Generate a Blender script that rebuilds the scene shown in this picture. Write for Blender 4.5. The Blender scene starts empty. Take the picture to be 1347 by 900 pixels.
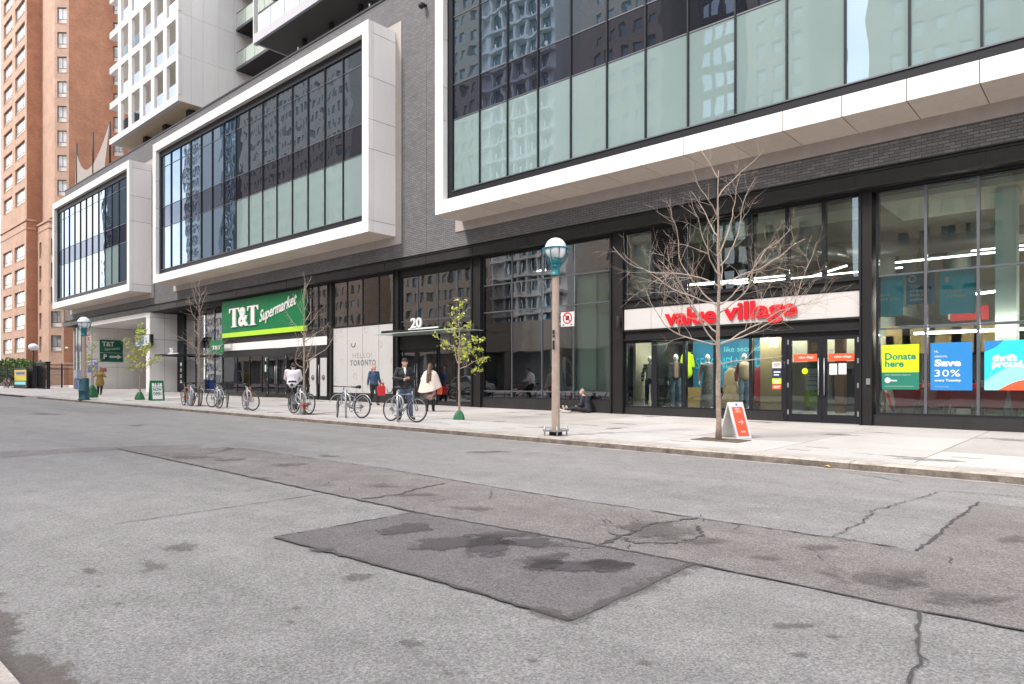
import bpy, math, random
from mathutils import Vector, Matrix, noise as mnoise
random.seed(7)
scene = bpy.context.scene
col = scene.collection
R = math.radians

# ---------------------------------------------------------------- camera, sky, sun, exposure
F, CX, HY, HR = 900.0, 673.5, 502.0, 1.35          # focal length and horizon in photo pixels, eye height in metres
TH = R(41.87); CT, ST = math.cos(TH), math.sin(TH)
cam = bpy.data.cameras.new('camera'); camo = bpy.data.objects.new('camera', cam); col.objects.link(camo)
cam.sensor_width = 36; cam.lens = 36*F/1347; cam.shift_y = (HY-450)/1347; cam.clip_end = 3000; cam.clip_start = .05
camo.location = (0, 0, HR); camo.rotation_euler = (R(90), 0, TH)
scene.camera = camo
SUN_EL, SUN_AZ = 48.0, 200.0                        # azimuth clockwise from +Y: the sun stands behind the camera, over the street
world = bpy.data.worlds.new('World'); scene.world = world; world.use_nodes = True
wn = world.node_tree; wn.nodes.clear()
def wnode(t, **k):
    n = wn.nodes.new(t)
    for a, b in k.items(): setattr(n, a, b)
    return n
sky = wnode('ShaderNodeTexSky', sky_type='NISHITA', sun_disc=False, sun_elevation=R(SUN_EL), sun_rotation=R(SUN_AZ), air_density=1.0, dust_density=1.6, ozone_density=1.2)
bg = wnode('ShaderNodeBackground'); bg.inputs[1].default_value = .14
wo = wnode('ShaderNodeOutputWorld'); wtc = wnode('ShaderNodeTexCoord')
wns = wnode('ShaderNodeTexNoise'); wns.inputs['Scale'].default_value = 2.1; wns.inputs['Detail'].default_value = 6; wns.inputs['Roughness'].default_value = .6
wr = wnode('ShaderNodeValToRGB'); wr.color_ramp.elements[0].position = .42; wr.color_ramp.elements[1].position = .60
wm = wnode('ShaderNodeMix', data_type='RGBA'); wm.inputs['B'].default_value = (11.5, 10.9, 10.4, 1)
wn.links.new(wtc.outputs['Generated'], wns.inputs['Vector']); wn.links.new(wns.outputs['Fac'], wr.inputs[0]); wn.links.new(wr.outputs[0], wm.inputs['Factor'])
wn.links.new(sky.outputs[0], wm.inputs['A']); wn.links.new(wm.outputs['Result'], bg.inputs[0]); wn.links.new(bg.outputs[0], wo.inputs[0])
sun = bpy.data.lights.new('sun', 'SUN'); sun.energy = 1.8; sun.angle = R(8); sun.color = (1, .95, .88)
suno = bpy.data.objects.new('sun', sun); col.objects.link(suno); suno.location = (0, -20, 60)
az = R(SUN_AZ); dv = Vector((math.sin(az)*math.cos(R(SUN_EL)), math.cos(az)*math.cos(R(SUN_EL)), math.sin(R(SUN_EL))))
suno.rotation_euler = dv.to_track_quat('Z', 'Y').to_euler()
vs = scene.view_settings; vs.view_transform = 'Standard'; vs.look = 'None'; vs.gamma = 1; vs.use_curve_mapping = False; vs.exposure = 1.25
scene.cycles.max_bounces = 8; scene.cycles.transparent_max_bounces = 16; scene.cycles.glossy_bounces = 4; scene.cycles.diffuse_bounces = 4
scene.cycles.sample_clamp_indirect = 6; scene.cycles.use_denoising = True; scene.cycles.caustics_reflective = False

# ---------------------------------------------------------------- helpers
G = .008
def gz(x): return -G*x                              # the street rises gently to the left
KY = 11.07                                          # far kerb
def SW(x, y): return gz(x) + .11 + max(0, y-KY)*.0076
def PX(px, Y):                                      # world x of a photo column on the plane y = Y
    u = (px-CX)/F; return (-ST+u*CT)/(CT+u*ST)*Y
def PZ(px, py, Y):
    u = (px-CX)/F; return HR + (HY-py)/F/(CT+u*ST)*Y
def GP(px, py, road=True, dz=0):                    # point on the ground seen at a photo pixel
    u = (px-CX)/F; v = (HY-py)/F; d = Vector((-ST+u*CT, CT+u*ST, v)); t = 3.
    for _ in range(40):
        z = (gz(d.x*t) if road else SW(d.x*t, d.y*t)) + dz
        t = (HR-z)/(-v)
    return Vector((d.x*t, d.y*t, z))

def nd(nt, t, ins=None, **k):
    n = nt.nodes.new(t)
    for a, b in k.items(): setattr(n, a, b)
    for a, b in (ins or {}).items():
        if isinstance(b, bpy.types.NodeSocket): nt.links.new(b, n.inputs[a])
        else: n.inputs[a].default_value = b
    return n
def c4(c): return (c[0], c[1], c[2], 1)
def mat(name, c, rough=.6, metal=0, var=.0, vs_=3., bump=0, bs=40., spec=.5, c2=None, fine=0, fs=120., emit=0, tone=0, dirt=0):
    m = bpy.data.materials.new(name); m.use_nodes = True; nt = m.node_tree
    b = nt.nodes['Principled BSDF']; b.inputs['Roughness'].default_value = rough; b.inputs['Metallic'].default_value = metal
    b.inputs['Specular IOR Level'].default_value = spec
    b.inputs['Base Color'].default_value = c4(c)
    if emit: b.inputs['Emission Color'].default_value = c4(c); b.inputs['Emission Strength'].default_value = emit
    tc = nd(nt, 'ShaderNodeTexCoord')
    cs = None
    if var or c2:
        n = nd(nt, 'ShaderNodeTexNoise', {'Vector': tc.outputs['Object'], 'Scale': vs_, 'Detail': 6., 'Roughness': .65})
        cc = c2 or tuple(max(0, x*(1-var)) for x in c)
        mr = nd(nt, 'ShaderNodeMapRange', {'Value': n.outputs['Fac'], 'From Min': .35, 'From Max': .65})
        mx = nd(nt, 'ShaderNodeMix', {'Factor': mr.outputs[0], 'A': c4(c), 'B': c4(cc)}, data_type='RGBA'); cs = mx.outputs['Result']
    if fine:
        n = nd(nt, 'ShaderNodeTexNoise', {'Vector': tc.outputs['Object'], 'Scale': fs, 'Detail': 2., 'Roughness': .7})
        mr = nd(nt, 'ShaderNodeMapRange', {'Value': n.outputs['Fac'], 'From Min': .3, 'From Max': .7, 'To Min': 1-fine, 'To Max': 1+fine})
        mx = nd(nt, 'ShaderNodeVectorMath', {0: cs if cs else c, 'Scale': mr.outputs[0]}, operation='SCALE'); cs = mx.outputs[0]
    if dirt:                                        # streaks running down from edges
        mp = nd(nt, 'ShaderNodeMapping', {'Vector': tc.outputs['Object'], 'Scale': (5., 5., .35)})
        n = nd(nt, 'ShaderNodeTexNoise', {'Vector': mp.outputs[0], 'Scale': 1.3, 'Detail': 5., 'Roughness': .7})
        mr = nd(nt, 'ShaderNodeMapRange', {'Value': n.outputs['Fac'], 'From Min': .45, 'From Max': .8, 'To Min': 1., 'To Max': 1-dirt})
        mx = nd(nt, 'ShaderNodeVectorMath', {0: cs if cs else c, 'Scale': mr.outputs[0]}, operation='SCALE'); cs = mx.outputs[0]
    if tone:                                        # each panel or slab from its own batch
        oi = nd(nt, 'ShaderNodeObjectInfo'); mr = nd(nt, 'ShaderNodeMapRange', {'Value': oi.outputs['Random'], 'To Min': 1-tone, 'To Max': 1+tone*.4})
        mx = nd(nt, 'ShaderNodeVectorMath', {0: cs if cs else c, 'Scale': mr.outputs[0]}, operation='SCALE'); cs = mx.outputs[0]
    if cs: nt.links.new(cs, b.inputs['Base Color'])
    if bump:
        n = nd(nt, 'ShaderNodeTexNoise', {'Vector': tc.outputs['Object'], 'Scale': bs, 'Detail': 4.})
        bp = nd(nt, 'ShaderNodeBump', {'Height': n.outputs['Fac'], 'Strength': bump, 'Distance': .02}); nt.links.new(bp.outputs[0], b.inputs['Normal'])
    return m
def brick_mat(name, c1, c2, mortar, bw=.21, rh=.075, ms=.008, rough=.85, bump=.5, var=.15):
    m = bpy.data.materials.new(name); m.use_nodes = True; nt = m.node_tree
    b = nt.nodes['Principled BSDF']; b.inputs['Roughness'].default_value = rough
    tc = nd(nt, 'ShaderNodeTexCoord'); sp = nd(nt, 'ShaderNodeSeparateXYZ', {0: tc.outputs['Object']})
    ad = nd(nt, 'ShaderNodeMath', {0: sp.outputs[0], 1: sp.outputs[1]}, operation='ADD')
    cb = nd(nt, 'ShaderNodeCombineXYZ', {0: ad.outputs[0], 1: sp.outputs[2]})
    br = nd(nt, 'ShaderNodeTexBrick', {'Vector': cb.outputs[0], 'Color1': c4(c1), 'Color2': c4(c2), 'Mortar': c4(mortar), 'Scale': 1., 'Mortar Size': ms, 'Mortar Smooth': .2, 'Bias': -.1, 'Brick Width': bw, 'Row Height': rh})
    n = nd(nt, 'ShaderNodeTexNoise', {'Vector': tc.outputs['Object'], 'Scale': .6, 'Detail': 8., 'Roughness': .7})
    mr = nd(nt, 'ShaderNodeMapRange', {'Value': n.outputs['Fac'], 'From Min': .3, 'From Max': .7, 'To Min': 1-var, 'To Max': 1+var})
    mx = nd(nt, 'ShaderNodeVectorMath', {0: br.outputs['Color'], 'Scale': mr.outputs[0]}, operation='SCALE'); nt.links.new(mx.outputs[0], b.inputs['Base Color'])
    iv = nd(nt, 'ShaderNodeMath', {0: 1., 1: br.outputs['Fac']}, operation='SUBTRACT')
    bp = nd(nt, 'ShaderNodeBump', {'Height': iv.outputs[0], 'Strength': bump, 'Distance': .008}); nt.links.new(bp.outputs[0], b.inputs['Normal'])
    return m
def glass_mat(name, tint=(.8, .9, .87), base=.06, boost=1.0, wav=.0, opaque=None, wscale=1.2, rough=0.0, col2=None, coat=(.95, .97, 1)):
    """glazing: tinted transmission (or an opaque backing colour) under a fresnel reflection, each pane bowed a little"""
    m = bpy.data.materials.new(name); m.use_nodes = True; nt = m.node_tree; nt.nodes.clear()
    out = nd(nt, 'ShaderNodeOutputMaterial'); gl = nd(nt, 'ShaderNodeBsdfGlossy', {'Color': c4(coat), 'Roughness': rough})
    if opaque:
        a = nd(nt, 'ShaderNodeBsdfDiffuse', {'Color': c4(opaque)})
        if col2:
            tc0 = nd(nt, 'ShaderNodeTexCoord'); n0 = nd(nt, 'ShaderNodeTexNoise', {'Vector': tc0.outputs['Object'], 'Scale': .5, 'Detail': 3.})
            mx0 = nd(nt, 'ShaderNodeMix', {'Factor': n0.outputs['Fac'], 'A': c4(opaque), 'B': c4(col2)}, data_type='RGBA'); nt.links.new(mx0.outputs['Result'], a.inputs['Color'])
    else: a = nd(nt, 'ShaderNodeBsdfTransparent', {'Color': c4(tint)})
    fr = nd(nt, 'ShaderNodeFresnel', {'IOR': 1.52}); mu = nd(nt, 'ShaderNodeMath', {0: fr.outputs[0], 1: boost, 2: base}, operation='MULTIPLY_ADD', use_clamp=True)
    mx = nd(nt, 'ShaderNodeMixShader', {0: mu.outputs[0], 1: a.outputs[0], 2: gl.outputs[0]}); nt.links.new(mx.outputs[0], out.inputs[0])
    if wav:
        tc = nd(nt, 'ShaderNodeTexCoord'); oi = nd(nt, 'ShaderNodeObjectInfo'); ml = nd(nt, 'ShaderNodeMath', {0: oi.outputs['Random'], 1: 60.}, operation='MULTIPLY')
        va = nd(nt, 'ShaderNodeVectorMath', {0: tc.outputs['Object'], 1: ml.outputs[0]}, operation='ADD')
        n = nd(nt, 'ShaderNodeTexNoise', {'Vector': va.outputs[0], 'Scale': wscale, 'Detail': 1.5, 'Roughness': .4})
        bp = nd(nt, 'ShaderNodeBump', {'Height': n.outputs['Fac'], 'Strength': 1., 'Distance': wav}); nt.links.new(bp.outputs[0], gl.inputs['Normal'])
    return m

class MB:
    def __init__(s): s.v = []; s.f = []; s.sm = []
    def add(s, vs_, fs, smooth=False):
        o = len(s.v); s.v += [tuple(p) for p in vs_]; s.f += [tuple(i+o for i in f) for f in fs]; s.sm += [smooth]*len(fs); return s
    def box(s, x0, x1, y0, y1, z0, z1):
        if x0 > x1: x0, x1 = x1, x0
        if y0 > y1: y0, y1 = y1, y0
        if z0 > z1: z0, z1 = z1, z0
        return s.add([(x0,y0,z0),(x1,y0,z0),(x1,y1,z0),(x0,y1,z0),(x0,y0,z1),(x1,y0,z1),(x1,y1,z1),(x0,y1,z1)],
                     [(0,3,2,1),(4,5,6,7),(0,1,5,4),(1,2,6,5),(2,3,7,6),(3,0,4,7)])
    def obox(s, c, ax, ay, az_, hx, hy, hz):        # oriented box
        c = Vector(c); ax = Vector(ax).normalized()*hx; ay = Vector(ay).normalized()*hy; az_ = Vector(az_).normalized()*hz
        P = [c+i*ax+j*ay+k*az_ for k in (-1, 1) for (i, j) in ((-1,-1),(1,-1),(1,1),(-1,1))]
        return s.add(P, [(0,3,2,1),(4,5,6,7),(0,1,5,4),(1,2,6,5),(2,3,7,6),(3,0,4,7)])
    def hexa(s, lo, hi):                            # 4 low points, 4 high points
        return s.add(list(lo)+list(hi), [(0,3,2,1),(4,5,6,7),(0,1,5,4),(1,2,6,5),(2,3,7,6),(3,0,4,7)])
    def quad(s, a, b, c, d): return s.add([a,b,c,d], [(0,1,2,3)])
    def poly(s, pts): return s.add(pts, [tuple(range(len(pts)))])
    def prism(s, pts, z0, z1):
        n = len(pts); return s.add([(p[0],p[1],z0) for p in pts]+[(p[0],p[1],z1) for p in pts],
            [tuple(range(n))[::-1], tuple(range(n, 2*n))]+[(i,(i+1)%n,(i+1)%n+n,i+n) for i in range(n)])
    def plate(s, pts, n, d):                        # polygon pts extruded along vector n by d
        k = len(pts); n = Vector(n)*d; P = [Vector(p) for p in pts]
        return s.add(P+[p+n for p in P], [tuple(range(k))[::-1], tuple(range(k, 2*k))]+[(i,(i+1)%k,(i+1)%k+k,i+k) for i in range(k)])
    def path(s, pts, rs, n=8, smooth=True, caps=True):
        pts = [Vector(p) for p in pts]
        if not hasattr(rs, '__len__'): rs = [rs]*len(pts)
        o = len(s.v); prev = None
        for i, p in enumerate(pts):
            t = (pts[min(i+1, len(pts)-1)]-pts[max(i-1, 0)]).normalized()
            if prev is None: a = t.orthogonal().normalized()
            else:
                a = (prev-t*prev.dot(t)); a = a.normalized() if a.length > 1e-6 else t.orthogonal().normalized()
            prev = a; b = t.cross(a)
            for k in range(n):
                q = 2*math.pi*k/n; s.v.append(tuple(p+(a*math.cos(q)+b*math.sin(q))*rs[i]))
        for i in range(len(pts)-1):
            for k in range(n):
                s.f.append((o+i*n+k, o+i*n+(k+1)%n, o+(i+1)*n+(k+1)%n, o+(i+1)*n+k)); s.sm.append(smooth)
        if caps:
            s.f.append(tuple(o+k for k in range(n))[::-1]); s.sm.append(False)
            s.f.append(tuple(o+(len(pts)-1)*n+k for k in range(n))); s.sm.append(False)
        return s
    def tube(s, a, b, r0, r1=None, n=8): return s.path([a, b], [r0, r0 if r1 is None else r1], n)
    def lathe(s, c, prof, n=16, smooth=True):       # prof [(r,z)]
        pts = [(c[0], c[1], c[2]+z) for r, z in prof]; o = len(s.v)
        for (r, z) in prof:
            for k in range(n):
                q = 2*math.pi*(k+.5)/n; s.v.append((c[0]+r*math.cos(q), c[1]+r*math.sin(q), c[2]+z))
        for i in range(len(prof)-1):
            for k in range(n): s.f.append((o+i*n+k, o+i*n+(k+1)%n, o+(i+1)*n+(k+1)%n, o+(i+1)*n+k)); s.sm.append(smooth)
        s.f.append(tuple(o+k for k in range(n))[::-1]); s.sm.append(False)
        s.f.append(tuple(o+(len(prof)-1)*n+k for k in range(n))); s.sm.append(False)
        return s
    def ell(s, c, rx, ry, rz, n=12, m=8):
        o = len(s.v)
        for i in range(m+1):
            a = math.pi*i/m
            for k in range(n):
                q = 2*math.pi*k/n; sa = max(math.sin(a), .02); s.v.append((c[0]+rx*sa*math.cos(q), c[1]+ry*sa*math.sin(q), c[2]-rz*math.cos(a)))
        for i in range(m):
            for k in range(n): s.f.append((o+i*n+k, o+i*n+(k+1)%n, o+(i+1)*n+(k+1)%n, o+(i+1)*n+k)); s.sm.append(True)
        s.f.append(tuple(o+k for k in range(n))[::-1]); s.sm.append(True); s.f.append(tuple(o+m*n+k for k in range(n))); s.sm.append(True)
        return s
    def torus(s, c, Rr, r, axis='y', n=28, m=6, sy=1.0):
        o = len(s.v)
        for i in range(n):
            a = 2*math.pi*i/n
            for k in range(m):
                q = 2*math.pi*k/m; rr = Rr+r*math.cos(q); u, w, h = rr*math.cos(a), rr*math.sin(a), r*math.sin(q)*sy
                p = (u, h, w) if axis == 'y' else ((h, u, w) if axis == 'x' else (u, w, h)); s.v.append((c[0]+p[0], c[1]+p[1], c[2]+p[2]))
        for i in range(n):
            for k in range(m):
                s.f.append((o+i*m+k, o+((i+1)%n)*m+k, o+((i+1)%n)*m+(k+1)%m, o+i*m+(k+1)%m)); s.sm.append(True)
        return s
    def mesh(s, name):
        me = bpy.data.meshes.new(name); me.from_pydata(s.v, [], s.f); me.polygons.foreach_set('use_smooth', s.sm); me.update(); return me
    def build(s, name, m, parent=None, **kw): return link(name, s.mesh(name), m, parent, **kw)
def link(name, me, m=None, parent=None, **kw):
    o = bpy.data.objects.new(name, me); col.objects.link(o)
    if m and not len(me.materials): me.materials.append(m)
    if parent is not None:
        o.parent = parent
        if parent.type == 'EMPTY' and parent.parent is None: o.matrix_parent_inverse = Matrix.Translation(-Vector(parent.location))
    for k, v in kw.items(): o[k] = v
    return o
def thing(name, label, cat, loc=(0,0,0), group=None):
    o = bpy.data.objects.new(name, None); o.empty_display_size = .3; col.objects.link(o); o.location = loc
    o['label'] = label; o['category'] = cat
    if group: o['group'] = group
    return o
def tag(o, label, cat, group=None):
    o['label'] = label; o['category'] = cat
    if group: o['group'] = group
    return o
def struct(o): o['kind'] = 'structure'; return o
def copy_thing(src, label=None, loc=None, rot=None, mats=None):
    def cp(o, par):
        c = o.copy(); col.objects.link(c)
        if par is not None: c.parent = par
        for ch in [x for x in kids.get(o.name, [])]: cp(ch, c)
        return c
    kids = {}
    for x in col.objects:
        if x.parent: kids.setdefault(x.parent.name, []).append(x)
    r = cp(src, None)
    if label: r['label'] = label
    if loc is not None: r.location = loc
    if rot is not None: r.rotation_euler = rot
    return r
def bevel(o, w=.01, seg=1):
    b = o.modifiers.new('bevel', 'BEVEL'); b.width = w; b.segments = seg; b.limit_method = 'ANGLE'; return o

def text_mesh(s, bold=0., shear=0., depth=.0, res=3, spacing=1.0, line=1.0, align='LEFT'):
    cu = bpy.data.curves.new('lettering', 'FONT'); cu.body = s; cu.size = 1; cu.offset = bold; cu.shear = shear; cu.extrude = depth; cu.resolution_u = res; cu.space_character = spacing
    cu.space_line = line; cu.align_x = align
    o = bpy.data.objects.new('lettering', cu); col.objects.link(o)
    bpy.context.view_layer.update()
    me = bpy.data.meshes.new_from_object(o); bpy.data.objects.remove(o); bpy.data.curves.remove(cu)
    return me
def text(s, O, r, u, w, h, m, name='lettering', parent=None, bold=0., shear=0., depth=.001, spacing=1., keep=False, rise=0., line=1.0, align='LEFT', **kw):
    """lettering fitted in the rectangle w x h that starts at O and runs along r and up along u; n = r x u"""
    me = text_mesh(s, bold, shear, 0, spacing=spacing, line=line, align=align); O = Vector(O); r = Vector(r).normalized(); u = Vector(u).normalized(); n = r.cross(u)
    xs = [v.co.x for v in me.vertices]; ys = [v.co.y for v in me.vertices]
    x0, x1, y0, y1 = min(xs), max(xs), min(ys), max(ys); sx, sy = w/(x1-x0), h/(y1-y0)
    if keep: sx = sy = min(sx, sy)
    base = [((v.co.x-x0)*sx, (v.co.y-y0)*sy) for v in me.vertices]; fs = [tuple(p.vertices) for p in me.polygons]
    bpy.data.meshes.remove(me); b = MB(); k = len(base)
    P = [O+r*a+u*(c+rise*a) for a, c in base]; front = [p+n*depth for p in P]
    b.add(front, fs)
    if depth > .004:                                # side walls along boundary edges
        cnt = {}
        for f in fs:
            for i in range(len(f)):
                e = (f[i], f[(i+1) % len(f)]); cnt[tuple(sorted(e))] = cnt.get(tuple(sorted(e)), 0)+1
        sides = [(a, c) for f in fs for a, c in [(f[i], f[(i+1) % len(f)]) for i in range(len(f))] if cnt[tuple(sorted((a, c)))] == 1]
        b.add(front+P, [(a+k, c+k, c, a) for a, c in sides])
    return b.build(name, m, parent, **kw)

def wall(mb, P, d, L, z0, z1, ops, reveal=.22, n=None):
    """wall face from point P along unit direction d, with openings (u0,u1,z0,z1) and their reveals; n = outward normal"""
    d = Vector((d[0], d[1], 0)).normalized(); P = Vector((P[0], P[1], 0)); n = Vector((d.y, -d.x, 0)) if n is None else Vector(n)
    us = sorted({0, L, *[o[0] for o in ops], *[o[1] for o in ops]}); zs = sorted({z0, z1, *[o[2] for o in ops], *[o[3] for o in ops]})
    pt = lambda u, z, k=0: tuple(P+d*u-n*k+Vector((0, 0, z)))
    for i in range(len(us)-1):
        for j in range(len(zs)-1):
            uc, zc = (us[i]+us[i+1])/2, (zs[j]+zs[j+1])/2
            if any(o[0] < uc < o[1] and o[2] < zc < o[3] for o in ops): continue
            mb.quad(pt(us[i], zs[j]), pt(us[i+1], zs[j]), pt(us[i+1], zs[j+1]), pt(us[i], zs[j+1]))
    for a, b, c, e in ops:
        k = reveal
        mb.quad(pt(a, c), pt(a, c, k), pt(a, e, k), pt(a, e)); mb.quad(pt(b, c, k), pt(b, c), pt(b, e), pt(b, e, k))
        mb.quad(pt(a, c), pt(b, c), pt(b, c, k), pt(a, c, k)); mb.quad(pt(a, e, k), pt(b, e, k), pt(b, e), pt(a, e))

# ---------------------------------------------------------------- materials
M = {}
def asphalt(name, ca, cb, spk=.5, patchy=.12, rough=.9):
    m = bpy.data.materials.new(name); m.use_nodes = True; nt = m.node_tree; b = nt.nodes['Principled BSDF']; b.inputs['Roughness'].default_value = rough
    b.inputs['Specular IOR Level'].default_value = .25
    tc = nd(nt, 'ShaderNodeTexCoord'); ob = tc.outputs['Object']
    n1 = nd(nt, 'ShaderNodeTexNoise', {'Vector': ob, 'Scale': .35, 'Detail': 6., 'Roughness': .6})
    n2 = nd(nt, 'ShaderNodeTexNoise', {'Vector': ob, 'Scale': 75., 'Detail': 2., 'Roughness': .8})
    n4 = nd(nt, 'ShaderNodeTexNoise', {'Vector': ob, 'Scale': 2.6, 'Detail': 5., 'Roughness': .7})
    v = nd(nt, 'ShaderNodeTexVoronoi', {'Vector': ob, 'Scale': 85.})
    mr1 = nd(nt, 'ShaderNodeMapRange', {'Value': n1.outputs['Fac'], 'From Min': .3, 'From Max': .7})
    mx = nd(nt, 'ShaderNodeMix', {'Factor': mr1.outputs[0], 'A': c4(ca), 'B': c4(cb)}, data_type='RGBA')
    mr2 = nd(nt, 'ShaderNodeMapRange', {'Value': n2.outputs['Fac'], 'From Min': .3, 'From Max': .7, 'To Min': 1-spk, 'To Max': 1+spk})
    s1 = nd(nt, 'ShaderNodeVectorMath', {0: mx.outputs['Result'], 'Scale': mr2.outputs[0]}, operation='SCALE')
    mr4 = nd(nt, 'ShaderNodeMapRange', {'Value': n4.outputs['Fac'], 'From Min': .3, 'From Max': .7, 'To Min': 1-patchy, 'To Max': 1+patchy})
    s2 = nd(nt, 'ShaderNodeVectorMath', {0: s1.outputs[0], 'Scale': mr4.outputs[0]}, operation='SCALE')
    vc = nd(nt, 'ShaderNodeMapRange', {'Value': v.outputs['Color'], 'From Min': .0, 'From Max': 1., 'To Min': .68, 'To Max': 1.32})
    s3 = nd(nt, 'ShaderNodeVectorMath', {0: s2.outputs[0], 'Scale': vc.outputs[0]}, operation='SCALE'); nt.links.new(s3.outputs[0], b.inputs['Base Color'])
    mp = nd(nt, 'ShaderNodeMapping', {'Vector': ob, 'Scale': (.12, 1.1, 1.)}); n5 = nd(nt, 'ShaderNodeTexNoise', {'Vector': mp.outputs[0], 'Scale': 1., 'Detail': 5., 'Roughness': .6})
    mr5 = nd(nt, 'ShaderNodeMapRange', {'Value': n5.outputs['Fac'], 'From Min': .3, 'From Max': .7, 'To Min': .9, 'To Max': 1.1})
    s4 = nd(nt, 'ShaderNodeVectorMath', {0: s3.outputs[0], 'Scale': mr5.outputs[0]}, operation='SCALE'); nt.links.new(s4.outputs[0], b.inputs['Base Color'])
    bp = nd(nt, 'ShaderNodeBump', {'Height': v.outputs['Distance'], 'Strength': .9, 'Distance': .006}); nt.links.new(bp.outputs[0], b.inputs['Normal'])
    return m
M['asphalt'] = asphalt('road asphalt', (.262, .252, .245), (.238, .229, .222), .36)
M['trench'] = asphalt('trench asphalt', (.222, .202, .193), (.19, .172, .165), .5, .16)
M['patch'] = asphalt('patch asphalt', (.165, .150, .150), (.138, .127, .128), .45, .12)
M['tar'] = mat('crack filler', (.07, .063, .062), .8, fine=.5, fs=60)
def stain_mat(name, c, dens=1.0, thr=.5, sc=2.5):
    """dried stain: ragged, fades out towards the rim of its sheet (attribute fade)"""
    m = mat(name, c, .75, fine=.35, fs=70.); nt = m.node_tree; b = nt.nodes['Principled BSDF']
    tc = nd(nt, 'ShaderNodeTexCoord'); n = nd(nt, 'ShaderNodeTexNoise', {'Vector': tc.outputs['Object'], 'Scale': sc, 'Detail': 10., 'Roughness': .75})
    at = nd(nt, 'ShaderNodeAttribute', attribute_name='fade'); ma = nd(nt, 'ShaderNodeMath', {0: at.outputs['Fac'], 1: .32, 2: -.10}, operation='MULTIPLY_ADD')
    ad = nd(nt, 'ShaderNodeMath', {0: n.outputs['Fac'], 1: ma.outputs[0]}, operation='ADD')
    mr = nd(nt, 'ShaderNodeMapRange', {'Value': ad.outputs[0], 'From Min': thr-.03, 'From Max': thr+.09, 'To Min': 0., 'To Max': dens}); nt.links.new(mr.outputs[0], b.inputs['Alpha'])
    return m
def setfade(o, vals):
    at = o.data.attributes.new('fade', 'FLOAT', 'POINT')
    for i, v in enumerate(vals): at.data[i].value = v
    return o
M['stain'] = stain_mat('oil stain', (.088, .078, .080), .75, .43, 3.4)
M['stain2'] = stain_mat('worn dark stain', (.12, .105, .098), .42, .48, 6.0)
M['grit'] = stain_mat('gutter grit', (.13, .11, .097), .75, .44, 7.)
M['concrete'] = mat('sidewalk concrete', (.47, .44, .415), .85, tone=.12, var=.14, vs_=.9, bump=.15, bs=90, fine=.12, fs=60)
M['concrete2'] = mat('smooth sidewalk concrete', (.50, .475, .45), .85, tone=.1, var=.08, vs_=1.2, bump=.12, bs=90, fine=.1, fs=60)
M['paver'] = mat('edge paver', (.48, .455, .43), .85, tone=.15, var=.16, vs_=2.3, bump=.2, bs=60, fine=.15, fs=50)
M['kerb'] = mat('kerb stone', (.50, .45, .40), .85, c2=(.30, .26, .22), vs_=4., bump=.4, bs=30, fine=.2, fs=50)
M['kerbface'] = mat('stained kerb face', (.19, .16, .135), .9, c2=(.085, .07, .058), vs_=5., bump=.7, bs=25, fine=.35, fs=40)
M['gutter'] = mat('gutter concrete', (.40, .37, .34), .9, c2=(.28, .25, .22), vs_=2., fine=.2, fs=60)
M['joint'] = mat('joint filler', (.12, .11, .10), .9)
M['inset'] = mat('inset paver', (.34, .31, .285), .85, var=.2, vs_=6, bump=.2)
M['soil'] = mat('tree pit soil', (.16, .12, .09), .95, var=.5, vs_=25, bump=1., bs=60)
M['dbrick'] = brick_mat('dark grey brick', (.125, .122, .13), (.17, .165, .175), (.058, .056, .06), .24, .078, .009, .7, .8)
M['brick1'] = mat('charcoal brick', (.15, .148, .155), .7, fine=.25, fs=40, var=.2, vs_=2)
M['brick2'] = mat('grey brick', (.20, .195, .205), .7, fine=.25, fs=40, var=.2, vs_=2)
M['mortar'] = mat('dark mortar', (.06, .058, .06), .9)
M['white'] = mat('white cladding panel', (.80, .79, .77), .45, var=.05, vs_=.5, tone=.10, dirt=.15)
M['white2'] = mat('off white side panel', (.79, .775, .76), .5, var=.04, vs_=.5, tone=.07, dirt=.06)
M['soffit'] = mat('beige soffit panel', (.76, .67, .59), .6, var=.06, tone=.08, dirt=.1)
M['flash'] = mat('taupe flashing', (.40, .36, .34), .6, var=.1)
M['steel'] = mat('black painted steel', (.018, .017, .018), .45, spec=.3, var=.25, vs_=2, dirt=.3)
M['steel2'] = mat('dark grey steel', (.03, .028, .029), .45, spec=.3, var=.3, vs_=1.5, dirt=.25)
M['mull'] = mat('black aluminium', (.012, .013, .017), .45, spec=.25)
M['mull2'] = mat('grey aluminium', (.12, .125, .14), .4, metal=.5)
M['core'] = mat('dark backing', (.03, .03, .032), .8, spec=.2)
M['glass'] = glass_mat('shop glass', (.80, .88, .85), .03, 1.15, .0025, wscale=.9)
M['glassd'] = glass_mat('grey tinted shop glass', (.55, .60, .61), .13, 1.8, .004, wscale=.9)
M['vision'] = glass_mat('reflective vision glass', base=.30, boost=.9, wav=.005, coat=(.52, .66, .84), opaque=(.03, .045, .055), wscale=.85)
M['spandrel'] = glass_mat('dark spandrel glass', base=.20, boost=.8, wav=.005, coat=(.36, .43, .56), opaque=(.018, .019, .026), wscale=.85)
M['frost'] = glass_mat('green frosted glass', base=.17, boost=.8, wav=.004, coat=(.6, .75, .9), opaque=(.195, .27, .265), wscale=.8, col2=(.25, .33, .325))
M['rail'] = glass_mat('balcony glass', (.72, .82, .78), .06, 1.0)
M['fritrail'] = glass_mat('white fritted railing', base=.05, boost=.6, opaque=(.38, .43, .48))
M['greenrail'] = glass_mat('pale green railing glass', base=.05, boost=.6, opaque=(.44, .51, .46))
M['pane'] = glass_mat('apartment window glass', base=.12, boost=1.0, opaque=(.50, .52, .54), wav=.004, col2=(.85, .86, .87))
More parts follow.
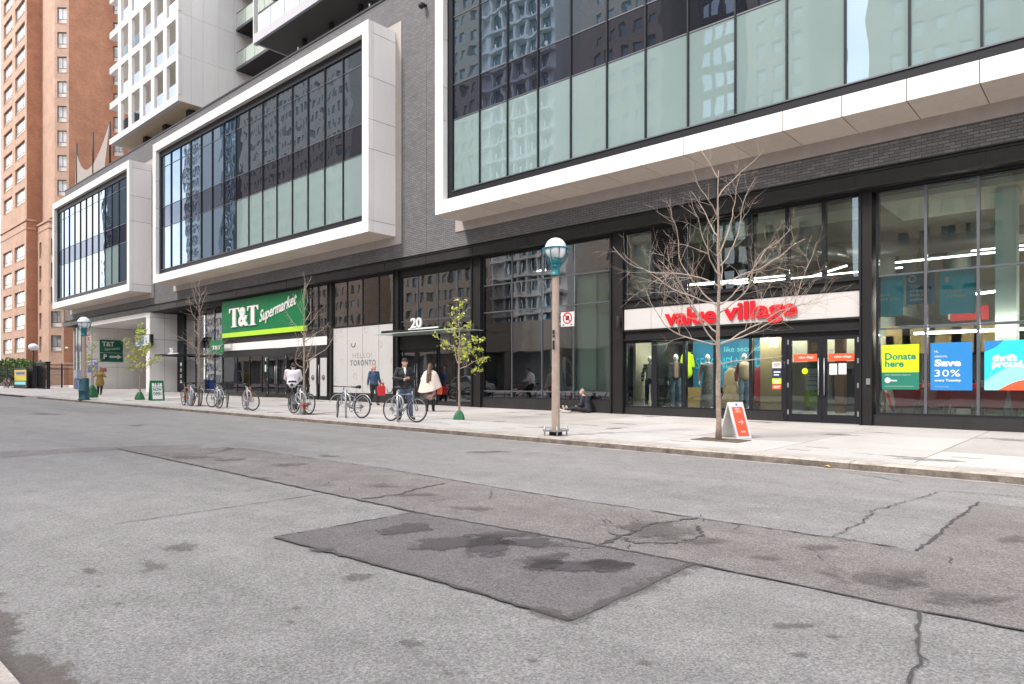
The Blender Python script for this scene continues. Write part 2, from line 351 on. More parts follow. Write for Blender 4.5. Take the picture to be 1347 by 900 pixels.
M['paned'] = glass_mat('dark apartment window glass', base=.12, boost=1.0, opaque=(.08, .09, .10), wav=.004, col2=(.5, .5, .5))
M['green'] = mat('sign green', (.003, .15, .05), .5, var=.15, spec=.2)
M['green2'] = mat('dark sign green', (.008, .13, .07), .4)
M['lime'] = mat('lime', (.38, .66, .01), .4)
M['signwhite'] = mat('sign white', (.66, .65, .64), .4)
M['signred'] = mat('sign red', (.62, .012, .02), .3)
M['red'] = mat('red plastic', (.70, .02, .025), .35)
M['orange'] = mat('orange red vinyl', (.75, .09, .03), .5)
M['hello'] = mat('printed white vinyl', (.47, .46, .455), .5, var=.03)
M['greytext'] = mat('grey lettering', (.10, .10, .11), .5)
M['tantext'] = mat('faded tan lettering', (.35, .25, .20), .5)
M['posterlime'] = mat('poster lime', (.52, .80, .005), .5)
M['postergreen'] = mat('poster dark green', (.01, .16, .11), .5)
M['posterblue'] = mat('poster blue', (.012, .19, .50), .5)
M['cyan'] = mat('poster cyan', (.02, .62, .80), .5)
M['paleblue'] = mat('poster pale blue', (.25, .75, .82), .5)
M['teal'] = mat('teal banner', (.03, .60, .85), .6)
M['tealdark'] = mat('dark teal banner', (.02, .20, .38), .6)
M['navy'] = mat('navy', (.015, .03, .09), .5)
M['lampteal'] = mat('teal painted iron', (.01, .16, .20), .4, var=.3, vs_=8)
M['darkteal'] = mat('dark teal painted steel', (.006, .07, .085), .45, var=.15)
M['globe'] = mat('white lamp globe', (.78, .79, .82), .2)
M['pole'] = mat('brown aggregate concrete', (.40, .31, .26), .8, fine=.3, fs=90, var=.15, vs_=4)
M['galv'] = mat('galvanised steel', (.42, .43, .45), .4, metal=.7, var=.2, vs_=10)
M['rubber'] = mat('tyre rubber', (.018, .018, .018), .7)
M['black'] = mat('black', (.012, .012, .013), .6)
M['alu'] = mat('silver aluminium', (.45, .46, .49), .3, metal=.8)
M['silver'] = mat('silver frame paint', (.24, .27, .32), .3, metal=.4)
M['redpaint'] = mat('red frame paint', (.42, .03, .035), .3)
M['orangepaint'] = mat('salmon frame paint', (.55, .16, .10), .35)
M['darkpaint'] = mat('dark frame paint', (.04, .045, .055), .3)
M['bark'] = mat('grey brown bark', (.36, .28, .22), .9, c2=(.22, .165, .13), vs_=14, bump=.6, bs=50)
M['twig'] = mat('pale twigs', (.48, .40, .34), .85, c2=(.30, .235, .19), vs_=6)
M['leaf'] = mat('young yellow green leaf', (.50, .52, .08), .6, c2=(.32, .40, .05), vs_=5)
M['hedge'] = mat('hedge leaf', (.10, .17, .03), .6, c2=(.04, .085, .015), vs_=4)
M['bag'] = mat('green watering bag', (.02, .16, .06), .5, var=.5, vs_=9)
M['skin'] = mat('skin', (.55, .33, .25), .55)
M['skin2'] = mat('tan skin', (.42, .25, .18), .55)
M['jacket'] = mat('black jacket cloth', (.013, .013, .017), .7, var=.3, vs_=12, bump=.5, bs=14)
M['navycloth'] = mat('dark navy cloth', (.03, .033, .05), .8, var=.3, vs_=10, bump=.5, bs=14)
M['denim'] = mat('blue denim', (.07, .10, .17), .85, var=.35, vs_=9, bump=.4, bs=16)
M['ltdenim'] = mat('light denim', (.20, .31, .45), .85, var=.35, vs_=9)
M['blackcloth'] = mat('black cloth', (.015, .015, .017), .8)
M['cream'] = mat('cream wool', (.66, .57, .50), .9, bump=.5, bs=20)
M['whitecloth'] = mat('white cotton', (.72, .68, .72), .85, bump=.5, bs=14, var=.1)
M['mustard'] = mat('mustard coat cloth', (.30, .20, .05), .85, bump=.5, bs=14, var=.2)
M['bluecoat'] = mat('blue denim coat', (.045, .085, .16), .85, bump=.5, bs=14, var=.2)
M['hair'] = mat('brown hair', (.12, .065, .04), .6, var=.5, vs_=20)
M['hairgrey'] = mat('grey hair', (.32, .27, .23), .7)
M['hairblack'] = mat('black hair', (.012, .01, .01), .5)
M['hairblond'] = mat('auburn hair', (.42, .19, .09), .6)
M['redbag'] = mat('red bag', (.62, .02, .03), .5)
M['orangebag'] = mat('orange bag', (.72, .10, .02), .5)
M['mann'] = mat('white mannequin', (.74, .74, .72), .4)
M['wallcream'] = mat('cream interior wall', (.50, .44, .35), .8, var=.05)
M['walltan'] = mat('tan interior wall', (.42, .31, .17), .8, var=.1)
M['palegreen'] = mat('pale painted wall', (.62, .64, .59), .8)
M['pillarw'] = mat('white painted pillar', (.82, .86, .82), .7)
M['floor'] = mat('shop floor', (.26, .26, .26), .35, var=.1)
M['ceil'] = mat('exposed ceiling', (.30, .31, .27), .85, var=.2)
M['ceilpale'] = mat('pale ceiling', (.60, .63, .55), .85)
M['duct'] = mat('galvanised duct', (.5, .5, .5), .35, metal=.8)
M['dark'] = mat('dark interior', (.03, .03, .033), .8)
M['wood'] = mat('brown wood', (.13, .06, .03), .6, var=.4, vs_=6)
M['crate'] = mat('plywood', (.50, .33, .14), .7, var=.2)
M['lightstrip'] = mat('lit lamp tube', (1, .93, .82), .5, emit=30)
# ---------------------------------------------------------------- ground, road, sidewalk
def sheet(x0, x1, y0, y1, dz, nx=1):
    b = MB(); xs = [x0+(x1-x0)*i/nx for i in range(nx+1)]
    for a, c in zip(xs, xs[1:]): b.quad((a, y0, gz(a)+dz), (c, y0, gz(c)+dz), (c, y1, gz(c)+dz), (a, y1, gz(a)+dz))
    return b
struct(sheet(-420, 320, -420, 420, -.06).build('ground', M['joint']))
struct(sheet(-200, 60, .73, KY+.01, 0).build('road', M['asphalt']))

def flat(name, pts, m, dz=.004):                    # flat irregular sheet on the road from ground points
    b = MB(); c = sum((Vector(p) for p in pts), Vector())/len(pts); k = len(pts)
    P = [(p[0], p[1], gz(p[0])+dz) for p in pts]+[(c.x, c.y, gz(c.x)+dz)]
    b.add(P, [(i, (i+1) % k, k) for i in range(k)]); o = struct(b.build(name, m)); setfade(o, [0.]*k+[1.]); return o
def rough_line(pts, step=.12, amp=.02, seed=0):
    rnd = random.Random(seed); out = []
    for a, b in zip(pts, pts[1:]):
        a = Vector((a[0], a[1], 0)); b = Vector((b[0], b[1], 0)); n = max(1, int((b-a).length/step)); t = (b-a).normalized(); p = Vector((-t.y, t.x, 0))
        for i in range(n): out.append(a.lerp(b, i/n)+p*rnd.uniform(-amp, amp)*(i > 0))
    out.append(Vector((pts[-1][0], pts[-1][1], 0))); return out
def ribbon(name, px, w, m, dz, amp=.03, seed=0, step=.1, wvar=.6):
    g = [GP(*p) for p in px]; L = rough_line(g, step, amp, seed); rnd = random.Random(seed+5); b = MB(); prev = None
    for i, p in enumerate(L):
        t = (L[min(i+1, len(L)-1)]-L[max(i-1, 0)]).normalized(); q = Vector((-t.y, t.x))*w*.5*rnd.uniform(1-wvar, 1+wvar)
        cur = ((p.x-q.x, p.y-q.y, gz(p.x)+dz), (p.x+q.x, p.y+q.y, gz(p.x)+dz))
        if prev: b.quad(prev[0], cur[0], cur[1], prev[1])
        prev = cur
    o = struct(b.build(name, m)); setfade(o, [.6]*len(b.v)); return o
def strip_from_px(name, upper, lower, m, dz):
    """sheet between two chains of photo pixels lying on the road"""
    U = rough_line([GP(*p) for p in upper], .25, .015, 3); L = rough_line([GP(*p) for p in lower], .25, .015, 4)
    b = MB(); P = [(p.x, p.y, gz(p.x)+dz) for p in U]+[(p.x, p.y, gz(p.x)+dz) for p in reversed(L)]
    b.poly(P); return struct(b.build(name, m))
up = [(151,590),(313,589.5),(500,616),(680,646.5),(915,682),(1180,721),(1206,726),(1245,694),(1287,661),(1347,668),(1750,716)]
lo = [(151,590.5),(353,633),(545,674),(915,743),(1080,777),(1208,805),(1347,831),(1750,906)]
strip_from_px('trench_repair', up, lo, M['trench'], .004)
strip_from_px('cross_trench_repair', [(0,594),(150,588),(270,585)], [(0,602),(150,592),(260,590)], M['trench'], .0035)
# the darker square patch with a soft rim
pc = [(360,708),(545,675),(730,708),(915,743),(750,818),(555,760)]
flat('road_patch', rough_line([GP(*p) for p in pc]+[GP(*pc[0])], .15, .012, 2)[:-1], M['patch'], .008)
ribbon('patch_edge_seam', [(360,708),(555,760),(750,818)], .03, M['tar'], .012, .012, 11, .06)
ribbon('patch_edge_seam', [(700,803),(750,818),(830,781),(915,743)], .10, M['stain2'], .013, .02, 12, .06)
ribbon('patch_edge_seam', [(360,708),(545,675)], .018, M['tar'], .012, .01, 13, .06)
ribbon('patch_edge_seam', [(545,675),(730,708),(915,743)], .035, M['tar'], .012, .012, 14, .06)
ribbon('trench_seam', [(313,589.5),(500,616),(680,646.5)], .02, M['tar'], .010, .012, 15)
ribbon('trench_seam', [(680,646.5),(915,682),(1180,721)], .028, M['tar'], .010, .014, 16)
ribbon('trench_seam', [(151,590),(353,633),(545,674)], .035, M['tar'], .010, .015, 17)
ribbon('trench_seam', [(915,743),(1080,777),(1208,805),(1347,831),(1750,906)], .022, M['tar'], .010, .012, 18)
ribbon('road_crack', [(1206,726),(1245,694),(1287,661)], .020, M['tar'], .010, .022, 19, .05)
ribbon('road_crack', [(1208,805),(1206,845),(1211,868),(1195,900)], .015, M['tar'], .010, .013, 20, .07)
ribbon('road_crack', [(1095,708),(1130,690),(1150,672),(1200,658),(1235,648)], .012, M['tar'], .010, .03, 21, .08)
ribbon('road_crack', [(475,657),(520,652),(560,641),(585,637)], .03, M['tar'], .010, .04, 22, .1)
ribbon('road_crack', [(200,597),(270,598),(310,590)], .03, M['tar'], .010, .03, 23, .1)
ribbon('road_crack', [(150,690),(300,668),(425,650)], .012, M['tar'], .006, .02, 24, .15)
ribbon('road_crack', [(790,720),(815,708),(860,690),(905,684),(918,682)], .028, M['tar'], .010, .03, 25, .06)
ribbon('road_crack', [(800,700),(835,716),(890,716),(925,706),(915,692)], .022, M['tar'], .010, .03, 26, .05)
ribbon('road_crack', [(735,721),(780,722),(815,707)], .014, M['tar'], .010, .03, 27, .05)
ribbon('road_crack', [(1115,622),(1150,627),(1190,635)], .012, M['tar'], .006, .02, 28, .1)
ribbon('road_crack', [(1235,646),(1290,650),(1347,655)], .012, M['tar'], .010, .02, 29, .1)
rc = random.Random(55)
for i in range(34):                                 # hairline branches and crazing in the repaired strip
    t = rc.random(); cx_, cy_ = (350+t*900+rc.uniform(-30, 30), 622+t*120+rc.uniform(-8, 14)) if i > 16 else (rc.uniform(800, 930), rc.uniform(682, 718)); a = rc.uniform(0, 6.28); L_ = rc.uniform(14, 46)
    ribbon('hairline_crack', [(cx_, cy_), (cx_+L_*math.cos(a)*.5+rc.uniform(-4,4), cy_+L_*.12*math.sin(a)), (cx_+L_*math.cos(a), cy_+L_*.25*math.sin(a))], .007, M['tar'], .011, .02, 300+i, .05)
for (x0_, y0_, x1_, y1_) in ((1209,862,1222,872),(1130,690,1118,686),(1245,694,1262,699),(1228,708,1214,704),(700,803,690,798)): ribbon('hairline_crack', [(x0_,y0_),(x1_,y1_)], .007, M['tar'], .0105, .015, 400, .04)
def blob(cx, cy, rx, ry, m, dz, seed, name='road_stain', n=26, wob=.35):
    rnd = random.Random(seed); ph = [rnd.uniform(0, 6.28) for _ in range(4)]; P = []
    for i in range(n):
        a = 2*math.pi*i/n; k = 1+wob*(.5*math.sin(2*a+ph[0])+.35*math.sin(3*a+ph[1])+.25*math.sin(5*a+ph[2])+.2*math.sin(8*a+ph[3]))
        P.append(GP(cx+rx*k*math.cos(a), cy+ry*k*math.sin(a)))
    flat(name, P, m, dz)
S1, S2, SG = M['stain'], M['stain2'], M['grit']
for i, (a, b_, c, d) in enumerate([(535,698,34,9),(600,716,62,11),(640,722,40,14),(700,716,44,8),(712,742,34,14),(760,746,62,10),(800,747,36,8),(420,726,16,4),(660,705,60,5)]): blob(a, b_, c, d, S1, .015, 40+i)
for i, (a, b_, c, d) in enumerate([(1190,769,46,8),(1075,722,34,6),(1010,735,36,5),(930,714,40,7),(1160,762,90,14),(1300,792,40,8),(1335,710,20,8),(865,700,70,16),(1250,790,60,10),(250,602,40,4),(300,606,28,3),(380,612,24,3),(340,630,20,2),(545,652,40,3),(500,640,26,3),(620,670,30,4)]): blob(a, b_, c, d, S2, .016, 70+i)
for i, (a, b_, c, d) in enumerate([(540,847,22,6),(118,752,14,4),(130,772,6,2),(155,795,6,2),(390,801,6,2),(383,819,9,3),(1050,862,20,4),(1040,824,30,5),(850,873,22,4),(200,745,30,9),(640,595,40,2),(590,888,10,3),(606,886,6,2.5),(1098,838,14,3),(700,870,12,3),(60,545,30,1.6),(180,560,16,1.5),(300,590,12,1.5),(430,600,20,2),(240,720,30,7),(470,760,26,6)]): blob(a, b_, c, d, S2, .006, 110+i)
# near gutter: grit, then the near kerb and footway the photographer stands on
g = MB()
rnd = random.Random(3); prev = None
for i in range(90):
    x = -9+i*.2; w = .96+rnd.uniform(-.05, .07)+.06*math.sin(i*.7)
    if prev: g.quad((prev[0], .735, gz(prev[0])+.005), (x, .735, gz(x)+.005), (x, w+.04, gz(x)+.005), (prev[0], prev[1]+.04, gz(prev[0])+.005))
    prev = (x, w)
setfade(struct(g.build('gutter_grit', SG)), [1., 1., -.1, -.1]*(len(g.v)//4))
nk = struct(sheet(-120, 40, -14, .56, .12).build('near_sidewalk', M['concrete']))
for i in range(26):
    x0 = 6-2.4*i; x1 = x0-2.388
    b = MB(); b.hexa([(x1,.565,gz(x1)-.1),(x0,.565,gz(x0)-.1),(x0,.73,gz(x0)-.1),(x1,.73,gz(x1)-.1)], [(x1,.565,gz(x1)+.124),(x0,.565,gz(x0)+.124),(x0,.72,gz(x0)+.124),(x1,.72,gz(x1)+.124)])
    b.build('kerb_stone', M['kerb'], nk)

# far footway: kerb stones, a band of small edge pavers, smooth slabs with inset pavers, broomed slabs
XE = -46.5                                          # the kerb drops here for the driveway
sw = struct(MB().hexa([(-200,KY+.3,gz(-200)-.02),(60,KY+.3,gz(60)-.02),(60,26,SW(60,26)-.05),(-200,26,SW(-200,26)-.05)],
    [(-200,KY+.3,SW(-200,KY)-.012),(60,KY+.3,SW(60,KY)-.012),(60,26,SW(60,26)-.012),(-200,26,SW(-200,26)-.012)]).build('sidewalk', M['joint']))
def slab(x0, x1, y0, y1, m, name, up=0, gap=.009, th=.05):
    a, b_ = min(x0, x1)+gap, max(x0, x1)-gap; y0 += gap; y1 -= gap
    b = MB(); b.hexa([(a,y0,SW(a,y0)-th),(b_,y0,SW(b_,y0)-th),(b_,y1,SW(b_,y1)-th),(a,y1,SW(a,y1)-th)], [(a,y0,SW(a,y0)+up),(b_,y0,SW(b_,y0)+up),(b_,y1,SW(b_,y1)+up),(a,y1,SW(a,y1)+up)])
    return b.build(name, m, sw)
x = 3.0
while x > XE:
    x1 = max(x-3.05, XE); a, b_ = x1+.004, x-.004; b = MB()
    b.hexa([(a,KY,gz(a)-.05),(b_,KY,gz(b_)-.05),(b_,KY+.31,gz(b_)-.05),(a,KY+.31,gz(a)-.05)], [(a,KY+.035,SW(a,KY)),(b_,KY+.035,SW(b_,KY)),(b_,KY+.31,SW(b_,KY+.31)),(a,KY+.31,SW(a,KY+.31))])
    o = b.build('kerb_stone', M['kerb'], sw); bevel(o, .02, 2)
    b = MB(); b.hexa([(a,KY-.012,gz(a)-.02),(b_,KY-.012,gz(b_)-.02),(b_,KY+.01,gz(b_)-.02),(a,KY+.01,gz(a)-.02)], [(a,KY+.016,SW(a,KY)-.022),(b_,KY+.016,SW(b_,KY)-.022),(b_,KY+.03,SW(b_,KY)-.022),(a,KY+.03,SW(a,KY)-.022)]); b.build('kerb_face', M['kerbface'], o); x = x1
b = MB()                                            # the kerb sinks into the driveway
b.hexa([(XE-3,KY+.02,gz(XE-3)-.05),(XE,KY,gz(XE)-.05),(XE,KY+.31,gz(XE)-.05),(XE-3,KY+.33,gz(XE-3)-.05)], [(XE-3,KY+.05,gz(XE-3)+.02),(XE,KY+.035,SW(XE,KY)),(XE,KY+.31,SW(XE,KY+.31)),(XE-3,KY+.33,gz(XE-3)+.06)])
b.build('kerb_stone', M['kerb'], sw)
x = 3.0; k = 0
while x > XE:
    w = .46 if k % 2 else .5
    slab(x, x-w, KY+.32, KY+.62, M['paver'], 'edge_paver', .0, .004); x -= w; k += 1
    if k > 110: w = 3
x = 2.2; k = 0
rs = random.Random(5)
CV = [M['concrete'], mat('older sidewalk concrete', (.42, .39, .365), .85, var=.18, vs_=.7, bump=.15, bs=90, fine=.14, fs=60), mat('newer sidewalk concrete', (.50, .475, .455), .85, var=.12, vs_=1.1, bump=.15, bs=90, fine=.12, fs=60)]
CV2 = [M['concrete2'], mat('aged smooth concrete', (.51, .485, .46), .85, var=.12, vs_=1.1, bump=.12, bs=90, fine=.12, fs=60)]
while x > -90:
    w = 2.28
    if x < XE: slab(x, x-w, KY+.1, KY+2.6, M['concrete2'], 'paving_slab', -.002)
    else: slab(x, x-w, KY+.63, KY+2.6, rs.choice(CV2), 'paving_slab')
    for r_ in range(2):
        slab(x, x-w, KY+2.6+r_*2.9, KY+5.5+r_*2.9, rs.choice(CV), 'paving_slab')
    for j in (0, 1):
        if x > XE:
            xc = x-1.7+j*.12; yc = KY+1.15+j*.62; slab(xc, xc-.42, yc, yc+.13, M['inset'], 'inset_paver', .003)
    x -= w; k += 1
slab(2.2, -90, KY+8.4, 24.5, M['concrete'], 'paving_slab')
g = MB(); rnd = random.Random(8); prev = None
for i in range(260):
    x = 3-i*.2; w = .16+rnd.uniform(-.02, .03)
    if x < XE: break
    if prev: g.quad((x, KY-w, gz(x)+.004), (prev[0], KY-prev[1], gz(prev[0])+.004), (prev[0], KY-.012, gz(prev[0])+.004), (x, KY-.012, gz(x)+.004))
    prev = (x, w)
struct(g.build('gutter', M['gutter']))
g = MB(); prev = None
for i in range(320):
    x = 3-i*.16; w = .045+rnd.uniform(-.03, .05)
    if x < XE: break
    if prev: g.quad((x, KY-w, gz(x)+.008), (prev[0], KY-prev[1], gz(prev[0])+.008), (prev[0], KY-.013, gz(prev[0])+.008), (x, KY-.013, gz(x)+.008))
    prev = (x, w)
setfade(struct(g.build('gutter_dirt', S2)), [.3, .3, 1., 1.]*(len(g.v)//4))
rw = random.Random(77)
def walk_stain(x, y, rx, ry, seed, m=None):
    rnd = random.Random(seed); b = MB(); n = 18; P = []
    for i in range(n):
        a = 2*math.pi*i/n; k = rnd.uniform(.8, 1.2); X, Y = x+rx*k*math.cos(a), y+ry*k*math.sin(a); P.append((X, Y, SW(X, Y)+.004))
    P.append((x, y, SW(x, y)+.004)); b.add(P, [(i, (i+1) % n, n) for i in range(n)]); setfade(struct(b.build('walk_stain', m or WS)), [0.]*n+[1.])
WS = stain_mat('old walk stain', (.22, .195, .175), .5, .5, 4.)
for i in range(46): walk_stain(rw.uniform(-42, -1), rw.uniform(KY+.7, KY+7.8), rw.uniform(.15, .9), rw.uniform(.1, .5), 200+i)
gum = MB()
for i in range(160):
    X, Y, r_ = rw.uniform(-30, -1), rw.uniform(KY+.4, KY+8), rw.uniform(.012, .03); gum.poly([(X+r_*math.cos(a*1.05), Y+r_*math.sin(a*1.05), SW(X, Y)+.003) for a in range(6)])
gum.build('gum_spots', M['inset'], sw, kind='stuff')
# leaf litter by the kerb
def leaf_bit(px, py, label, c, s=.07):
    p = GP(px, py, True); b = MB(); b.poly([(p.x-s, p.y, p.z+.02), (p.x-s*.2, p.y-s*.6, p.z+.03), (p.x+s, p.y-.01, p.z+.02), (p.x+s*.1, p.y+s*.7, p.z+.045)])
    o = b.build('dead_leaf', c); tag(o, label, 'leaf')
leaf_bit(1088, 615.5, 'yellow dead leaf lying in the far gutter near the kerb bend', mat('yellow leaf', (.50,.33,.08), .7), .06)

# ---------------------------------------------------------------- the long commercial building
Yw, Yb, Yg = 17.62, 19.1, 19.45
ZT = 18.5
bld = thing('commercial_building', 'long grey brick building with three white framed window boxes above dark glass shopfronts', 'building', (-30, Yb, 0))
XL, XR = -71.4, 6.0
# brick mass: front skin with the openings left dark behind the boxes
b = MB()
b.box(XL, XR, Yb, Yb+.3, 6.78, ZT); b.box(XL, XL+.3, Yb+.3, 40, 6.78, ZT); b.box(XR-.3, XR, Yb+.3, 40, .3, ZT); b.box(XL, XR, Yb+.3, 40, ZT-.5, ZT-.3)
b.build('brick_wall', M['dbrick'], bld)
b = MB(); b.box(XL-.04, XR, Yb-.04, Yb+.34, ZT, ZT+.10); b.build('roof_coping', M['steel2'], bld)
b = MB(); b.box(XL, XR, Yb-.006, Yb+.3, ZT-.12, ZT-.002); b.build('coping_flashing', M['mull2'], bld)
b = MB(); b.box(XL, XR, Yb+.35, 40, 6.5, 6.75); b.build('floor_slab', M['dark'], bld)
for xx in (PX(561,Yb), PX(516.5,Yb), PX(746.7,Yb), PX(1190.6,Yb), PX(940,Yb), -47.0, -33.5):
    MB().box(xx-.012, xx+.012, Yb-.004, Yb+.02, 6.8, 7.5 if xx > -19.5 or xx in (-33.5,) else ZT-.15).build('movement_joint', M['mull2'], bld)
# nearest bricks as pieces, proud of the mortar
bm_ = [MB().box(-.112, .112, 0, .02, -.031, .031).mesh('brick'), MB().box(-.112, .112, -.003, .02, -.031, .031).mesh('brick')]
for me, mm in zip(bm_, (M['brick1'], M['brick2'])): me.materials.append(mm)
rb = random.Random(9); cnt = 0; rest = MB(); brick_xs = []
bed = MB().box(-9.0, 1.0, Yb-.012, Yb, 6.80, 7.365).build('brick_panel', M['mortar'], bld)
for r_ in range(7):
    zz = 6.84+r_*.078
    for k in range(42):
        xx = .9-.236*k-(.118 if r_ % 2 else 0)
        if xx-.112 < -9.0 or xx+.112 > 1.0: continue
        if cnt < 295 and xx < -1.0:
            o = link('brick', bm_[rb.random() < .4], None, bld); o.matrix_parent_inverse = Matrix(); o.location = (xx+30, -.018-rb.uniform(0, .003), zz); cnt += 1
        else: rest.box(xx-.112, xx+.112, Yb-.018, Yb+.0, zz-.031, zz+.031)
if rest.v: rest.build('brick_courses', M['brick1'], bld, kind='stuff')

def panel(b0, x0, x1, y0, y1, z0, z1, m, parent, name='cladding_panel'):
    return MB().box(x0, x1, y0, y1, z0, z1).build(name, m, parent)
def window_box(x0, x1, zb, zt, joints_z, mull, rows, frost, right=True):
    g_ = .018; fw = .45; fh = .5; Yr = Yw+.25
    core = MB()                                     # backing carcass behind the cladding
    core.box(x0+.02, x1-.02, Yw+.02, Yb, zb+.02, zb+fh-.02); core.box(x0+.02, x1-.02, Yw+.02, Yb, zt-fh+.02, zt-.02)
    core.box(x0+.02, x0+fw-.02, Yw+.02, Yb, zb+fh-.02, zt-fh+.02); core.box(x1-fw+.02, x1-.02, Yw+.02, Yb, zb+fh-.02, zt-fh+.02)
    core.box(x0+fw, x1-fw, Yr+.22, Yr+.4, zb+fh, zt-fh)
    box = core.build('window_box', M['core'], bld)
    MB().box(x0-.4, x1+.4, Yb-.03, Yb-.001, zb-.36, zt+.35).build('backing_plate', M['flash'], box)
    xs = [x0]+[m_ for m_ in mull if x0+fw+.6 < m_ < x1-fw-.6]+[x1]
    for a, c in zip(xs, xs[1:]):
        panel(0, a+g_/2, c-g_/2, Yw, Yr, zb, zb+fh, M['white'], box); panel(0, a+g_/2, c-g_/2, Yw, Yr, zt-fh, zt, M['white'], box)
        panel(0, a+g_/2, c-g_/2, Yw+.012, Yb-.03, zb-.004, zb+.012, M['soffit'], box, 'soffit_panel')
    js = [zb+fh]+[z for z in sorted(joints_z) if zb+fh < z < zt-fh]+[zt-fh]
    for a, c in zip(js, js[1:]):
        panel(0, x0, x0+fw, Yw, Yr, a+g_/2, c-g_/2, M['white'], box); panel(0, x1-fw, x1, Yw, Yr, a+g_/2, c-g_/2, M['white'], box)
    js2 = [zb]+js[:1]+js[1:-1]+[zt-fh, zt]
    for a, c in zip(js2, js2[1:]):
        panel(0, x1-.012, x1+.004, Yr+g_/2, Yb-.03, a+g_/2+.002, c-g_/2, M['white2'], box)
        panel(0, x0-.004, x0+.012, Yr+g_/2, Yb-.03, a+g_/2+.002, c-g_/2, M['white2'], box)
    # black window frame
    fx0, fx1, fz0, fz1 = x0+fw, x1-fw, zb+fh, zt-fh; Yf = Yw+.10
    f = MB(); f.box(fx0+.001, fx0+.28, Yr-.02, Yr+.2, fz0, fz1); f.box(fx1-.1, fx1-.001, Yr-.02, Yr+.2, fz0, fz1)
    f.box(fx0+.28, fx1-.1, Yr-.02, Yr+.2, fz0+.001, fz0+.34); f.box(fx0+.28, fx1-.1, Yr-.02, Yr+.2, fz1-.38, fz1-.001)
    fr = f.build('window_frame', M['mull'], box)
    MB().box(fx0+.28, fx1-.1, Yr-.05, Yr-.022, fz0+.31, fz0+.345).build('sill_trim', M['mull2'], box)
    ms = [fx0+.28]+[m_ for m_ in mull if fx0+.5 < m_ < fx1-.3]+[fx1-.1]; zr = [fz0+.345]+rows+[fz1-.38]
    for m_ in ms[1:-1]: MB().box(m_-.022, m_+.022, Yr-.01, Yr+.12, zr[0], zr[-1]).build('mullion', M['mull2'] if False else M['mull'], box)
    for z in rows: MB().box(ms[0], ms[-1], Yr+.03, Yr+.1, z-.018, z+.018).build('transom', M['mull2'], box)
    for i, (a, c) in enumerate(zip(ms, ms[1:])):
        for j, (za, zc) in enumerate(zip(zr, zr[1:])):
            mm = M['vision'] if j >= 2 else (M['spandrel'] if j == 1 else (M['frost'] if frost(i, len(ms)-1) else M['vision']))
            if a+.03 >= c-.03: continue
            MB().box(a+.022, c-.022, Yr+.05, Yr+.07, za+.018, zc-.018).build('window_pane', mm, box)
    return box
MR = [PX(p, 17.92) for p in (631.7,668.2,708.3,751.5,799,849.8,905.5,967.7,1035.3,1112,1196.5,1291.5)]+[-.93, .46, 1.86, 3.2]
zj = [PZ(572.2, y, Yw) for y in (267, 158, 116, 56)]
window_box(-19.77, 4.6, 7.75, 16.8, [PZ(484.5, y, Yw) for y in (194.7,155.5,99.5)], MR, [11.3, 12.63, 15.2], lambda i, n: True)
MM = [PX(p, 17.92) for p in (475,452,428,405.8,385.3,364.9,346.2,328)]; st = 1.445
mm_ = sorted(MM[1:]+[MM[-1]-st*k for k in range(1, 9)])
window_box(-47.3, -24.01, 7.75, 16.8, [PZ(484.5, y, Yw) for y in (194.7,155.5,99.5)], mm_, [11.3, 12.63, 15.2], lambda i, n: i >= n-8)
window_box(-69.4, -51.45, 7.65, 16.75, [PZ(170, y, Yw) for y in (218.6,256.5,290)], [-69.4+.73+1.44*k for k in range(1, 12)], [11.3, 12.63, 15.2], lambda i, n: i in (3,4,5,6,8,9))

# security camera dome high on the brick
o = MB(); cx_ = PX(560, Yb); cz_ = PZ(560, 9, Yb); o.box(cx_-.08, cx_+.08, Yb-.3, Yb-.002, cz_, cz_+.06); o.ell((cx_, Yb-.25, cz_-.05), .13, .13, .13)
tag(o.build('security_camera', M['black']), 'small black dome camera high on the grey brick between two white boxes', 'camera')

# steel beam under the brick, running the whole front
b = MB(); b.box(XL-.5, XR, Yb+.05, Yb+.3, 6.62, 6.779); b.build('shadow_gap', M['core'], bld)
b = MB(); b.box(XL-.6, XR, Yb-.02, Yb+.02, 6.36, 6.68); b.box(XL-.6, XR, Yb-.1, Yb+.2, 6.30, 6.36); b.box(XL-.6, XR, Yb-.06, Yb+.15, 6.68, 6.71)
bs = b.build('steel_beam', M['steel2'], bld); bevel(bs, .006)
k = XR
while k > XL:
    MB().box(k-.005, k+.005, Yb-.03, Yb-.015, 6.365, 6.675).build('beam_joint', M['steel'], bld); k -= 2.8
b = MB(); b.box(XL, XR, Yb+.2, Yg+.25, 6.25, 6.31); b.build('beam_soffit', M['steel'], bld)

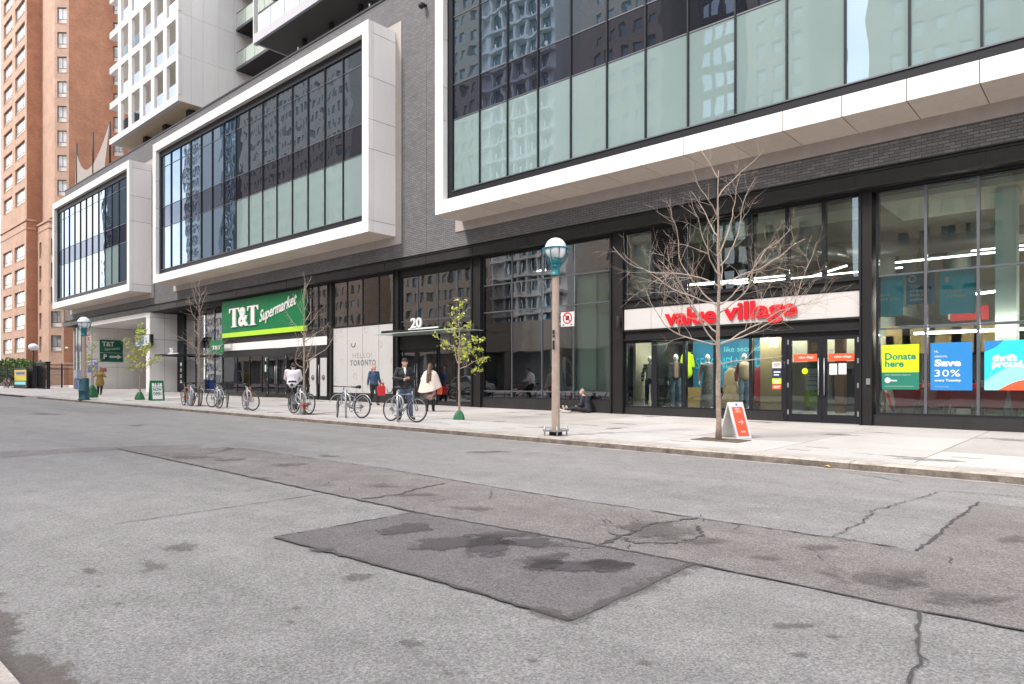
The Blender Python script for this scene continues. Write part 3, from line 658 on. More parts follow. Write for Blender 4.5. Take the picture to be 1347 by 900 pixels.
# ---- shopfront bays
def bay(x0, x1, zs, z1, cols, rows, gm=None, tm=None, mw=.03, sill=True, skip=(), Y=Yg, name='shopfront', deep=.14, mm='mull', special={}):
    """black frame with mullions at cols and transoms at rows; every pane its own sub-part"""
    f = MB(); f.box(x0, x0+.06, Y-.05, Y+deep, zs, z1); f.box(x1-.06, x1, Y-.05, Y+deep, zs, z1); f.box(x0+.06, x1-.06, Y-.05, Y+deep, z1-.07, z1); f.box(x0+.06, x1-.06, Y-.05, Y+deep, zs, zs+.05)
    fr = f.build(name, M['mull'], bld)
    cs = [x0+.06]+[c for c in cols]+[x1-.06]; rw = [zs+.05]+list(rows)+[z1-.07]
    for c in cols: MB().box(c-mw, c+mw, Y-.045, Y+deep-.01, zs+.05, z1-.07).build('mullion', M[mm], fr)
    for z in rows:
        for i, (a, c) in enumerate(zip(cs, cs[1:])):
            MB().box(a+(mw if i else 0), c-(mw if i < len(cs)-2 else 0), Y-.03, Y+.06, z-.022, z+.022).build('transom', M['mull2'], fr)
    for i, (a, c) in enumerate(zip(cs, cs[1:])):
        for j, (za, zc) in enumerate(zip(rw, rw[1:])):
            if (i, j) in skip: continue
            m = special.get((i, j), gm or M['glass'])
            MB().box(a+(mw if i else 0)+.001, c-(mw if i < len(cs)-2 else 0)-.001, Y-.008, Y+.008, za+(.022 if j else 0)+.001, zc-(.022 if j < len(rw)-2 else 0)-.001).build('window_pane', m, fr)
    return fr
def plinth(x0, x1, z1, Y=Yg-.07, m='steel2'):
    b = MB(); b.hexa([(x0,Y,SW(x0,Y)-.15),(x1,Y,SW(x1,Y)-.15),(x1,Y+.5,SW(x1,Y)-.15),(x0,Y+.5,SW(x0,Y)-.15)], [(x0,Y,z1),(x1,Y,z1),(x1,Y+.5,z1),(x0,Y+.5,z1)])
    b.build('plinth', M[m], bld)
def pilaster(x0, x1, z0=0, z1=6.3, Y=Yg-.12):
    b = MB(); b.box(x0, x1, Y, Y+.45, z0 if z0 else SW(x0, Y)-.1, z1); w = (x1-x0)
    b.box(x0+w*.0, x0+w*.12, Y-.06, Y, SW(x0, Y), z1-.02); b.box(x1-w*.12, x1, Y-.06, Y, SW(x0, Y), z1-.02)
    b.build('pilaster', M['steel'], bld)
PG = lambda p: PX(p, Yg)
# bay A: tall window wall at the right
bayA = bay(PG(1153), 3.0, .5, 6.28, [PG(1218), PG(1287), -1.45, -.3, .85, 2.0], [2.70, 4.06], mm='mull2')
plinth(PG(1149), 3.0, .498)
pilaster(PG(1133), PG(1149))
# bay B: thrift shop: doors, lower windows, white fascia, upper windows
xB0, xB1 = PG(823), PG(1133)
up_cols = [PG(p) for p in (859.5, 902.5, 943, 987, 1036, 1084)]
bayB = bay(xB0, xB1, 4.06, 6.28, up_cols, [], mw=.05, special={(1, 0): M['core']})
lw = MB()
for z in [4.97+.055*k for k in range(21)]: lw.obox(((up_cols[0]+up_cols[1])/2, Yg-.03, z), (1,0,0), (0,1,.5), (0,-.5,1), (up_cols[1]-up_cols[0])/2-.05, .03, .008)
lv = lw.build('ventilation_louvre', M['steel'], bld)
bay(PG(1136.5), PG(1149.5), 4.06, 6.28, [], []) if False else None
bayL = bay(xB0, PG(1031.5), .5, 2.68, [PG(861.5), PG(900.5), PG(941), PG(988)], [], mw=.045)
MB().box(PG(861.5)-.1, PG(861.5)+.1, Yg-.05, Yg+.6, .55, 2.6).build('window_fin', M['mull'], bld)
plinth(xB0, PG(1031.5), .498)
b = MB(); b.box(xB0, xB1, Yg-.06, Yg+.2, 2.681, 3.04); b.box(xB0, xB1, Yg-.14, Yg-.06, 2.99, 3.04); b.box(xB0, xB1, Yg-.14, Yg-.06, 2.70, 2.75)
b.box(xB0, xB1, Yg-.06, Yg+.2, 3.74, 4.058); b.box(xB0, xB1, Yg-.14, Yg-.06, 4.0, 4.05); b.box(xB0, xB1, Yg-.14, Yg-.06, 3.76, 3.81)
b.build('fascia_channel', M['steel'], bld)
sign = thing('shop_sign', 'long white fascia sign with red lettering above the shop doors', 'sign', (xB0, Yg, 3.0))
sj = [xB0+.01, PG(857), PG(899), PG(941), PG(988), PG(1034), xB1-.01]
sj = [xB0+.01, PG(858.5), PG(899), PG(943), PG(985.5), PG(1034.5), xB1-.01]
for a, c in zip(sj, sj[1:]): MB().box(a+.006, c-.006, Yg-.10, Yg-.03, 3.05, 3.73).build('sign_panel', mat('warm white sign panel', (.52,.50,.49), .4) if 'warm white sign panel' not in bpy.data.materials else bpy.data.materials['warm white sign panel'], sign)
def bold_word(s, xa, xc, z0, z1, Y, m, parent, depth=.055, bold=.029, shear=0):
    text(s, (xa, Y, z0), (1,0,0), (0,0,1), xc-xa, z1-z0, m, 'letters', parent, bold=bold, depth=depth, spacing=.98, shear=shear)
bold_word('value', PG(877.5), PG(945), 3.10, 3.64, Yg-.11, M['signred'], sign)
bold_word('village', PG(954), PG(1051), 2.98+.02, 3.68, Yg-.11, M['signred'], sign)
# double doors
def door(x0, x1, z0, z1, Y, handle, gm=None, parent=bld, fill=None):
    f = MB(); s = .12; f.box(x0, x0+s, Y-.04, Y+.03, z0, z1); f.box(x1-s, x1, Y-.04, Y+.03, z0, z1); f.box(x0+s, x1-s, Y-.04, Y+.03, z1-.12, z1); f.box(x0+s, x1-s, Y-.04, Y+.03, z0, z0+.22)
    d = f.build('door', M['mull'], parent)
    MB().box(x0+s+.002, x1-s-.002, Y-.012, Y+.004, z0+.222, z1-.122).build('door_pane', gm or M['glass'], d)
    hx = x1-.07 if handle == 'r' else x0+.07
    MB().tube((hx, Y-.1, z0+.75), (hx, Y-.1, z0+1.75), .016).tube((hx, Y-.1, z0+.85), (hx, Y-.04, z0+.85), .012).tube((hx, Y-.1, z0+1.65), (hx, Y-.04, z0+1.65), .012).build('door_handle', M['galv'], d)
    ox = x0+.01 if handle == 'r' else x1-.05
    for zh in (.2, .95, 1.6, 2.15): MB().box(ox, ox+.04, Y-.055, Y-.04, z0+zh, z0+zh+.13).build('hinge', M['galv'], d)
    return d
dz0 = SW(-6, Yg)+.012; dz1 = 2.60; xd0, xd1 = PG(1036), PG(1131); xm = (xd0+xd1)/2
MB().box(PG(1031.5)+.001, xd0-.002, Yg-.06, Yg+.15, SW(-7, Yg)-.05, 2.68).box(xd1+.002, xB1-.001, Yg-.06, Yg+.15, SW(-5.5, Yg)-.05, 2.68).box(xd0-.002, xd1+.002, Yg-.06, Yg+.15, dz1+.004, 2.68).build('door_frame', M['mull'], bld)
door(xd0, xm-.004, dz0, dz1, Yg, 'r'); door(xm+.004, xd1, dz0, dz1, Yg, 'l')
MB().box(xd0, xd1, Yg-.1, Yg+.2, SW(-6, Yg)-.04, SW(-6, Yg)+.01).build('threshold', M['galv'], bld)
# strips and notices on the glass
def notice(px0, py0, px1, py1, m, label, Y=Yg-.014, cat='poster', name='window_poster', t=.003):
    x0, x1 = PX(px0, Y), PX(px1, Y); pc_ = (px0+px1)/2; z1, z0 = PZ(pc_, py0, Y), PZ(pc_, py1, Y)
    o = thing(name, label, cat, (x0, Y, z0)); MB().box(x0, x1, Y-t, Y, z0, z1).build('sheet', m, o); return o, x0, x1, z0, z1, Y-t-.0015
def words(n, s, fx0, fx1, fz0, fz1, m, bold=0., **k):
    o, x0, x1, z0, z1, Y = n; w, h = x1-x0, z1-z0
    text(s, (x0+w*fx0, Y, z0+h*fz0), (1,0,0), (0,0,1), w*(fx1-fx0), h*(fz1-fz0), m, 'lettering', o, bold=bold, depth=.0008, **k)
def patch_(n, fx0, fx1, fz0, fz1, m, name='print', e=0.):
    o, x0, x1, z0, z1, Y = n; w, h = x1-x0, z1-z0
    MB().box(x0+w*fx0, x0+w*fx1, Y-.0005-e, Y+.0012, z0+h*fz0, z0+h*fz1).build(name, m, o)
W_ = M['signwhite']
n = notice(1044, 466, 1075, 475.5, M['orange'], 'orange red shop name strip on the left door glass'); words(n, 'value village', .2, .85, .35, .72, W_, .03)
n = notice(1090, 465, 1125.5, 474.5, M['orange'], 'orange red shop name strip on the right door glass'); words(n, 'value village', .2, .85, .35, .72, W_, .03)
for i, (a, c, d, e, lab) in enumerate([(1091,1101,478.5,493,'left white paper notice taped on the right door'), (1103,1113.5,478,492.5,'right white paper notice taped on the right door')]):
    n = notice(a, d, c, e, M['signwhite'], lab, cat='notice', name='paper_notice')
    for q in (.8, .65, .5, .35, .2): patch_(n, .15, .8, q, q+.05, M['paleblue'])
n = notice(1059, 485, 1079, 513, mat('grey board', (.45,.46,.47), .6), 'grey notice board standing inside the left door', Y=Yg+.25, cat='notice', name='notice_board')
for q in (.72, .6, .42, .2): patch_(n, .15, .85, q, q+.035, M['greytext'])
n = notice(1062, 477, 1080, 484.5, M['green'], 'green donate strip inside the left door', Y=Yg+.25); words(n, 'Donate', .1, .9, .2, .8, M['postergreen'], .02)
n = notice(1058, 515, 1078, 535, mat('lime board', (.25,.42,.02), .6), 'lime green lower board inside the left door', Y=Yg+.25)
o = MB(); xx, zz = PG(1059), PZ(1059, 488.5, Yg); o.ell((xx, Yg-.016, zz), .085, .003, .085); st_ = o.build('round_sticker', M['posterlime']); tag(st_, 'round yellow sticker on the left door glass', 'sticker')
xx = PG(1018.5); z18 = PZ(1018.5, 456, Yg)
text('18', (PG(1012), Yg-.012, PZ(1012, 457.5, Yg)), (1,0,0), (0,0,1), .27, .20, mat('bright white vinyl', (.9,.9,.9), .5), 'house_number', None, bold=.022, depth=.002, label='white house number 18 on the glass left of the doors', category='number')
for (y0, y1, mm, lab) in [(476,484,M['signwhite'],'white hours notice under the house number'), (485,497,M['navy'],'dark blue card notice under the hours notice'), (498,505,M['posterlime'],'lime green sticker strip beside the doors'), (506,512,M['orange'],'orange red sticker strip beside the doors, lowest of its column')]:
    n = notice(1016, y0, 1028.5, y1, mm, lab, cat='sticker', name='window_sticker')
    patch_(n, .15, .85, .55, .7, M['greytext'] if mm is M['signwhite'] else W_); patch_(n, .15, .7, .25, .38, M['greytext'] if mm is M['signwhite'] else W_)
# big posters in the right window
n = notice(1160, 453.5, 1209, 512.5, M['postergreen'], 'lime and dark green donation poster in the shop window')
patch_(n, 0, 1, .385, 1, M['posterlime'], 'lime_field'); words(n, 'Donate', .09, .92, .66, .82, M['postergreen'], .035); words(n, 'here', .09, .6, .50, .655, M['postergreen'], .035)
words(n, 'Donation Centre', .09, .62, .89, .93, M['postergreen'], .0); words(n, 'to our nonprofit partner', .09, .78, .43, .46, M['postergreen']); words(n, 'your donations support', .09, .78, .31, .34, W_); words(n, 'Diabetes', .22, .42, .18, .23, W_, .03)
o_, x0, x1, z0, z1, Y_ = n; MB().ell((x0+.16*(x1-x0), Y_-.002, z0+.205*(z1-z0)), .07, .003, .07).build('logo', W_, o_); words(n, 'drop off clothing and household goods', .09, .85, .06, .085, W_)
n = notice(1224, 450.5, 1279, 513.5, M['posterblue'], 'blue seniors discount poster in the shop window')
words(n, 'Hi,', .1, .2, .78, .84, W_); words(n, 'seniors.', .1, .42, .69, .745, W_, .0); words(n, 'Save', .1, .74, .5, .65, W_, .05); words(n, '30%', .1, .72, .285, .43, W_, .008, spacing=1.1); words(n, 'every Tuesday.', .1, .75, .17, .235, W_, .03); words(n, 'some exclusions apply', .1, .45, .065, .085, W_)
n = notice(1295, 447.5, 1368, 513.5, M['cyan'], 'cyan, blue and orange wave patterned poster at the right edge of the window')
o_, x0, x1, z0, z1, Y_ = n; w, h = x1-x0, z1-z0
P = lambda a, c, e=.001: (x0+w*a, Y_-e, z0+h*c)
MB().poly([P(0,1),P(0,.78),P(.2,.86),P(.36,1)]).build('blue_field', M['posterblue'], o_)
MB().poly([P(.25,.0,.002)]+[P(.25+.65*t, .21*math.sin(t*1.9), .002) for t in (.15,.3,.45,.6,.75,.9,1.)]+[P(1,.19,.002),P(1,0,.002)]).build('orange_wave', M['orange'], o_)
MB().poly([P(0,0,.0008),P(.0,.18,.0008),P(.3,.40,.0008),P(.6,.52,.0008),P(1,.52,.0008),P(1,0,.0008)]).build('pale_wave', M['paleblue'], o_)
words((o_,x0,x1,z0,z1,Y_-.004), 'thrift', .14, .60, .58, .72, W_, .05); words((o_,x0,x1,z0,z1,Y_-.004), 'proud.', .14, .74, .42, .60, W_, .05)
dots = MB(); rd = random.Random(2)
for i in range(9):
    for j in range(14):
        a, c = .34+j*.046+.02*(i % 2), .96-i*.028
        if c > .74-.0+ (a-.34)*-.1 and c < .62+(a-.1)*.9: dots.box(x0+w*a, x0+w*a+.02, Y_-.003, Y_-.0015, z0+h*c, z0+h*c+.012)
dots.build('dot_pattern', M['tealdark'], o_)
dots = MB()
for i in range(14): a, c = rd.uniform(.05, .9), rd.uniform(.3, .82); dots.box(x0+w*a, x0+w*a+.05, Y_-.003, Y_-.0015, z0+h*c, z0+h*c+.012)
dots.build('dash_pattern', M['paleblue'], o_)
# hanging banners behind the second row
n = notice(1156, 361, 1188, 416, M['teal'], 'teal greeting banner hanging leftmost behind the upper panes', Y=Yg+.2); words(n, 'nice\nsee you', .06, .82, .36, .56, W_, .02)
n = notice(1192, 360, 1230, 400, M['tealdark'], 'dark teal banner about one of a kind finds behind the upper panes', Y=Yg+.3); words(n, 'Your one\nof-a-kind\nfinds are\nwaiting', .12, .85, .08, .66, W_, .02)
o_, x0, x1, z0, z1, Y_ = n; b = MB(); b.torus((x0+.22*(x1-x0), Y_-.002, z0+.85*(z1-z0)), .075, .022, 'y'); b.build('emblem', W_, o_)
n = notice(1236, 354, 1284, 413, M['teal'], 'teal happy thrifting banner hanging behind the upper panes', Y=Yg+.2); words(n, 'Happy\nthrifting.', .15, .78, .34, .57, W_, .02)
patch_(n, .15, .27, .72, .85, W_, 'emblem')
# door intercom
x_ = PX(1143, Yg-.13); MB().box(x_-.06, x_+.06, Yg-.16, Yg-.121, 1.27, 1.43).build('door_intercom', M['alu'], None, label='small silver intercom box on the black pilaster right of the doors', category='intercom')
# wall lamps on pilasters
def sconce(px, py, label):
    x_ = PX(px, Yg-.2); z_ = PZ(px, py, Yg-.2); o = MB().lathe((x_, Yg-.27, z_-.19), [(.055,0),(.06,.01),(.06,.37),(.055,.38)], 14); o.box(x_-.03, x_+.03, Yg-.27, Yg-.12, z_-.03, z_+.03)
    tag(o.build('wall_lamp', M['steel2']), label, 'lamp')
sconce(814.5, 424, 'dark cylindrical wall lamp on the pilaster left of the white fascia sign')
sconce(625, 432, 'dark cylindrical wall lamp on the pilaster right of the glass canopy')

# bay C: dark windows behind the lamp
bayC = bay(PG(636), PG(805), .70, 6.28, [PG(674), PG(713.5), PG(755)], [.98, 4.06, 5.12], gm=M['glassd'], mm='mull2', mw=.02, special={(i, j): M['glass'] for i in (0, 3) for j in (1, 2)})
plinth(PG(636)-.02, PG(805)+.02, .698)
pilaster(PG(805)+.02, PG(823)-.01); pilaster(PG(623), PG(636)-.02)
# bay D: entrance of number 20
bayD = bay(PG(527)+.02, PG(622.5)-.02, 3.55, 6.0, [PG(550), PG(576), PG(602)], [4.0], gm=M['glassd'], mm='mull2', mw=.02)
b = MB(); b.box(PG(527), PG(623), Yg-.05, Yg+.2, 6.002, 6.28); b.build('lintel', M['steel'], bld)
Yd = Yg+.0
bayD2 = bay(PG(575)+.1, PG(622.5)-.02, .48, 3.54, [PG(602)], [], gm=M['glassd'], mw=.03)
plinth(PG(575)+.1, PG(623), .478)
dz0 = SW(-23, Yg)+.01
MB().box(PG(527)+.02, PG(575)+.1, Yg-.06, Yg+.12, 2.75, 3.54).build('door_header', M['steel'], bld)
door(PG(528)+.1, PG(549)-.01, dz0, 2.74, Yg, 'r', M['glassd']); door(PG(549)+.01, PG(574)+.05, dz0, 2.74, Yg, 'l', M['glassd'])
# glass canopy with the number
cp = thing('glass_canopy', 'thin glass and black steel canopy carrying the number 20 over the entrance', 'canopy', (PG(550), Yg, 3.3))
cx0, cx1 = PX(505, Yg-1.1), PX(590, Yg-1.1)
MB().box(cx0, cx0+1.3, Yg-1.25, Yg-.07, 3.42, 3.52).box(cx0+1.3, cx1, Yg-1.25, Yg-.07, 3.46, 3.5).build('steel_edge', M['steel'], cp)
MB().box(cx0-.25, cx1+.9, Yg-1.5, Yg-.09, 3.36, 3.385).build('glass_sheet', M['greenrail'], cp)
MB().box(PX(538, Yg-1.25), PX(577, Yg-1.25), Yg-1.3, Yg-1.2, 3.47, 3.53).build('number_rail', M['signwhite'], cp)
text('20', (PX(541, Yg-1.28), Yg-1.27, 3.53), (1,0,0), (0,0,1), .68, .42, M['signwhite'], 'digits', cp, bold=.025, depth=.06)
pilaster(PG(520.4)+.02, PG(527))
# bay E: dark upper glass over the white vinyl wall
bayE = bay(PG(438.5), PG(520.4), 4.0, 6.28, [PG(457.4), PG(477.6), PG(499)], [], gm=M['glassd'], mm='mull', mw=.022)
ve = thing('printed_window_wall', 'white vinyl covered shop window printed with a hello greeting', 'sign', (PG(480), Yg, .8))
hx = [PG(438.5)+.05, PG(457.4), PG(477.6), PG(499), PG(520.4)-.04]
for a, c in zip(hx, hx[1:]): MB().box(a+.012, c-.012, Yg-.03, Yg, .80, 3.97).build('vinyl_panel', M['hello'], ve)
text('HELLO!', (PG(464.5), Yg-.032, PZ(464.5, 471.5, Yg)), (1,0,0), (0,0,1), PG(490)-PG(464.5), .24, M['tantext'], 'lettering', ve, bold=.01, spacing=1.2)
text('TORONTO', (PG(461.5), Yg-.032, PZ(461.5, 481.5, Yg)), (1,0,0), (0,0,1), PG(495)-PG(461.5), .27, M['greytext'], 'lettering', ve, bold=.02, spacing=1.2)
for i, (px, py, r_, kind) in enumerate([(465.5,452,.17,1),(451,475.5,.13,0),(468,495,.14,0),(513.5,511,.2,1),(450,436,.09,0),(482,434.5,.12,0),(501,453,.14,0),(517,475,.13,0),(443,500,.14,0)]):
    b = MB(); c0 = (PG(px), Yg-.032, PZ(px, py, Yg)); pts = [(c0[0]+r_*math.cos(a), c0[1], c0[2]+r_*math.sin(a)) for a in [(-3.2+.25*k) if kind else (.25*k) for k in range(14 if kind else 25)]]
    b.path(pts, .025 if kind else .01, 4); b.build('plate_print', M['greytext'] if kind else M['flash'], ve)
MB().box(PG(438.5), PG(520.4), Yg-.05, Yg+.2, 3.985, 3.999).build('lintel', M['steel'], bld); plinth(PG(432.7), PG(520.4)+.02, .79)
pilaster(PG(432.7), PG(438.5), Y=Yg-.06)
# bay F: supermarket front
xF0, xF1 = PG(293), PG(432.7)
bayF = bay(PG(405.2)+.02, PG(438.5)-.01, 4.0, 6.28, [PG(411), PG(419.4), PG(433.5)], [], gm=M['glassd'], mw=.03)
def tt_T(mb, x0, z0, w, h, Y, d):                   # serifed capital T
    mx_ = x0+w/2; s = w*.16
    P = [(x0,z0+h),(x0+w,z0+h),(x0+w,z0+h*.76),(x0+w*.94,z0+h*.76),(x0+w*.86,z0+h*.93),(mx_+s,z0+h*.94),(mx_+s,z0+h*.06),(mx_+s*1.9,z0+h*.03),(mx_+s*1.9,z0),(mx_-s*1.9,z0),(mx_-s*1.9,z0+h*.03),(mx_-s,z0+h*.06),(mx_-s,z0+h*.94),(x0+w*.14,z0+h*.93),(x0+w*.06,z0+h*.76),(x0,z0+h*.76)]
    for q in ([0,1,2,3,4,14-0,15] if False else []): pass
    tri = [[0,15,14,13],[1,4,3,2],[0,13,12,5],[0,5,4,1],[12,11,6,5],[11,10,7,6],[10,9,8,7]]
    o = len(mb.v); n_ = len(P)
    mb.v += [(a, Y-d, c) for a, c in P]+[(a, Y, c) for a, c in P]
    for t in tri: mb.f.append(tuple(o+i for i in t)); mb.sm.append(False)
    for i in range(n_): mb.f.append((o+i, o+n_+i, o+n_+(i+1) % n_, o+(i+1) % n_)); mb.sm.append(False)
def tnt(x0, z0, w, h, Y, d, parent, m=None):
    for xx in (x0, x0+w*.64): b = MB(); tt_T(b, xx, z0, w*.36, h, Y, d); b.build('letter', m or M['signwhite'], parent)
    text('&', (x0+w*.33, Y, z0-h*.0), (1,0,0), (0,0,1), w*.33, h, m or M['signwhite'], 'ampersand', parent, bold=.035, depth=d)
tt = thing('shop_sign', 'big green supermarket fascia sign with white lettering and lime stripe', 'sign', (PG(295.3), Yg, 3.95))
sx0, sx1 = PG(295.3), PG(405.2); seg = [sx0+(sx1-sx0)*k/5 for k in range(6)]
for a, c in zip(seg, seg[1:]):
    MB().box(a+.003, c-.003, Yg-.16, Yg-.05, 4.27, 6.18).build('sign_panel', M['green'], tt); MB().box(a+.003, c-.003, Yg-.165, Yg-.05, 4.0, 4.267).build('lime_stripe', M['lime'], tt)
tnt(PX(302, Yg-.2), PZ(305, 431, Yg-.2), PX(340, Yg-.2)-PX(302, Yg-.2), 1.12, Yg-.17, .07, tt)
text('Supermarket', (PX(341, Yg-.2), Yg-.17, PZ(341, 429, Yg-.2)), (1,0,0), (0,0,1), PX(390, Yg-.2)-PX(341, Yg-.2), .85, M['signwhite'], 'letters', tt, bold=.012, shear=.35, depth=.03, rise=.19)
b = MB(); b.box(xF0, xF1+.02, Yg-.02, Yg+.2, 3.64, 4.0) ; b.box(xF0, PG(405.2)+.02, Yg-.02, Yg+.2, 4.0, 6.28); b.box(xF0, xF1, Yg-.06, Yg+.2, 2.88, 3.2); b.build('fascia_channel', M['steel'], bld)
wj = [PG(p) for p in (296.5, 312, 328, 344.5, 363, 383, 405, 432.7)]
for a, c in zip(wj, wj[1:]): MB().box(a+.008, c-.008, Yg-.07, Yg-.021, 3.21, 3.63).build('fascia_panel', M['white'], bld)
bay(xF0+.02, PG(352), .68, 2.88, [PG(312.5), PG(329), PG(345)], [], mw=.02); plinth(xF0, PG(352), .678)
dz0 = SW(-35, Yg)+.01
bay(PG(377.5), PG(405.5), .68, 2.88, [PG(391)], [], mw=.02); plinth(PG(377.5), PG(405.5), .678)
MB().box(PG(352), PG(377.5), Yg-.05, Yg+.15, 2.75, 2.88).build('door_header', M['steel'], bld)
door(PG(352)+.02, PG(364.5), dz0, 2.74, Yg, 'r'); door(PG(364.8), PG(377.5)-.02, dz0, 2.74, Yg, 'l')
MB().box(PG(405.5), PG(432.7), Yg-.05, Yg+.2, 2.70, 2.88).box(PG(405.5), PG(432.7), Yg+.08, Yg+.2, .3, 2.70).build('door_header', M['steel'], bld)
for (a, c, s_) in ((406, 419.4, 'r'), (420, 433.2, 'l')):
    d_ = door(PG(a)+.03, PG(c)-.02, dz0, 2.69, Yg, s_)
    x0, x1 = PG(a)+.17, PG(c)-.16; MB().box(x0, x1, Yg-.05, Yg-.035, .62, 2.55).build('white_panel', M['hello'], d_)
    MB().torus(((x0+x1)/2, Yg-.055, 1.55), .12, .02, 'y').ell(((x0+x1)/2, Yg-.055, 1.53), .08, .008, .08).build('round_print', M['greytext'], d_)
n = notice(349, 470.5, 353, 475, W_, 'small white number sticker left of the supermarket doors', cat='sticker', name='window_sticker'); words(n, '30', .1, .9, .1, .9, M['greytext'], .05)
n = notice(348.3, 480, 352.8, 489, mat('pale green card', (.4,.6,.5), .6), 'pale green notice left of the supermarket doors', cat='notice', name='paper_notice')
# small blade sign
bs_ = thing('blade_sign', 'small green projecting sign with white letters at the corner of the supermarket', 'sign', (PG(285), Yg-.6, 3.1))
x0, x1 = PX(276, Yg-.5), PX(294, Yg-.5); z1, z0 = PZ(285, 447.5, Yg-.5), PZ(285, 465.5, Yg-.5); MB().box(x0, x1, Yg-.52, Yg-.48, z0, z1).build('sign_board', M['green'], bs_)
tnt(x0+(x1-x0)*.18, z0+(z1-z0)*.32, (x1-x0)*.66, (z1-z0)*.28, Yg-.521, .012, bs_); MB().box(x1-.03, x1+.15, Yg-.5, Yg+.0, z1-.1, z1-.06).build('bracket', M['steel'], bs_)

# bay G: recessed glass between the driveway and the supermarket
Y2 = 20.9; P2 = lambda p: PX(p, Y2)
xG0, xG1 = P2(234), P2(293)
bay(P2(244), xG1+1.5, .72, 6.25, [P2(258), P2(271), P2(283), xG1], [2.9, 4.2], gm=M['glassd'], Y=Y2, mw=.03); plinth(P2(236), xG1+1.5, .70, Y=Y2-.07)
b = MB(); b.box(P2(235), P2(244)-.001, Y2-.1, Y2+.2, .3, 6.28); b.build('pilaster', M['mull'], bld)
for i in range(4): MB().box(P2(239), P2(241), Y2-.104, Y2-.1, 1.2+i*.42, 1.45+i*.42).build('door_number_print', M['signwhite'], bld)
b = MB(); b.box(-51.4, xF0, Yb+.3, Y2+.3, 6.29, 6.34); b.build('recess_soffit', M['steel2'], bld)
MB().box(xF0-.02, xF0+.04, Yg+.2, Y2, .3, 6.28).build('return_wall', M['steel'], bld)
# dark awning of the small entrance left of the recess
aw = thing('glass_canopy', 'small flat black canopy with a white number left of the bare tree', 'canopy', (P2(222), 19.6, 3))
x0, x1 = PX(211, 19.3), PX(238, 19.3); zc = PZ(225, 467.5, 19.3); MB().box(x0, x0+1.2, 18.9, 20.6, zc-.03, zc+.10).box(x0+1.2, x1, 18.9, 20.6, zc+.0, zc+.05).build('canopy_slab', M['steel'], aw)
text('26', (PX(223, 18.9), 18.92, zc+.09), (1,0,0), (0,0,1), .6, .38, M['signwhite'], 'digits', aw, bold=.025, depth=.05)
MB().box(PX(221, 18.9), PX(234, 18.9), 18.87, 18.95, zc+.04, zc+.10).build('number_rail', M['signwhite'], aw)

# driveway portal: white block at its right, white left wall, ceiling, garage mouth
xP0, xP1 = -65.8, -52.2; xc1 = -51.5
b = MB(); b.box(xP1, xc1, 19.0, Y2+.2, .3, 6.25); blk = b.build('portal_pier', M['core'], bld)
for (za, zc) in ((.55, 4.35), (4.36, 5.9), (5.91, 6.25)):
    for (ya, yc) in ((19.0, 19.98), (19.99, Y2+.2)): MB().box(xc1-.01, xc1+.012, ya+.004, yc-.004, za+.004, zc-.004).build('cladding_panel', M['white2'], blk)
    MB().box(xP1+.004, xc1-.004, 18.985, 19.004, za+.004, zc-.004).build('cladding_panel', M['white'], blk)
MB().box(xP0, xP1, 19.0, 19.3, 5.97, 6.28).build('portal_lintel', M['white'], bld)
MB().box(xP0, xP1, 19.3, 30, 5.97, 6.1).build('portal_ceiling', M['white2'], bld)
wl = MB().box(xP0-.3, xP0-.01, 19.0, 30, .3, 6.25).build('portal_wall', M['core'], bld)
for j, (za, zc) in enumerate(((.35, 2.6), (2.61, 4.9), (4.91, 5.96))):
    for k in range(5): MB().box(xP0-.012, xP0+.004, 19.0+k*1.3+.005, 20.3+k*1.3-.005, za+.005, zc-.005).build('cladding_panel', M['white2'], wl)
MB().box(xP0-.29, xP0, 18.985, 19.0, .35, 6.24).build('cladding_panel', M['white'], wl)
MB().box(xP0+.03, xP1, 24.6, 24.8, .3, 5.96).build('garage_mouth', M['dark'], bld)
# left end
b = MB(); b.box(XL+1.2, xP0-.3, 19.7, 20, .3, 6.3); b.build('end_wall', M['dark'], bld)
bay(XL+1.6, xP0-.5, .75, 6.2, [-69.0, -68.0, -67.1], [2.9, 4.6], gm=glass_mat('grey end glazing', base=.06, boost=.25, opaque=(.20,.22,.23), col2=(.08,.09,.10)), Y=19.45, mw=.03)
MB().box(XL+1.25, XL+1.6, 19.4, 19.6, .3, 6.3).build('pilaster', mat('grey end pier', (.33,.31,.30), .7), bld)
# portal signs
Xw = xP0+.03
def side_pt(px): u = (px-CX)/F; dx, dy = -ST+u*CT, CT+u*ST; return Xw/dx*dy          # y where a photo column meets the portal's left wall
def side_z(px, py): u = (px-CX)/F; return HR+(HY-py)/F/(-ST+u*CT)*Xw
ps = thing('wall_sign', 'dark green supermarket parking sign with white arrow on the white driveway wall', 'sign', (Xw, 20, 2.7))
y0, y1 = side_pt(131), side_pt(161.5); z1, zm, z0 = side_z(146, 447.5), side_z(146, 464.3), side_z(146, 476)
MB().box(Xw, Xw+.04, y0, y1, zm+.03, z1).build('upper_board', M['green2'], ps); MB().box(Xw, Xw+.04, y0, y1, z0, zm-.03).build('lower_board', M['green2'], ps)
w = y1-y0; d_ = (0,1,0)
text('T&T', (Xw+.041, y0+.1*w, zm+.55), d_, (0,0,1), w*.52, .42, W_, 'letters', ps, bold=.03, depth=.005)
text('Supermarket', (Xw+.041, y0+.2*w, zm+.12), d_, (0,0,1), w*.68, .3, W_, 'letters', ps, shear=.3, depth=.005, rise=.1)
text('P', (Xw+.05, y0+.16*w, z0+.22), d_, (0,0,1), w*.14, .42, W_, 'letters', ps, bold=.03, depth=.005)
MB().box(Xw+.04, Xw+.046, y0+.12*w, y0+.36*w, z0+.12, z0+.75).build('blue_field', M['navy'], ps)
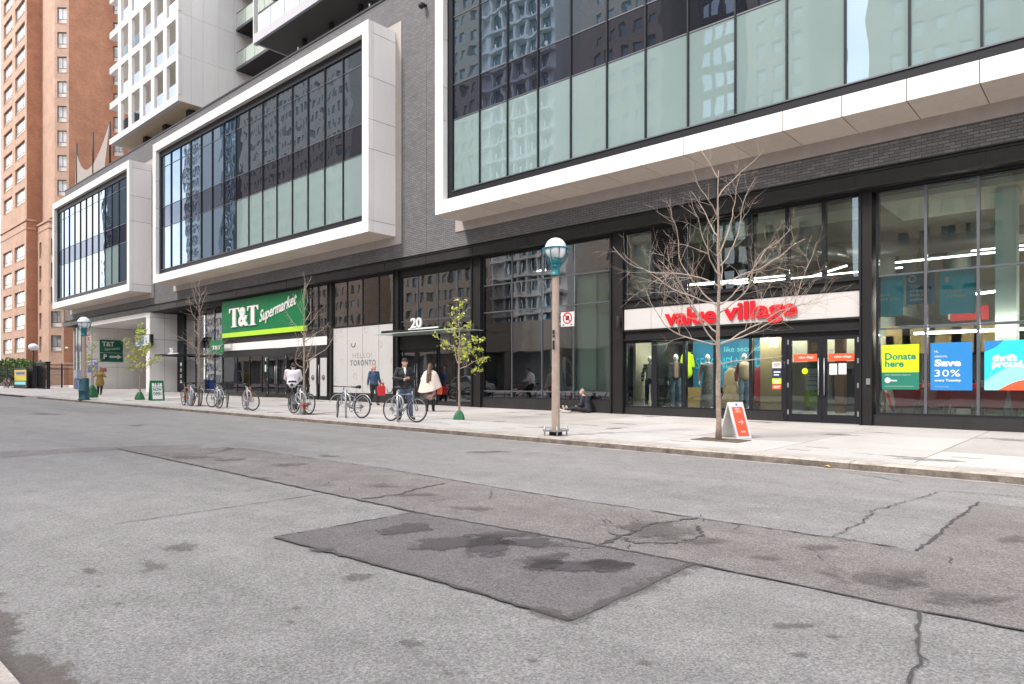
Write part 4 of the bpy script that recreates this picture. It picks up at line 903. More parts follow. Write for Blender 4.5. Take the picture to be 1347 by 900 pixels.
zc = z0+.43; MB().plate([(Xw+.041, y0+a*w, zc+c) for a, c in ((.42,-.08),(.76,-.08),(.76,-.22),(.94,0),(.76,.22),(.76,.08),(.42,.08))], (1,0,0), .008).build('arrow', W_, ps)
rs_ = thing('wall_sign', 'small dark red notice beside the walker in the mustard coat', 'sign', (Xw, 19.6, 1.9))
y0, y1 = side_pt(130.5), side_pt(140); z1, z0 = side_z(135, 484.5), side_z(135, 489); MB().box(Xw, Xw+.03, y0, y1, z0, z1).build('board', mat('dark red board', (.40,.03,.03), .5), rs_)
text('NOTICE', (Xw+.031, y0+.08, z0+.06), d_, (0,0,1), (y1-y0)-.16, (z1-z0)*.5, W_, 'letters', rs_, depth=.003)
MB().box(PX(177.5,19.5), PX(195,19.5), 19.45, 19.55, PZ(186,440.5,19.5), PZ(186,432,19.5)).build('clearance_sign', M['black'], None, label='black clearance panel with faint yellow text under the driveway ceiling', category='sign')
text('CLEARANCE', (PX(179.5,19.5), 19.445, PZ(186,438,19.5)), (1,0,0), (0,0,1), PX(193,19.5)-PX(179.5,19.5), .26, M['posterlime'], 'clearance_lettering', bpy.data.objects['clearance_sign'], bold=.02)
pk = thing('parking_sign', 'lit style white box sign with blue parking letter beside the driveway pier', 'sign', (PX(188,18.7), 18.7, 4.2))
x0, x1 = PX(179,18.75), PX(196.5,18.75); z1, z0 = PZ(188,441.5,18.75), PZ(188,455,18.75)
MB().box(x0, x1+.2, 18.75, 18.95, z0-.02, z1+.04).build('box', M['black'], pk); MB().box(x0, x1, 18.735, 18.749, z0, z1).build('face', mat('pale grey sign face', (.55,.60,.62), .5), pk)
MB().box(x0+.15, x0+.62*(x1-x0), 18.727, 18.734, z0+.1, z1-.1).build('blue_field', M['posterblue'], pk)
text('P', (x0+.3, 18.726, z0+.16), (1,0,0), (0,0,1), .34, (z1-z0)-.32, W_, 'letter', pk, bold=.022)
text('>', (x0+.72*(x1-x0), 18.732, z0+.2), (1,0,0), (0,0,1), .22, .4, M['greytext'], 'arrow', pk, bold=.025)
p_ = GP(172.5, 513, False); MB().lathe((-60.4, 22.3, SW(-60.4, 22.3)-.02), [(.11,0),(.11,1.15),(.07,1.22)], 14).build('bollard', mat('yellow bollard paint', (.62,.42,.03), .5), None, label='yellow bollard inside the driveway before the dark garage mouth', category='bollard')

# ---------------------------------------------------------------- shop interiors
fl = MB(); fl.box(XL+1.5, XR-.4, Yg+.25, 38, .1, .36); fl.build('interior_floor', M['floor'], bld)
b = MB(); b.box(-24, XR-.4, 31, 31.2, .36, 6.4); b.build('interior_wall', M['wallcream'], bld)
MB().box(-47, -24.2, 27, 27.2, .36, 6.4).build('interior_wall', M['walltan'], bld)
MB().box(-24.1, XR-.4, Yg+.4, 31, 6.2, 6.28).build('interior_ceiling', M['ceil'], bld)
MB().box(-4.8, XR-.4, Yg+.3, 22.4, 6.02, 6.18).build('ceiling_bulkhead', M['ceilpale'], bld)
MB().box(-12.3, -5.3, Yg+.3, 21.2, 6.0, 6.18).build('ceiling_bulkhead', M['ceilpale'], bld)
MB().box(-41, -24.4, Yg+.4, 27, 5.9, 6.0).build('interior_ceiling', M['ceil'], bld)
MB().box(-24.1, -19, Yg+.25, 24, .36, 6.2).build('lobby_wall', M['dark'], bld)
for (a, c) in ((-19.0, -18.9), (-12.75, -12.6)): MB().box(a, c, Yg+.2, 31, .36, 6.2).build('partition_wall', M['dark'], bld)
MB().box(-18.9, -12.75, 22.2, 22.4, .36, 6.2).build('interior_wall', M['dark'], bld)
for (a, c, z0, z1) in ((PX(641, Yg+.25), PX(673, Yg+.25), .98, 5.1), (PX(757, Yg+.25), PX(784, Yg+.25), .98, 5.1)):
    MB().box(a, c, Yg+.25, Yg+.6, z0, z1).build('interior_column', M['pillarw'], bld)
MB().box(PX(785, Yg+.4), -12.98, Yg+.4, Yg+.44, .98, 5.1).build('drywall_panel', M['palegreen'], bld)
# square white column behind the right window
MB().box(PX(1309, Yg+.7), PX(1337, Yg+.7), Yg+.7, Yg+1.3, .36, 6.2).build('interior_column', M['pillarw'], bld)
for px, Y in ((1164, 25), (1262, 25), (1194, 29)): 
    x_ = PX(px, Y); MB().lathe((x_, Y, .36), [(.3,0),(.3,5.85)], 18).build('interior_column', M['palegreen'], bld)
# upstairs partition behind the middle windows and the cream display wall beside the doors
MB().box(PX(826,Yg+.6), PX(858,Yg+.6), Yg+.6, Yg+.7, 4.0, 6.0).build('display_partition', M['palegreen'], bld)
MB().box(PX(1000,Yg+.8), PX(1031,Yg+.8), Yg+.8, Yg+.9, .4, 2.7).build('display_partition', M['walltan'], bld)
MB().box(PX(826,Yg+.7), PX(848,Yg+2.2), Yg+2.2, Yg+2.3, .4, 2.7).build('display_partition', M['palegreen'], bld)
MB().box(xB0+.1, xB0+.2, Yg+.3, Yg+2.3, .4, 2.7).build('display_partition', M['wallcream'], bld)
MB().box(-12, -5.3, 23.5, 23.6, 2.0, 2.75).build('bulkhead', M['wallcream'], bld)
MB().box(-12.3, -5.2, Yg+.3, 31, 3.45, 3.7).build('mezzanine_slab', M['ceil'], bld)
x0, x1 = PX(912, Yg+1.9), PX(1001, Yg+1.9)
bn = thing('hanging_banner', 'wide blue banner about second hand hanging behind the mannequins', 'banner', (x0, Yg+1.9, 1.2)); MB().box(x0, x1, Yg+1.9, Yg+1.93, 1.15, 2.75).build('fabric', M['tealdark'], bn)
text("like secondhand", (x0+1.1, Yg+1.895, 2.32), (1,0,0), (0,0,1), 1.7, .17, M['paleblue'], 'lettering', bn)
text('SECOND NATURE', (x0+.1, Yg+1.895, 1.78), (1,0,0), (0,0,1), 2.6, .36, M['teal'], 'lettering', bn, bold=.0)
# ducts and lamps
MB().tube((-9.5, 22, 5.5), (-4.9, 24.5, 5.6), .28, n=16).tube((-7.5, 21.5, 5.45), (-6.0, 25.5, 5.45), .24, n=16).build('ventilation_duct', M['duct'], bld)
MB().tube((-4.6, 24.0, 5.5), (5, 24.0, 5.5), .28, n=16).build('ventilation_duct', M['duct'], bld)
DIM = mat('lit thin lamp tube', (1, .93, .84), .5, emit=5)
def tube_light(p, q, r_, label):
    o = thing('ceiling_light', label, 'light', p); MB().obox((Vector(p)+Vector(q))/2, Vector(q)-Vector(p), (0,0,1), Vector(q)-Vector(p) if False else (Vector(q)-Vector(p)).cross(Vector((0,0,1))), (Vector(q)-Vector(p)).length/2, min(.022, r_), r_).build('lamp_tube', DIM if .012 < r_ < .03 else M['lightstrip'], o)
    MB().obox((Vector(p)+Vector(q))/2+Vector((0,0,.045)), Vector(q)-Vector(p), (0,0,1), (Vector(q)-Vector(p)).cross(Vector((0,0,1))), (Vector(q)-Vector(p)).length/2, .02, r_*1.2).build('housing', M['alu'], o)
tube_light((-4.9, 21.9, 4.75), (4.5, 21.9, 4.75), .02, 'long lit tube running along the right window above the teal banners')
tube_light((-11.2, 21.7, 4.68), (-8.6, 22.6, 4.68), .018, 'lit tube upstairs, left one behind the bare tree')
tube_light((-11.2, 21.7, 4.70), (-8.0, 21.9, 4.70), .018, 'lit tube upstairs forming a corner with the left one')
tube_light((-7.4, 22.6, 4.7), (-6.0, 21.2, 4.7), .018, 'lit tube upstairs above the shop doors')
tube_light((-4.2, 24.5, 3.9), (-2.2, 23.2, 3.9), .035, 'lit tube low behind the teal banners')
tube_light((-11.5, 23.0, 3.2), (-5.6, 23.0, 3.2), .05, 'lit tube under the mezzanine behind the mannequins')
for i, xx in enumerate((-11.6, -10.1, -8.6, -7.2)): tube_light((xx, Yg+.55, 2.86), (xx+1.1, Yg+.55, 2.86), .09, 'hidden lamp added above the mannequins to brighten them, number %s from the left' % ('one', 'two', 'three', 'four')[i])  # hidden lamps added to light the mannequins
tube_light((-11.5, 26, 5.2), (-5.6, 26, 5.2), .02, 'lamp row added far inside to brighten the upstairs')  # extra row put in to brighten the upper floor
tube_light((-4.3, 27.5, 5.75), (4.5, 27.5, 5.75), .02, 'high lamp row added at the back to brighten the shop')  # extra row put in to brighten the back of the shop
tube_light((-4.4, Yg+.45, 2.72), (2.6, Yg+.45, 2.72), .012, 'lamp strip added along the transom to brighten the carts behind the large posters')  # added strip that throws light on the carts
tube_light((-4.3, 21.3, 2.66), (2.6, 21.3, 2.66), .03, 'lamp row added above the red shopping carts to brighten them')  # added so the red of the carts shows
tube_light((-40.5, 20.6, 3.0), (-32, 20.6, 3.0), .06, 'lamp row added close behind the supermarket windows to brighten the interior')  # added to lift the dark supermarket interior
tube_light((-40, 22.0, 3.6), (-33, 22.0, 3.6), .05, 'lit tube inside the supermarket windows')
tube_light((-18.2, 20.7, 5.7), (-16.8, 20.7, 5.7), .03, 'small lit lamp in the dark windows behind the street lamp')
# racks, counters, crates and clothes seen through the glass
rk = random.Random(12)
def clothes_rack(x, y, L, label, cols, z=.36):
    o = thing('clothes_rack', label, 'rack', (x, y, z)); MB().tube((x, y, z), (x, y, z+1.5), .018).tube((x+L, y, z), (x+L, y, z+1.5), .018).tube((x, y, z+1.5), (x+L, y, z+1.5), .018).build('frame', M['galv'], o)
    for k in range(int(L/.13)):
        xx = x+.1+k*.13; h = rk.uniform(.7, 1.1); w = rk.uniform(.17, .26); b = MB()
        b.hexa([(xx-.03,y-w,z+1.45-h),(xx+.03,y-w,z+1.45-h),(xx+.03,y+w,z+1.45-h),(xx-.03,y+w,z+1.45-h)], [(xx-.02,y-w*.8,z+1.42),(xx+.02,y-w*.8,z+1.42),(xx+.02,y+w*.8,z+1.42),(xx-.02,y+w*.8,z+1.42)])
        b.build('garment', rk.choice(cols), o)
cl = [M['navycloth'], M['redbag'], M['cream'], M['denim'], M['mustard'], M['blackcloth'], M['posterlime']]
clothes_rack(-11.2, 24.2, 2.0, 'clothes rack behind the leftmost mannequins', cl); clothes_rack(-8.0, 24.6, 2.2, 'clothes rack behind the blue banner', cl); clothes_rack(-5.0, 26, 2.6, 'clothes rack far behind the red carts', cl)
clothes_rack(-1.6, 26.5, 2.6, 'clothes rack at the right edge behind the carts', cl)
for i, px in enumerate((1182, 1204, 1248, 1270, 1300)):
    x_ = PX(px, 23.6); o = MB().box(x_-.33, x_+.33, 23.5, 23.9, 2.2, 3.05); o = o.build('plywood_panel', M['crate']); tag(o, ['plywood board on the shop wall behind the donation poster', 'second plywood board on the shop wall right of the donation poster', 'plywood board on the shop wall above the seniors poster', 'plywood board right of the seniors poster', 'plywood board beside the white square column'][i], 'board')
MB().box(-4.6, 3, 23.95, 24.0, 1.4, 3.2).build('interior_wall', M['dark'], bld)
MB().box(PX(1250,23.2), PX(1300,23.2), 23.2, 23.25, 3.1, 3.5).build('red_display_sign', M['red'], None, label='red display sign inside above the plywood boards', category='sign')
MB().box(PX(1098,22.5), PX(1110,22.5), 22.5, 22.8, .36, 2.7).build('slatted_screen', M['wood'], None, label='brown wooden slatted screen inside the right door', category='screen')
MB().box(PX(1062,22.9), PX(1084,22.9), 22.9, 23.0, 1.6, 2.75).build('slatted_screen', M['wood'], None, label='brown wooden slatted screen inside the left door', category='screen')
# row of red shopping carts
def cart(x, y, label):
    o = thing('shopping_cart', label, 'cart', (x, y, .36), 'red shopping carts nested in a row'); z = .36
    b = MB(); lo_ = [(x-.22,y-.35,z+.34),(x+.22,y-.35,z+.34),(x+.24,y+.35,z+.30),(x-.24,y+.35,z+.30)]; hi_ = [(x-.27,y-.48,z+.84),(x+.27,y-.48,z+.84),(x+.29,y+.45,z+.86),(x-.29,y+.45,z+.86)]
    for i in range(4): b.quad(lo_[i], lo_[(i+1) % 4], hi_[(i+1) % 4], hi_[i])
    b.quad(*lo_); b.build('basket', M['red'], o)
    MB().tube((x-.24,y-.45,z+.08),(x-.24,y+.4,z+.3),.013).tube((x+.24,y-.45,z+.08),(x+.24,y+.4,z+.3),.013).tube((x-.24,y+.4,z+.06),(x-.26,y+.48,z+.90),.015).tube((x+.24,y+.4,z+.06),(x+.26,y+.48,z+.90),.015).tube((x-.24,y-.45,z+.08),(x-.22,y-.35,z+.52),.013).tube((x+.24,y-.45,z+.08),(x+.22,y-.35,z+.52),.013).build('chassis', M['galv'], o)
    MB().tube((x-.28,y+.5,z+.92),(x+.28,y+.5,z+.92),.02).build('handle', M['red'], o)
    for sx in (-.24, .24):
        for sy in (-.42, .4): MB().torus((x+sx, y+sy, z+.06), .045, .018, 'x', 12, 5).build('wheel', M['black'], o)
for i in range(9): cart(-4.25+i*.62, 20.35+.05*(i % 2), '%s red shopping cart in the row behind the window posters' % ('leftmost', 'second', 'third', 'fourth', 'fifth', 'sixth', 'seventh', 'eighth', 'ninth')[i])
# produce inside the supermarket, seen dimly
for i, px in enumerate((305, 318, 333, 341)):
    x_ = PX(px, 21.5); tag(MB().box(x_-.8, x_+.6, 21.3, 22.2, .36, 1.2).build('display_table', [M['green2'], M['crate'], M['red'], M['mustard']][i]), ['green display table deep inside the supermarket window', 'plywood display table inside the supermarket window', 'red display table inside the supermarket window', 'yellow display table nearest the supermarket doors'][i], 'table')
for i, px in enumerate((327, 336)):
    x_ = PX(px, 21.8); MB().box(x_-.2, x_+.2, 21.8, 21.82, 2.2, 3.0).build('hanging_flag', M['red'], None, label=['left red flag hanging in the supermarket window', 'right red flag hanging in the supermarket window'][i], category='flag')
MB().box(PX(300,20.3), PX(307,20.3), 20.3, 20.7, .36, 5.9).build('interior_column', M['palegreen'], bld)
MB().box(PX(273,21.6), PX(280,21.6), 21.6, 21.9, .36, 5.9).build('interior_column', M['palegreen'], bld)
# ---------------------------------------------------------------- white lattice apartment tower on the roof line
wt = thing('apartment_tower', 'white apartment tower with a lattice of deep balconies above the grey brick building', 'building', (-53, 19.2, 20))
TX0, TX1, TY = -59.8, -47.3, 19.2
ZB, ZS = 20.2, 2.8
b = MB(); b.box(TX0+.5, TX1-.02, TY+1.9, 40, ZB+.3, 36); b.box(TX0+.4, TX1-.3, TY+.35, 40, ZB+.02, ZB+.3); b.build('tower_core', mat('balcony back wall', (.62,.58,.52), .7), wt)
MB().box(TX0+.1, TX1-.05, TY+.36, 24, ZB-.0, ZB+.018).build('tower_soffit', mat('tan tower soffit', (.78,.62,.44), .6), wt)
LW = M['white']
colsx = [(PX(a, TY), PX(c, TY)) for a, c in ((154.5,160),(168.3,174),(183,189),(197.8,204),(214,220),(230.8,234.4))]
zsl = [ZB+.02+k*ZS for k in range(6)]
for k, z in enumerate(zsl):
    h = .46 if k else .42
    MB().box(TX0-.45 if k else TX0-.5, TX1, TY, TY+.35, z-.02, z+h).build('lattice_beam', LW, wt)
    MB().box(TX0-.45, TX0+.1, TY+.35, TY+1.9, z-.0, z+.2).build('balcony_slab', LW, wt)
    MB().box(TX0+.1, TX1-.3, TY+.35, TY+1.9, z+.0, z+.22).build('balcony_slab', LW, wt)
for k in range(5):
    z0, z1 = zsl[k]+(.46 if k else .42), zsl[k+1]-.02
    for (a, c) in colsx: MB().box(a+(c-a)*.12, c-(c-a)*.2 if c < TX1-.1 else c, TY+.002, TY+.24, z0, z1).build('lattice_post', LW, wt)
    for i in range(5):
        a, c = colsx[i][1], colsx[i+1][0]
        MB().box(a+.02, c-.02, TY+.1, TY+.115, z0+.02, z0+.88).build('balcony_railing', M['fritrail'] if i > 1 or k % 2 else M['rail'], wt)
        if k < 1 and i > 1: MB().box(a-.2, c+.2, TY+1.86, TY+1.895, z0-.2, z0+1.7).build('balcony_door', M['paned'], wt)
# smooth side panels facing right
wx = TX1
ys = [TY]+[TX1/((-ST+(p-CX)/F*CT)/(CT+(p-CX)/F*ST)) for p in (251.5,267,287.7,308.5,320)]+[26.2]
zp = [ZB]+[PZ(235, y, TY) for y in (69,14.8)]; zp += [zp[-1]+2.8, zp[-1]+5.6, zp[-1]+8.4]
for a, c in zip(ys, ys[1:]):
    for za, zc in zip(zp, zp[1:]): MB().box(wx-.02, wx+.02, a+.006, c-.006, za+.008, zc-.008).build('cladding_panel', M['white2'], wt)
for yy, xx in ((20.2, -48.4), (20.2, -52.5), (20.2, -56.2)): MB().box(xx-.25, xx+.25, 20.3, 20.8, 18.6, ZB-.02).build('support_post', M['black'], wt)

# wall and small balconies between the towers, then the dark tower with the wide balcony
dt = thing('apartment_tower', 'dark apartment tower with wide balconies overhanging the roof at the top of the photo', 'building', (-36, 19, 20))
MB().box(-47.27, -30, 26.2, 26.5, 18.6, 40).build('rear_wall', M['white2'], dt)
for z in (23.45, 26.25, 29.05):
    MB().box(-47.1, -36.6, 23.15, 26.2, z, z+.16).build('balcony_slab', M['black'], dt)
    MB().box(-47.1, -36.6, 23.13, 23.148, z-.0, z+.16).build('slab_edge', M['mull2'], dt)
    for k in range(7): MB().box(-47.05+k*1.3, -45.8+k*1.3, 23.18, 23.195, z+.24, z+1.25).build('balcony_railing', M['greenrail'], dt); MB().tube((-47.05+k*1.3, 23.2, z+.1), (-47.05+k*1.3, 23.2, z+1.28), .02).build('railing_post', M['mull2'], dt)
    for k in range(2): MB().box(-47.1, -47.085, 23.2+k*1.3, 24.4+k*1.3, z+.24, z+1.25).build('balcony_railing', M['greenrail'], dt)
    MB().box(-47.12, -36.6, 23.16, 23.22, z+1.25, z+1.29).build('handrail', M['mull2'], dt)
    for xx in (-45.5, -42): MB().box(xx, xx+1.9, 26.15, 26.19, z+.2, z+2.3).build('balcony_door', M['paned'], dt)
DX = -36.5
for k in range(4):
    z = 20.35+2.9*k
    MB().box(DX+.15, 8, 19.1, 24, z, z+.14).build('balcony_soffit', mat('dark tower soffit', (.10,.095,.095), .7) if k == 0 else bpy.data.materials['dark tower soffit'], dt)
    MB().box(DX, 8, 18.95, 19.1, z, z+.5).box(DX, DX+.15, 19.1, 24, z, z+.5).build('slab_edge', mat('silver grey slab edge', (.42,.42,.46), .4) if k == 0 else bpy.data.materials['silver grey slab edge'], dt)
    MB().box(DX+.15, 8, 19.1, 24, z+.15, z+.45).build('balcony_slab', M['black'], dt)
    for i in range(28): MB().box(DX+.35+i*1.45, DX+1.76+i*1.45, 19.02, 19.035, z+.52, z+1.5).build('balcony_railing', M['fritrail'], dt)
    for i in range(12): MB().box(DX+1.2+i*3.2, DX+3.6+i*3.2, 21.56, 21.6, z+.5, z+2.6).build('balcony_door', M['paned'], dt)
MB().box(DX+.2, 8, 21.6, 24, 20.8, 34).build('tower_wall', mat('dark navy cladding', (.02,.028,.05), .4), dt)
MB().box(DX-.04, DX+.02, 18.94, 19.2, 20.3, 34).build('edge_fin', M['white'], dt)
for k in range(6): MB().box(-34+k*2.6, -33.8+k*2.6, 20.5, 20.7, ZT+.05, 20.34).build('support_post', M['black'], dt)
for px in (392, 486):
    x_ = PX(px, Yb-.02); MB().box(x_-.03, x_+.03, Yb-.03, Yb+.02, ZT+.1, ZT+.25).build('coping_bracket', M['galv'], bld)

# shade sail on the roof
sl = thing('shade_sail', 'pale beige shade sail stretched between thin dark posts on the roof edge', 'shade sail', (-65, 20.5, 18.5))
Ys = 20.5; q = lambda px, py: Vector((PX(px, Ys), Ys, PZ(px, py, Ys)))
A, B_, C_, D_ = q(98.5, 270), q(100, 199), q(144, 162), q(137, 226)
N = 14; bz = lambda a, m_, c, t: (1-t)*(1-t)*a+2*t*(1-t)*m_+t*t*c
tp_ = [bz(B_, q(113, 262), C_, i/N) for i in range(N+1)]; bt_ = [bz(A, q(118, 252), D_, i/N) for i in range(N+1)]
sg = MB()
for i in range(N): sg.hexa([bt_[i]+Vector((0,.03,0)), bt_[i+1]+Vector((0,.03,0)), bt_[i+1], bt_[i]], [tp_[i]+Vector((0,.03,0)), tp_[i+1]+Vector((0,.03,0)), tp_[i+1], tp_[i]])
sg.build('sail_cloth', mat('beige sail cloth', (.36,.32,.30), .8, var=.05), sl)
for px, y0_, y1_ in ((101, 189, 250), (122.5, 174, 232), (144.8, 160, 215)): MB().tube(q(px, y1_), q(px, y0_), .07).build('mast', M['black'], sl)

# ---------------------------------------------------------------- red brick apartment tower at the far left
BR1 = brick_mat('orange brick', (.37, .145, .078), (.44, .185, .10), (.40, .28, .20), .26, .09, .010, .9, .5, .24)  # brick of the side walls, their weaker light kept in the deeper tone
BR2 = brick_mat('sunlit brick tone', (.46, .29, .215), (.52, .335, .25), (.50, .38, .31), .26, .09, .010, .9, .5, .18)  # same brick, sunlight on the street faces painted in as a paler tone
STN = mat('sandstone band', (.50, .33, .25), .8, var=.1)
bt = thing('brick_apartment_tower', 'tall orange brick apartment tower with stepped corners at the far left', 'building', (-97, 24, 0))
fmesh = {}
def twin(parent, P, d, u0, u1, z0, z1, n, lights=2, dark=False, k=.17):
    """window set back in its opening: frame part with a pane, a mullion and a sill as sub-parts"""
    d = Vector((d[0], d[1], 0)).normalized(); n = Vector(n); w, h = u1-u0, z1-z0; key = (round(w, 2), round(h, 2), lights, dark)
    if key not in fmesh:
        f = MB(); t = .055
        f.box(0,t,0,.06,0,h).box(w-t,w,0,.06,0,h).box(t,w-t,0,.06,h-t,h).box(t,w-t,0,.06,0,t).box(t,w-t,0,.06,h*.27,h*.27+.05)
        for i in range(1, lights): f.box(w*i/lights-.025, w*i/lights+.025, 0, .06, h*.27+.05, h-t)
        me = f.mesh('window'); me.materials.append(M['white2'] if False else M['alu'] if False else mat('brown grey window frame', (.10,.085,.08), .5) if 'brown grey window frame' not in bpy.data.materials else bpy.data.materials['brown grey window frame'])
        pm = MB().box(t, w-t, .03, .045, h*.27+.05, h-t).mesh('pane'); pm.materials.append(M['paned'] if dark else M['pane'])
        lm = MB().box(t, w-t, .02, .05, t, h*.27).mesh('lower_panel'); lm.materials.append(mat('pale lower panel', (.62,.60,.58), .6) if 'pale lower panel' not in bpy.data.materials else bpy.data.materials['pale lower panel'])
        sm = MB().box(-.02, w+.02, -.20, .0, -.06, -.001).mesh('sill'); sm.materials.append(STN); fmesh[key] = (me, pm, lm, sm)
    me, pm, lm, sm = fmesh[key]
    O = Vector((P[0], P[1], 0))+d*u0-n*k+Vector((0, 0, z0)); L = Vector(parent.location)
    mw_ = Matrix(((d.x, -n.x, 0, O.x-L.x), (d.y, -n.y, 0, O.y-L.y), (0, 0, 1, O.z-L.z), (0, 0, 0, 1)))
    o = bpy.data.objects.new('window', me); col.objects.link(o); o.parent = parent; o.matrix_basis = mw_
    for nm, m2 in (('pane', pm), ('lower_panel', lm), ('sill', sm)):
        c = bpy.data.objects.new(nm, m2); col.objects.link(c); c.parent = o
ztops = [43.9+2.8*3-2.8*k for k in range(12)]       # upper storeys
ztl = [17.6-2.75*k for k in range(6)]
s2 = 1/math.sqrt(2)
up_b, up_p = MB(), MB()
# upper: street face, side, street face, chamfer, side, chamfer
ZC = 20.2
def ops(uu, zz, h=1.8): return [(u0, u1, z-h, z) for (u0, u1) in uu for z in zz if z-h > (ZC+.3 if z > ZC else .8)]
zu = [z for z in ztops if z-1.8 > ZC+.4]
def face(mb, P, Q, uu, zz, z0, z1, lights=2, dark=False, h=1.8):
    d = Vector((Q[0]-P[0], Q[1]-P[1], 0)); L = d.length; d.normalize(); n = Vector((d.y, -d.x, 0))
    op = [(u0, u1, z-h, z) for (u0, u1) in uu for z in zz]
    wall(mb, P, d, L, z0, z1, op, .17)
    for o_ in op: twin(bt, P, d, o_[0], o_[1], o_[2], o_[3], n, lights, dark)
f1 = [(1.5-2.0+.0+.0+.5, 1.5-2.0+.5+4.2) , (5.6+.0, 10.1)]
X1a = -108
fw_ = [(-106.5-X1a, -102.3-X1a), (-100.9-X1a, -96.5-X1a)]
pale, org = MB(), MB()  # one brick in two painted tones: sunlit street faces, less lit sides
face(pale, (X1a, 21.7), (-95.7, 21.7), fw_, zu, ZC, 52, 3)
face(pale, (X1a, 21.65), (-95.65, 21.65), fw_, ztl, 0, ZC, 3)
wall(org, (-95.7, 21.7), (0, 1), 1.5, ZC, 52, []); wall(org, (-95.65, 21.65), (0, 1), 1.1, 0, ZC, [])
wall(pale, (-95.7, 23.2), (1, 0), 5.1, ZC, 52, [])
face(pale, (-90.6, 23.2), (-89.5, 24.3), [(.28, 1.32)], zu, ZC, 52, 2)
wall(org, (-89.5, 24.3), (0, 1), 4.3, ZC, 52, [])
face(org, (-89.5, 28.6), (-88.1, 30.0), [(.3, 1.5)], zu, ZC, 52, 2, True)
wall(org, (-88.1, 30.0), (0, 1), 20, ZC, 52, []); wall(pale, (X1a, 60), (0, -1), 38.3, 0, 52, [])
# lower block steps out
face(pale, (-95.65, 22.74), (-91.07, 22.74), [(.8, 1.75)], ztl, 0, ZC-.6, 1, True)
face(pale, (-91.07, 22.74), (-89.9, 23.92), [(.25, 1.4)], ztl[:-1], 0, ZC-.6, 2, True)
wall(org, (-89.9, 23.92), (0, 1), 12, 0, ZC-.6, [])
org.poly([(-95.65,22.74,ZC-.6),(-91.07,22.74,ZC-.6),(-89.9,23.92,ZC-.6),(-89.9,36,ZC-.6),(-95.65,36,ZC-.6)])
org.box(-107.9, -95.8, 23, 59, 51.8, 52)
pale.build('sunlit_brick_wall', BR2, bt); org.build('shaded_brick_wall', BR1, bt)
for z, off in ((ZC-.05, .12), (ZC-1.0, .06), (3.3, .1), (2.9, .06)):
    b = MB(); b.box(X1a, -95.6+off, 21.66-off, 21.72, z, z+.22); b.box(-95.66, -95.6+off, 21.72, 22.6, z, z+.22); b.build('stone_band', STN, bt)
for z, off in ((ZC-.62, .14), (ZC-1.4, .07), (3.3, .1), (2.9, .06)):
    b = MB(); b.plate([(-95.6, 22.76-off, z), (-91.0, 22.76-off, z), (-89.85+off, 23.9, z), (-89.85+off, 30, z), (-90.2, 30, z), (-90.2, 24.1, z), (-91.2, 23.1, z), (-95.6, 23.1, z)], (0,0,1), .2); b.build('stone_band', STN, bt)
for i, (a, c) in enumerate(((-104.4, -103.9),)): pass
# neighbouring block seen past the frame edge
nb = thing('brick_apartment_tower', 'sliver of a second brick block at the left edge of the photo', 'building', (-114, 26, 0))
b = MB(); wall(b, (-120, 25.5), (1, 0), 11.5, 0, 50, []); wall(b, (-108.5, 25.5), (0, 1), 8, 0, 50, []); b.build('brick_wall', BR2, nb)

# ---------------------------------------------------------------- fence, hedge and bits in front of the brick tower
def leafcloud(name, m, parent, pts, size=.09, seed=0, kind=None, n_per=1):
    rnd = random.Random(seed); v = []; f = []
    for p in pts:
        s = size*rnd.uniform(.6, 1.3); a = Vector((rnd.gauss(0,1), rnd.gauss(0,1), rnd.gauss(0,1))).normalized(); b_ = a.orthogonal().normalized(); b_.rotate(Matrix.Rotation(rnd.uniform(0, 6.28), 3, a)); c = a.cross(b_)
        o = len(v); v += [tuple(p-b_*s), tuple(p-c*s*.5), tuple(p+b_*s), tuple(p+c*s*.5)]; f.append((o, o+1, o+2, o+3))
    me = bpy.data.meshes.new(name); me.from_pydata(v, [], f); me.update()
    return link(name, me, m, parent)
def gl(x, y): return SW(x, y)
hx0, hx1 = -93, -82
hg = thing('hedge', 'clipped green hedge behind the black fence at the far left', 'hedge', (-88, 19.8, 0))
rh_ = random.Random(31); pts = []
for _ in range(5200):
    x = rh_.uniform(-97, -83.2); zt = 3.35+.5*math.sin(x*1.1)+.2*math.sin(x*3.1)-(max(0, x+86)*.4); y = rh_.uniform(18.6, 20.6); z = 1.0+(zt-1.0)*math.sqrt(rh_.random())
    pts.append(Vector((x, y, z)))
leafcloud('foliage', M['hedge'], hg, pts, .17, 2)
stm = MB()
for i in range(18): x = -96.5+i*.75; stm.tube((x, 19.6, .6), (x+.1, 19.7, 2.4), .04, n=5)
stm.build('stems', M['bark'], hg)
def fence(xa, ya, xb, yb, h, label, step=.14, post=2.4):
    o = thing('iron_fence', label, 'fence', (xa, ya, gl(xa, ya))); L = math.hypot(xb-xa, yb-ya); n = int(L/step); d = Vector((xb-xa, yb-ya, 0))/L
    for i in range(n+1):
        p = Vector((xa, ya, 0))+d*i*step; z = gl(p.x, p.y); MB().box(p.x-.01, p.x+.01, p.y-.01, p.y+.01, z+.08, z+h).build('picket', M['black'], o)
    for zz in (.15, h-.22, h*.62):
        a = Vector((xa, ya, gl(xa, ya)+zz)); c = Vector((xb, yb, gl(xb, yb)+zz)); MB().tube(a, c, .022, n=4).build('rail', M['black'], o)
    for i in range(int(L/post)+1):
        p = Vector((xa, ya, 0))+d*i*post; z = gl(p.x, p.y); MB().box(p.x-.05, p.x+.05, p.y-.05, p.y+.05, z, z+h+.22).lathe((p.x, p.y, z+h+.22), [(.06,0),(.03,.08),(.01,.16)], 8).build('post', M['black'], o)
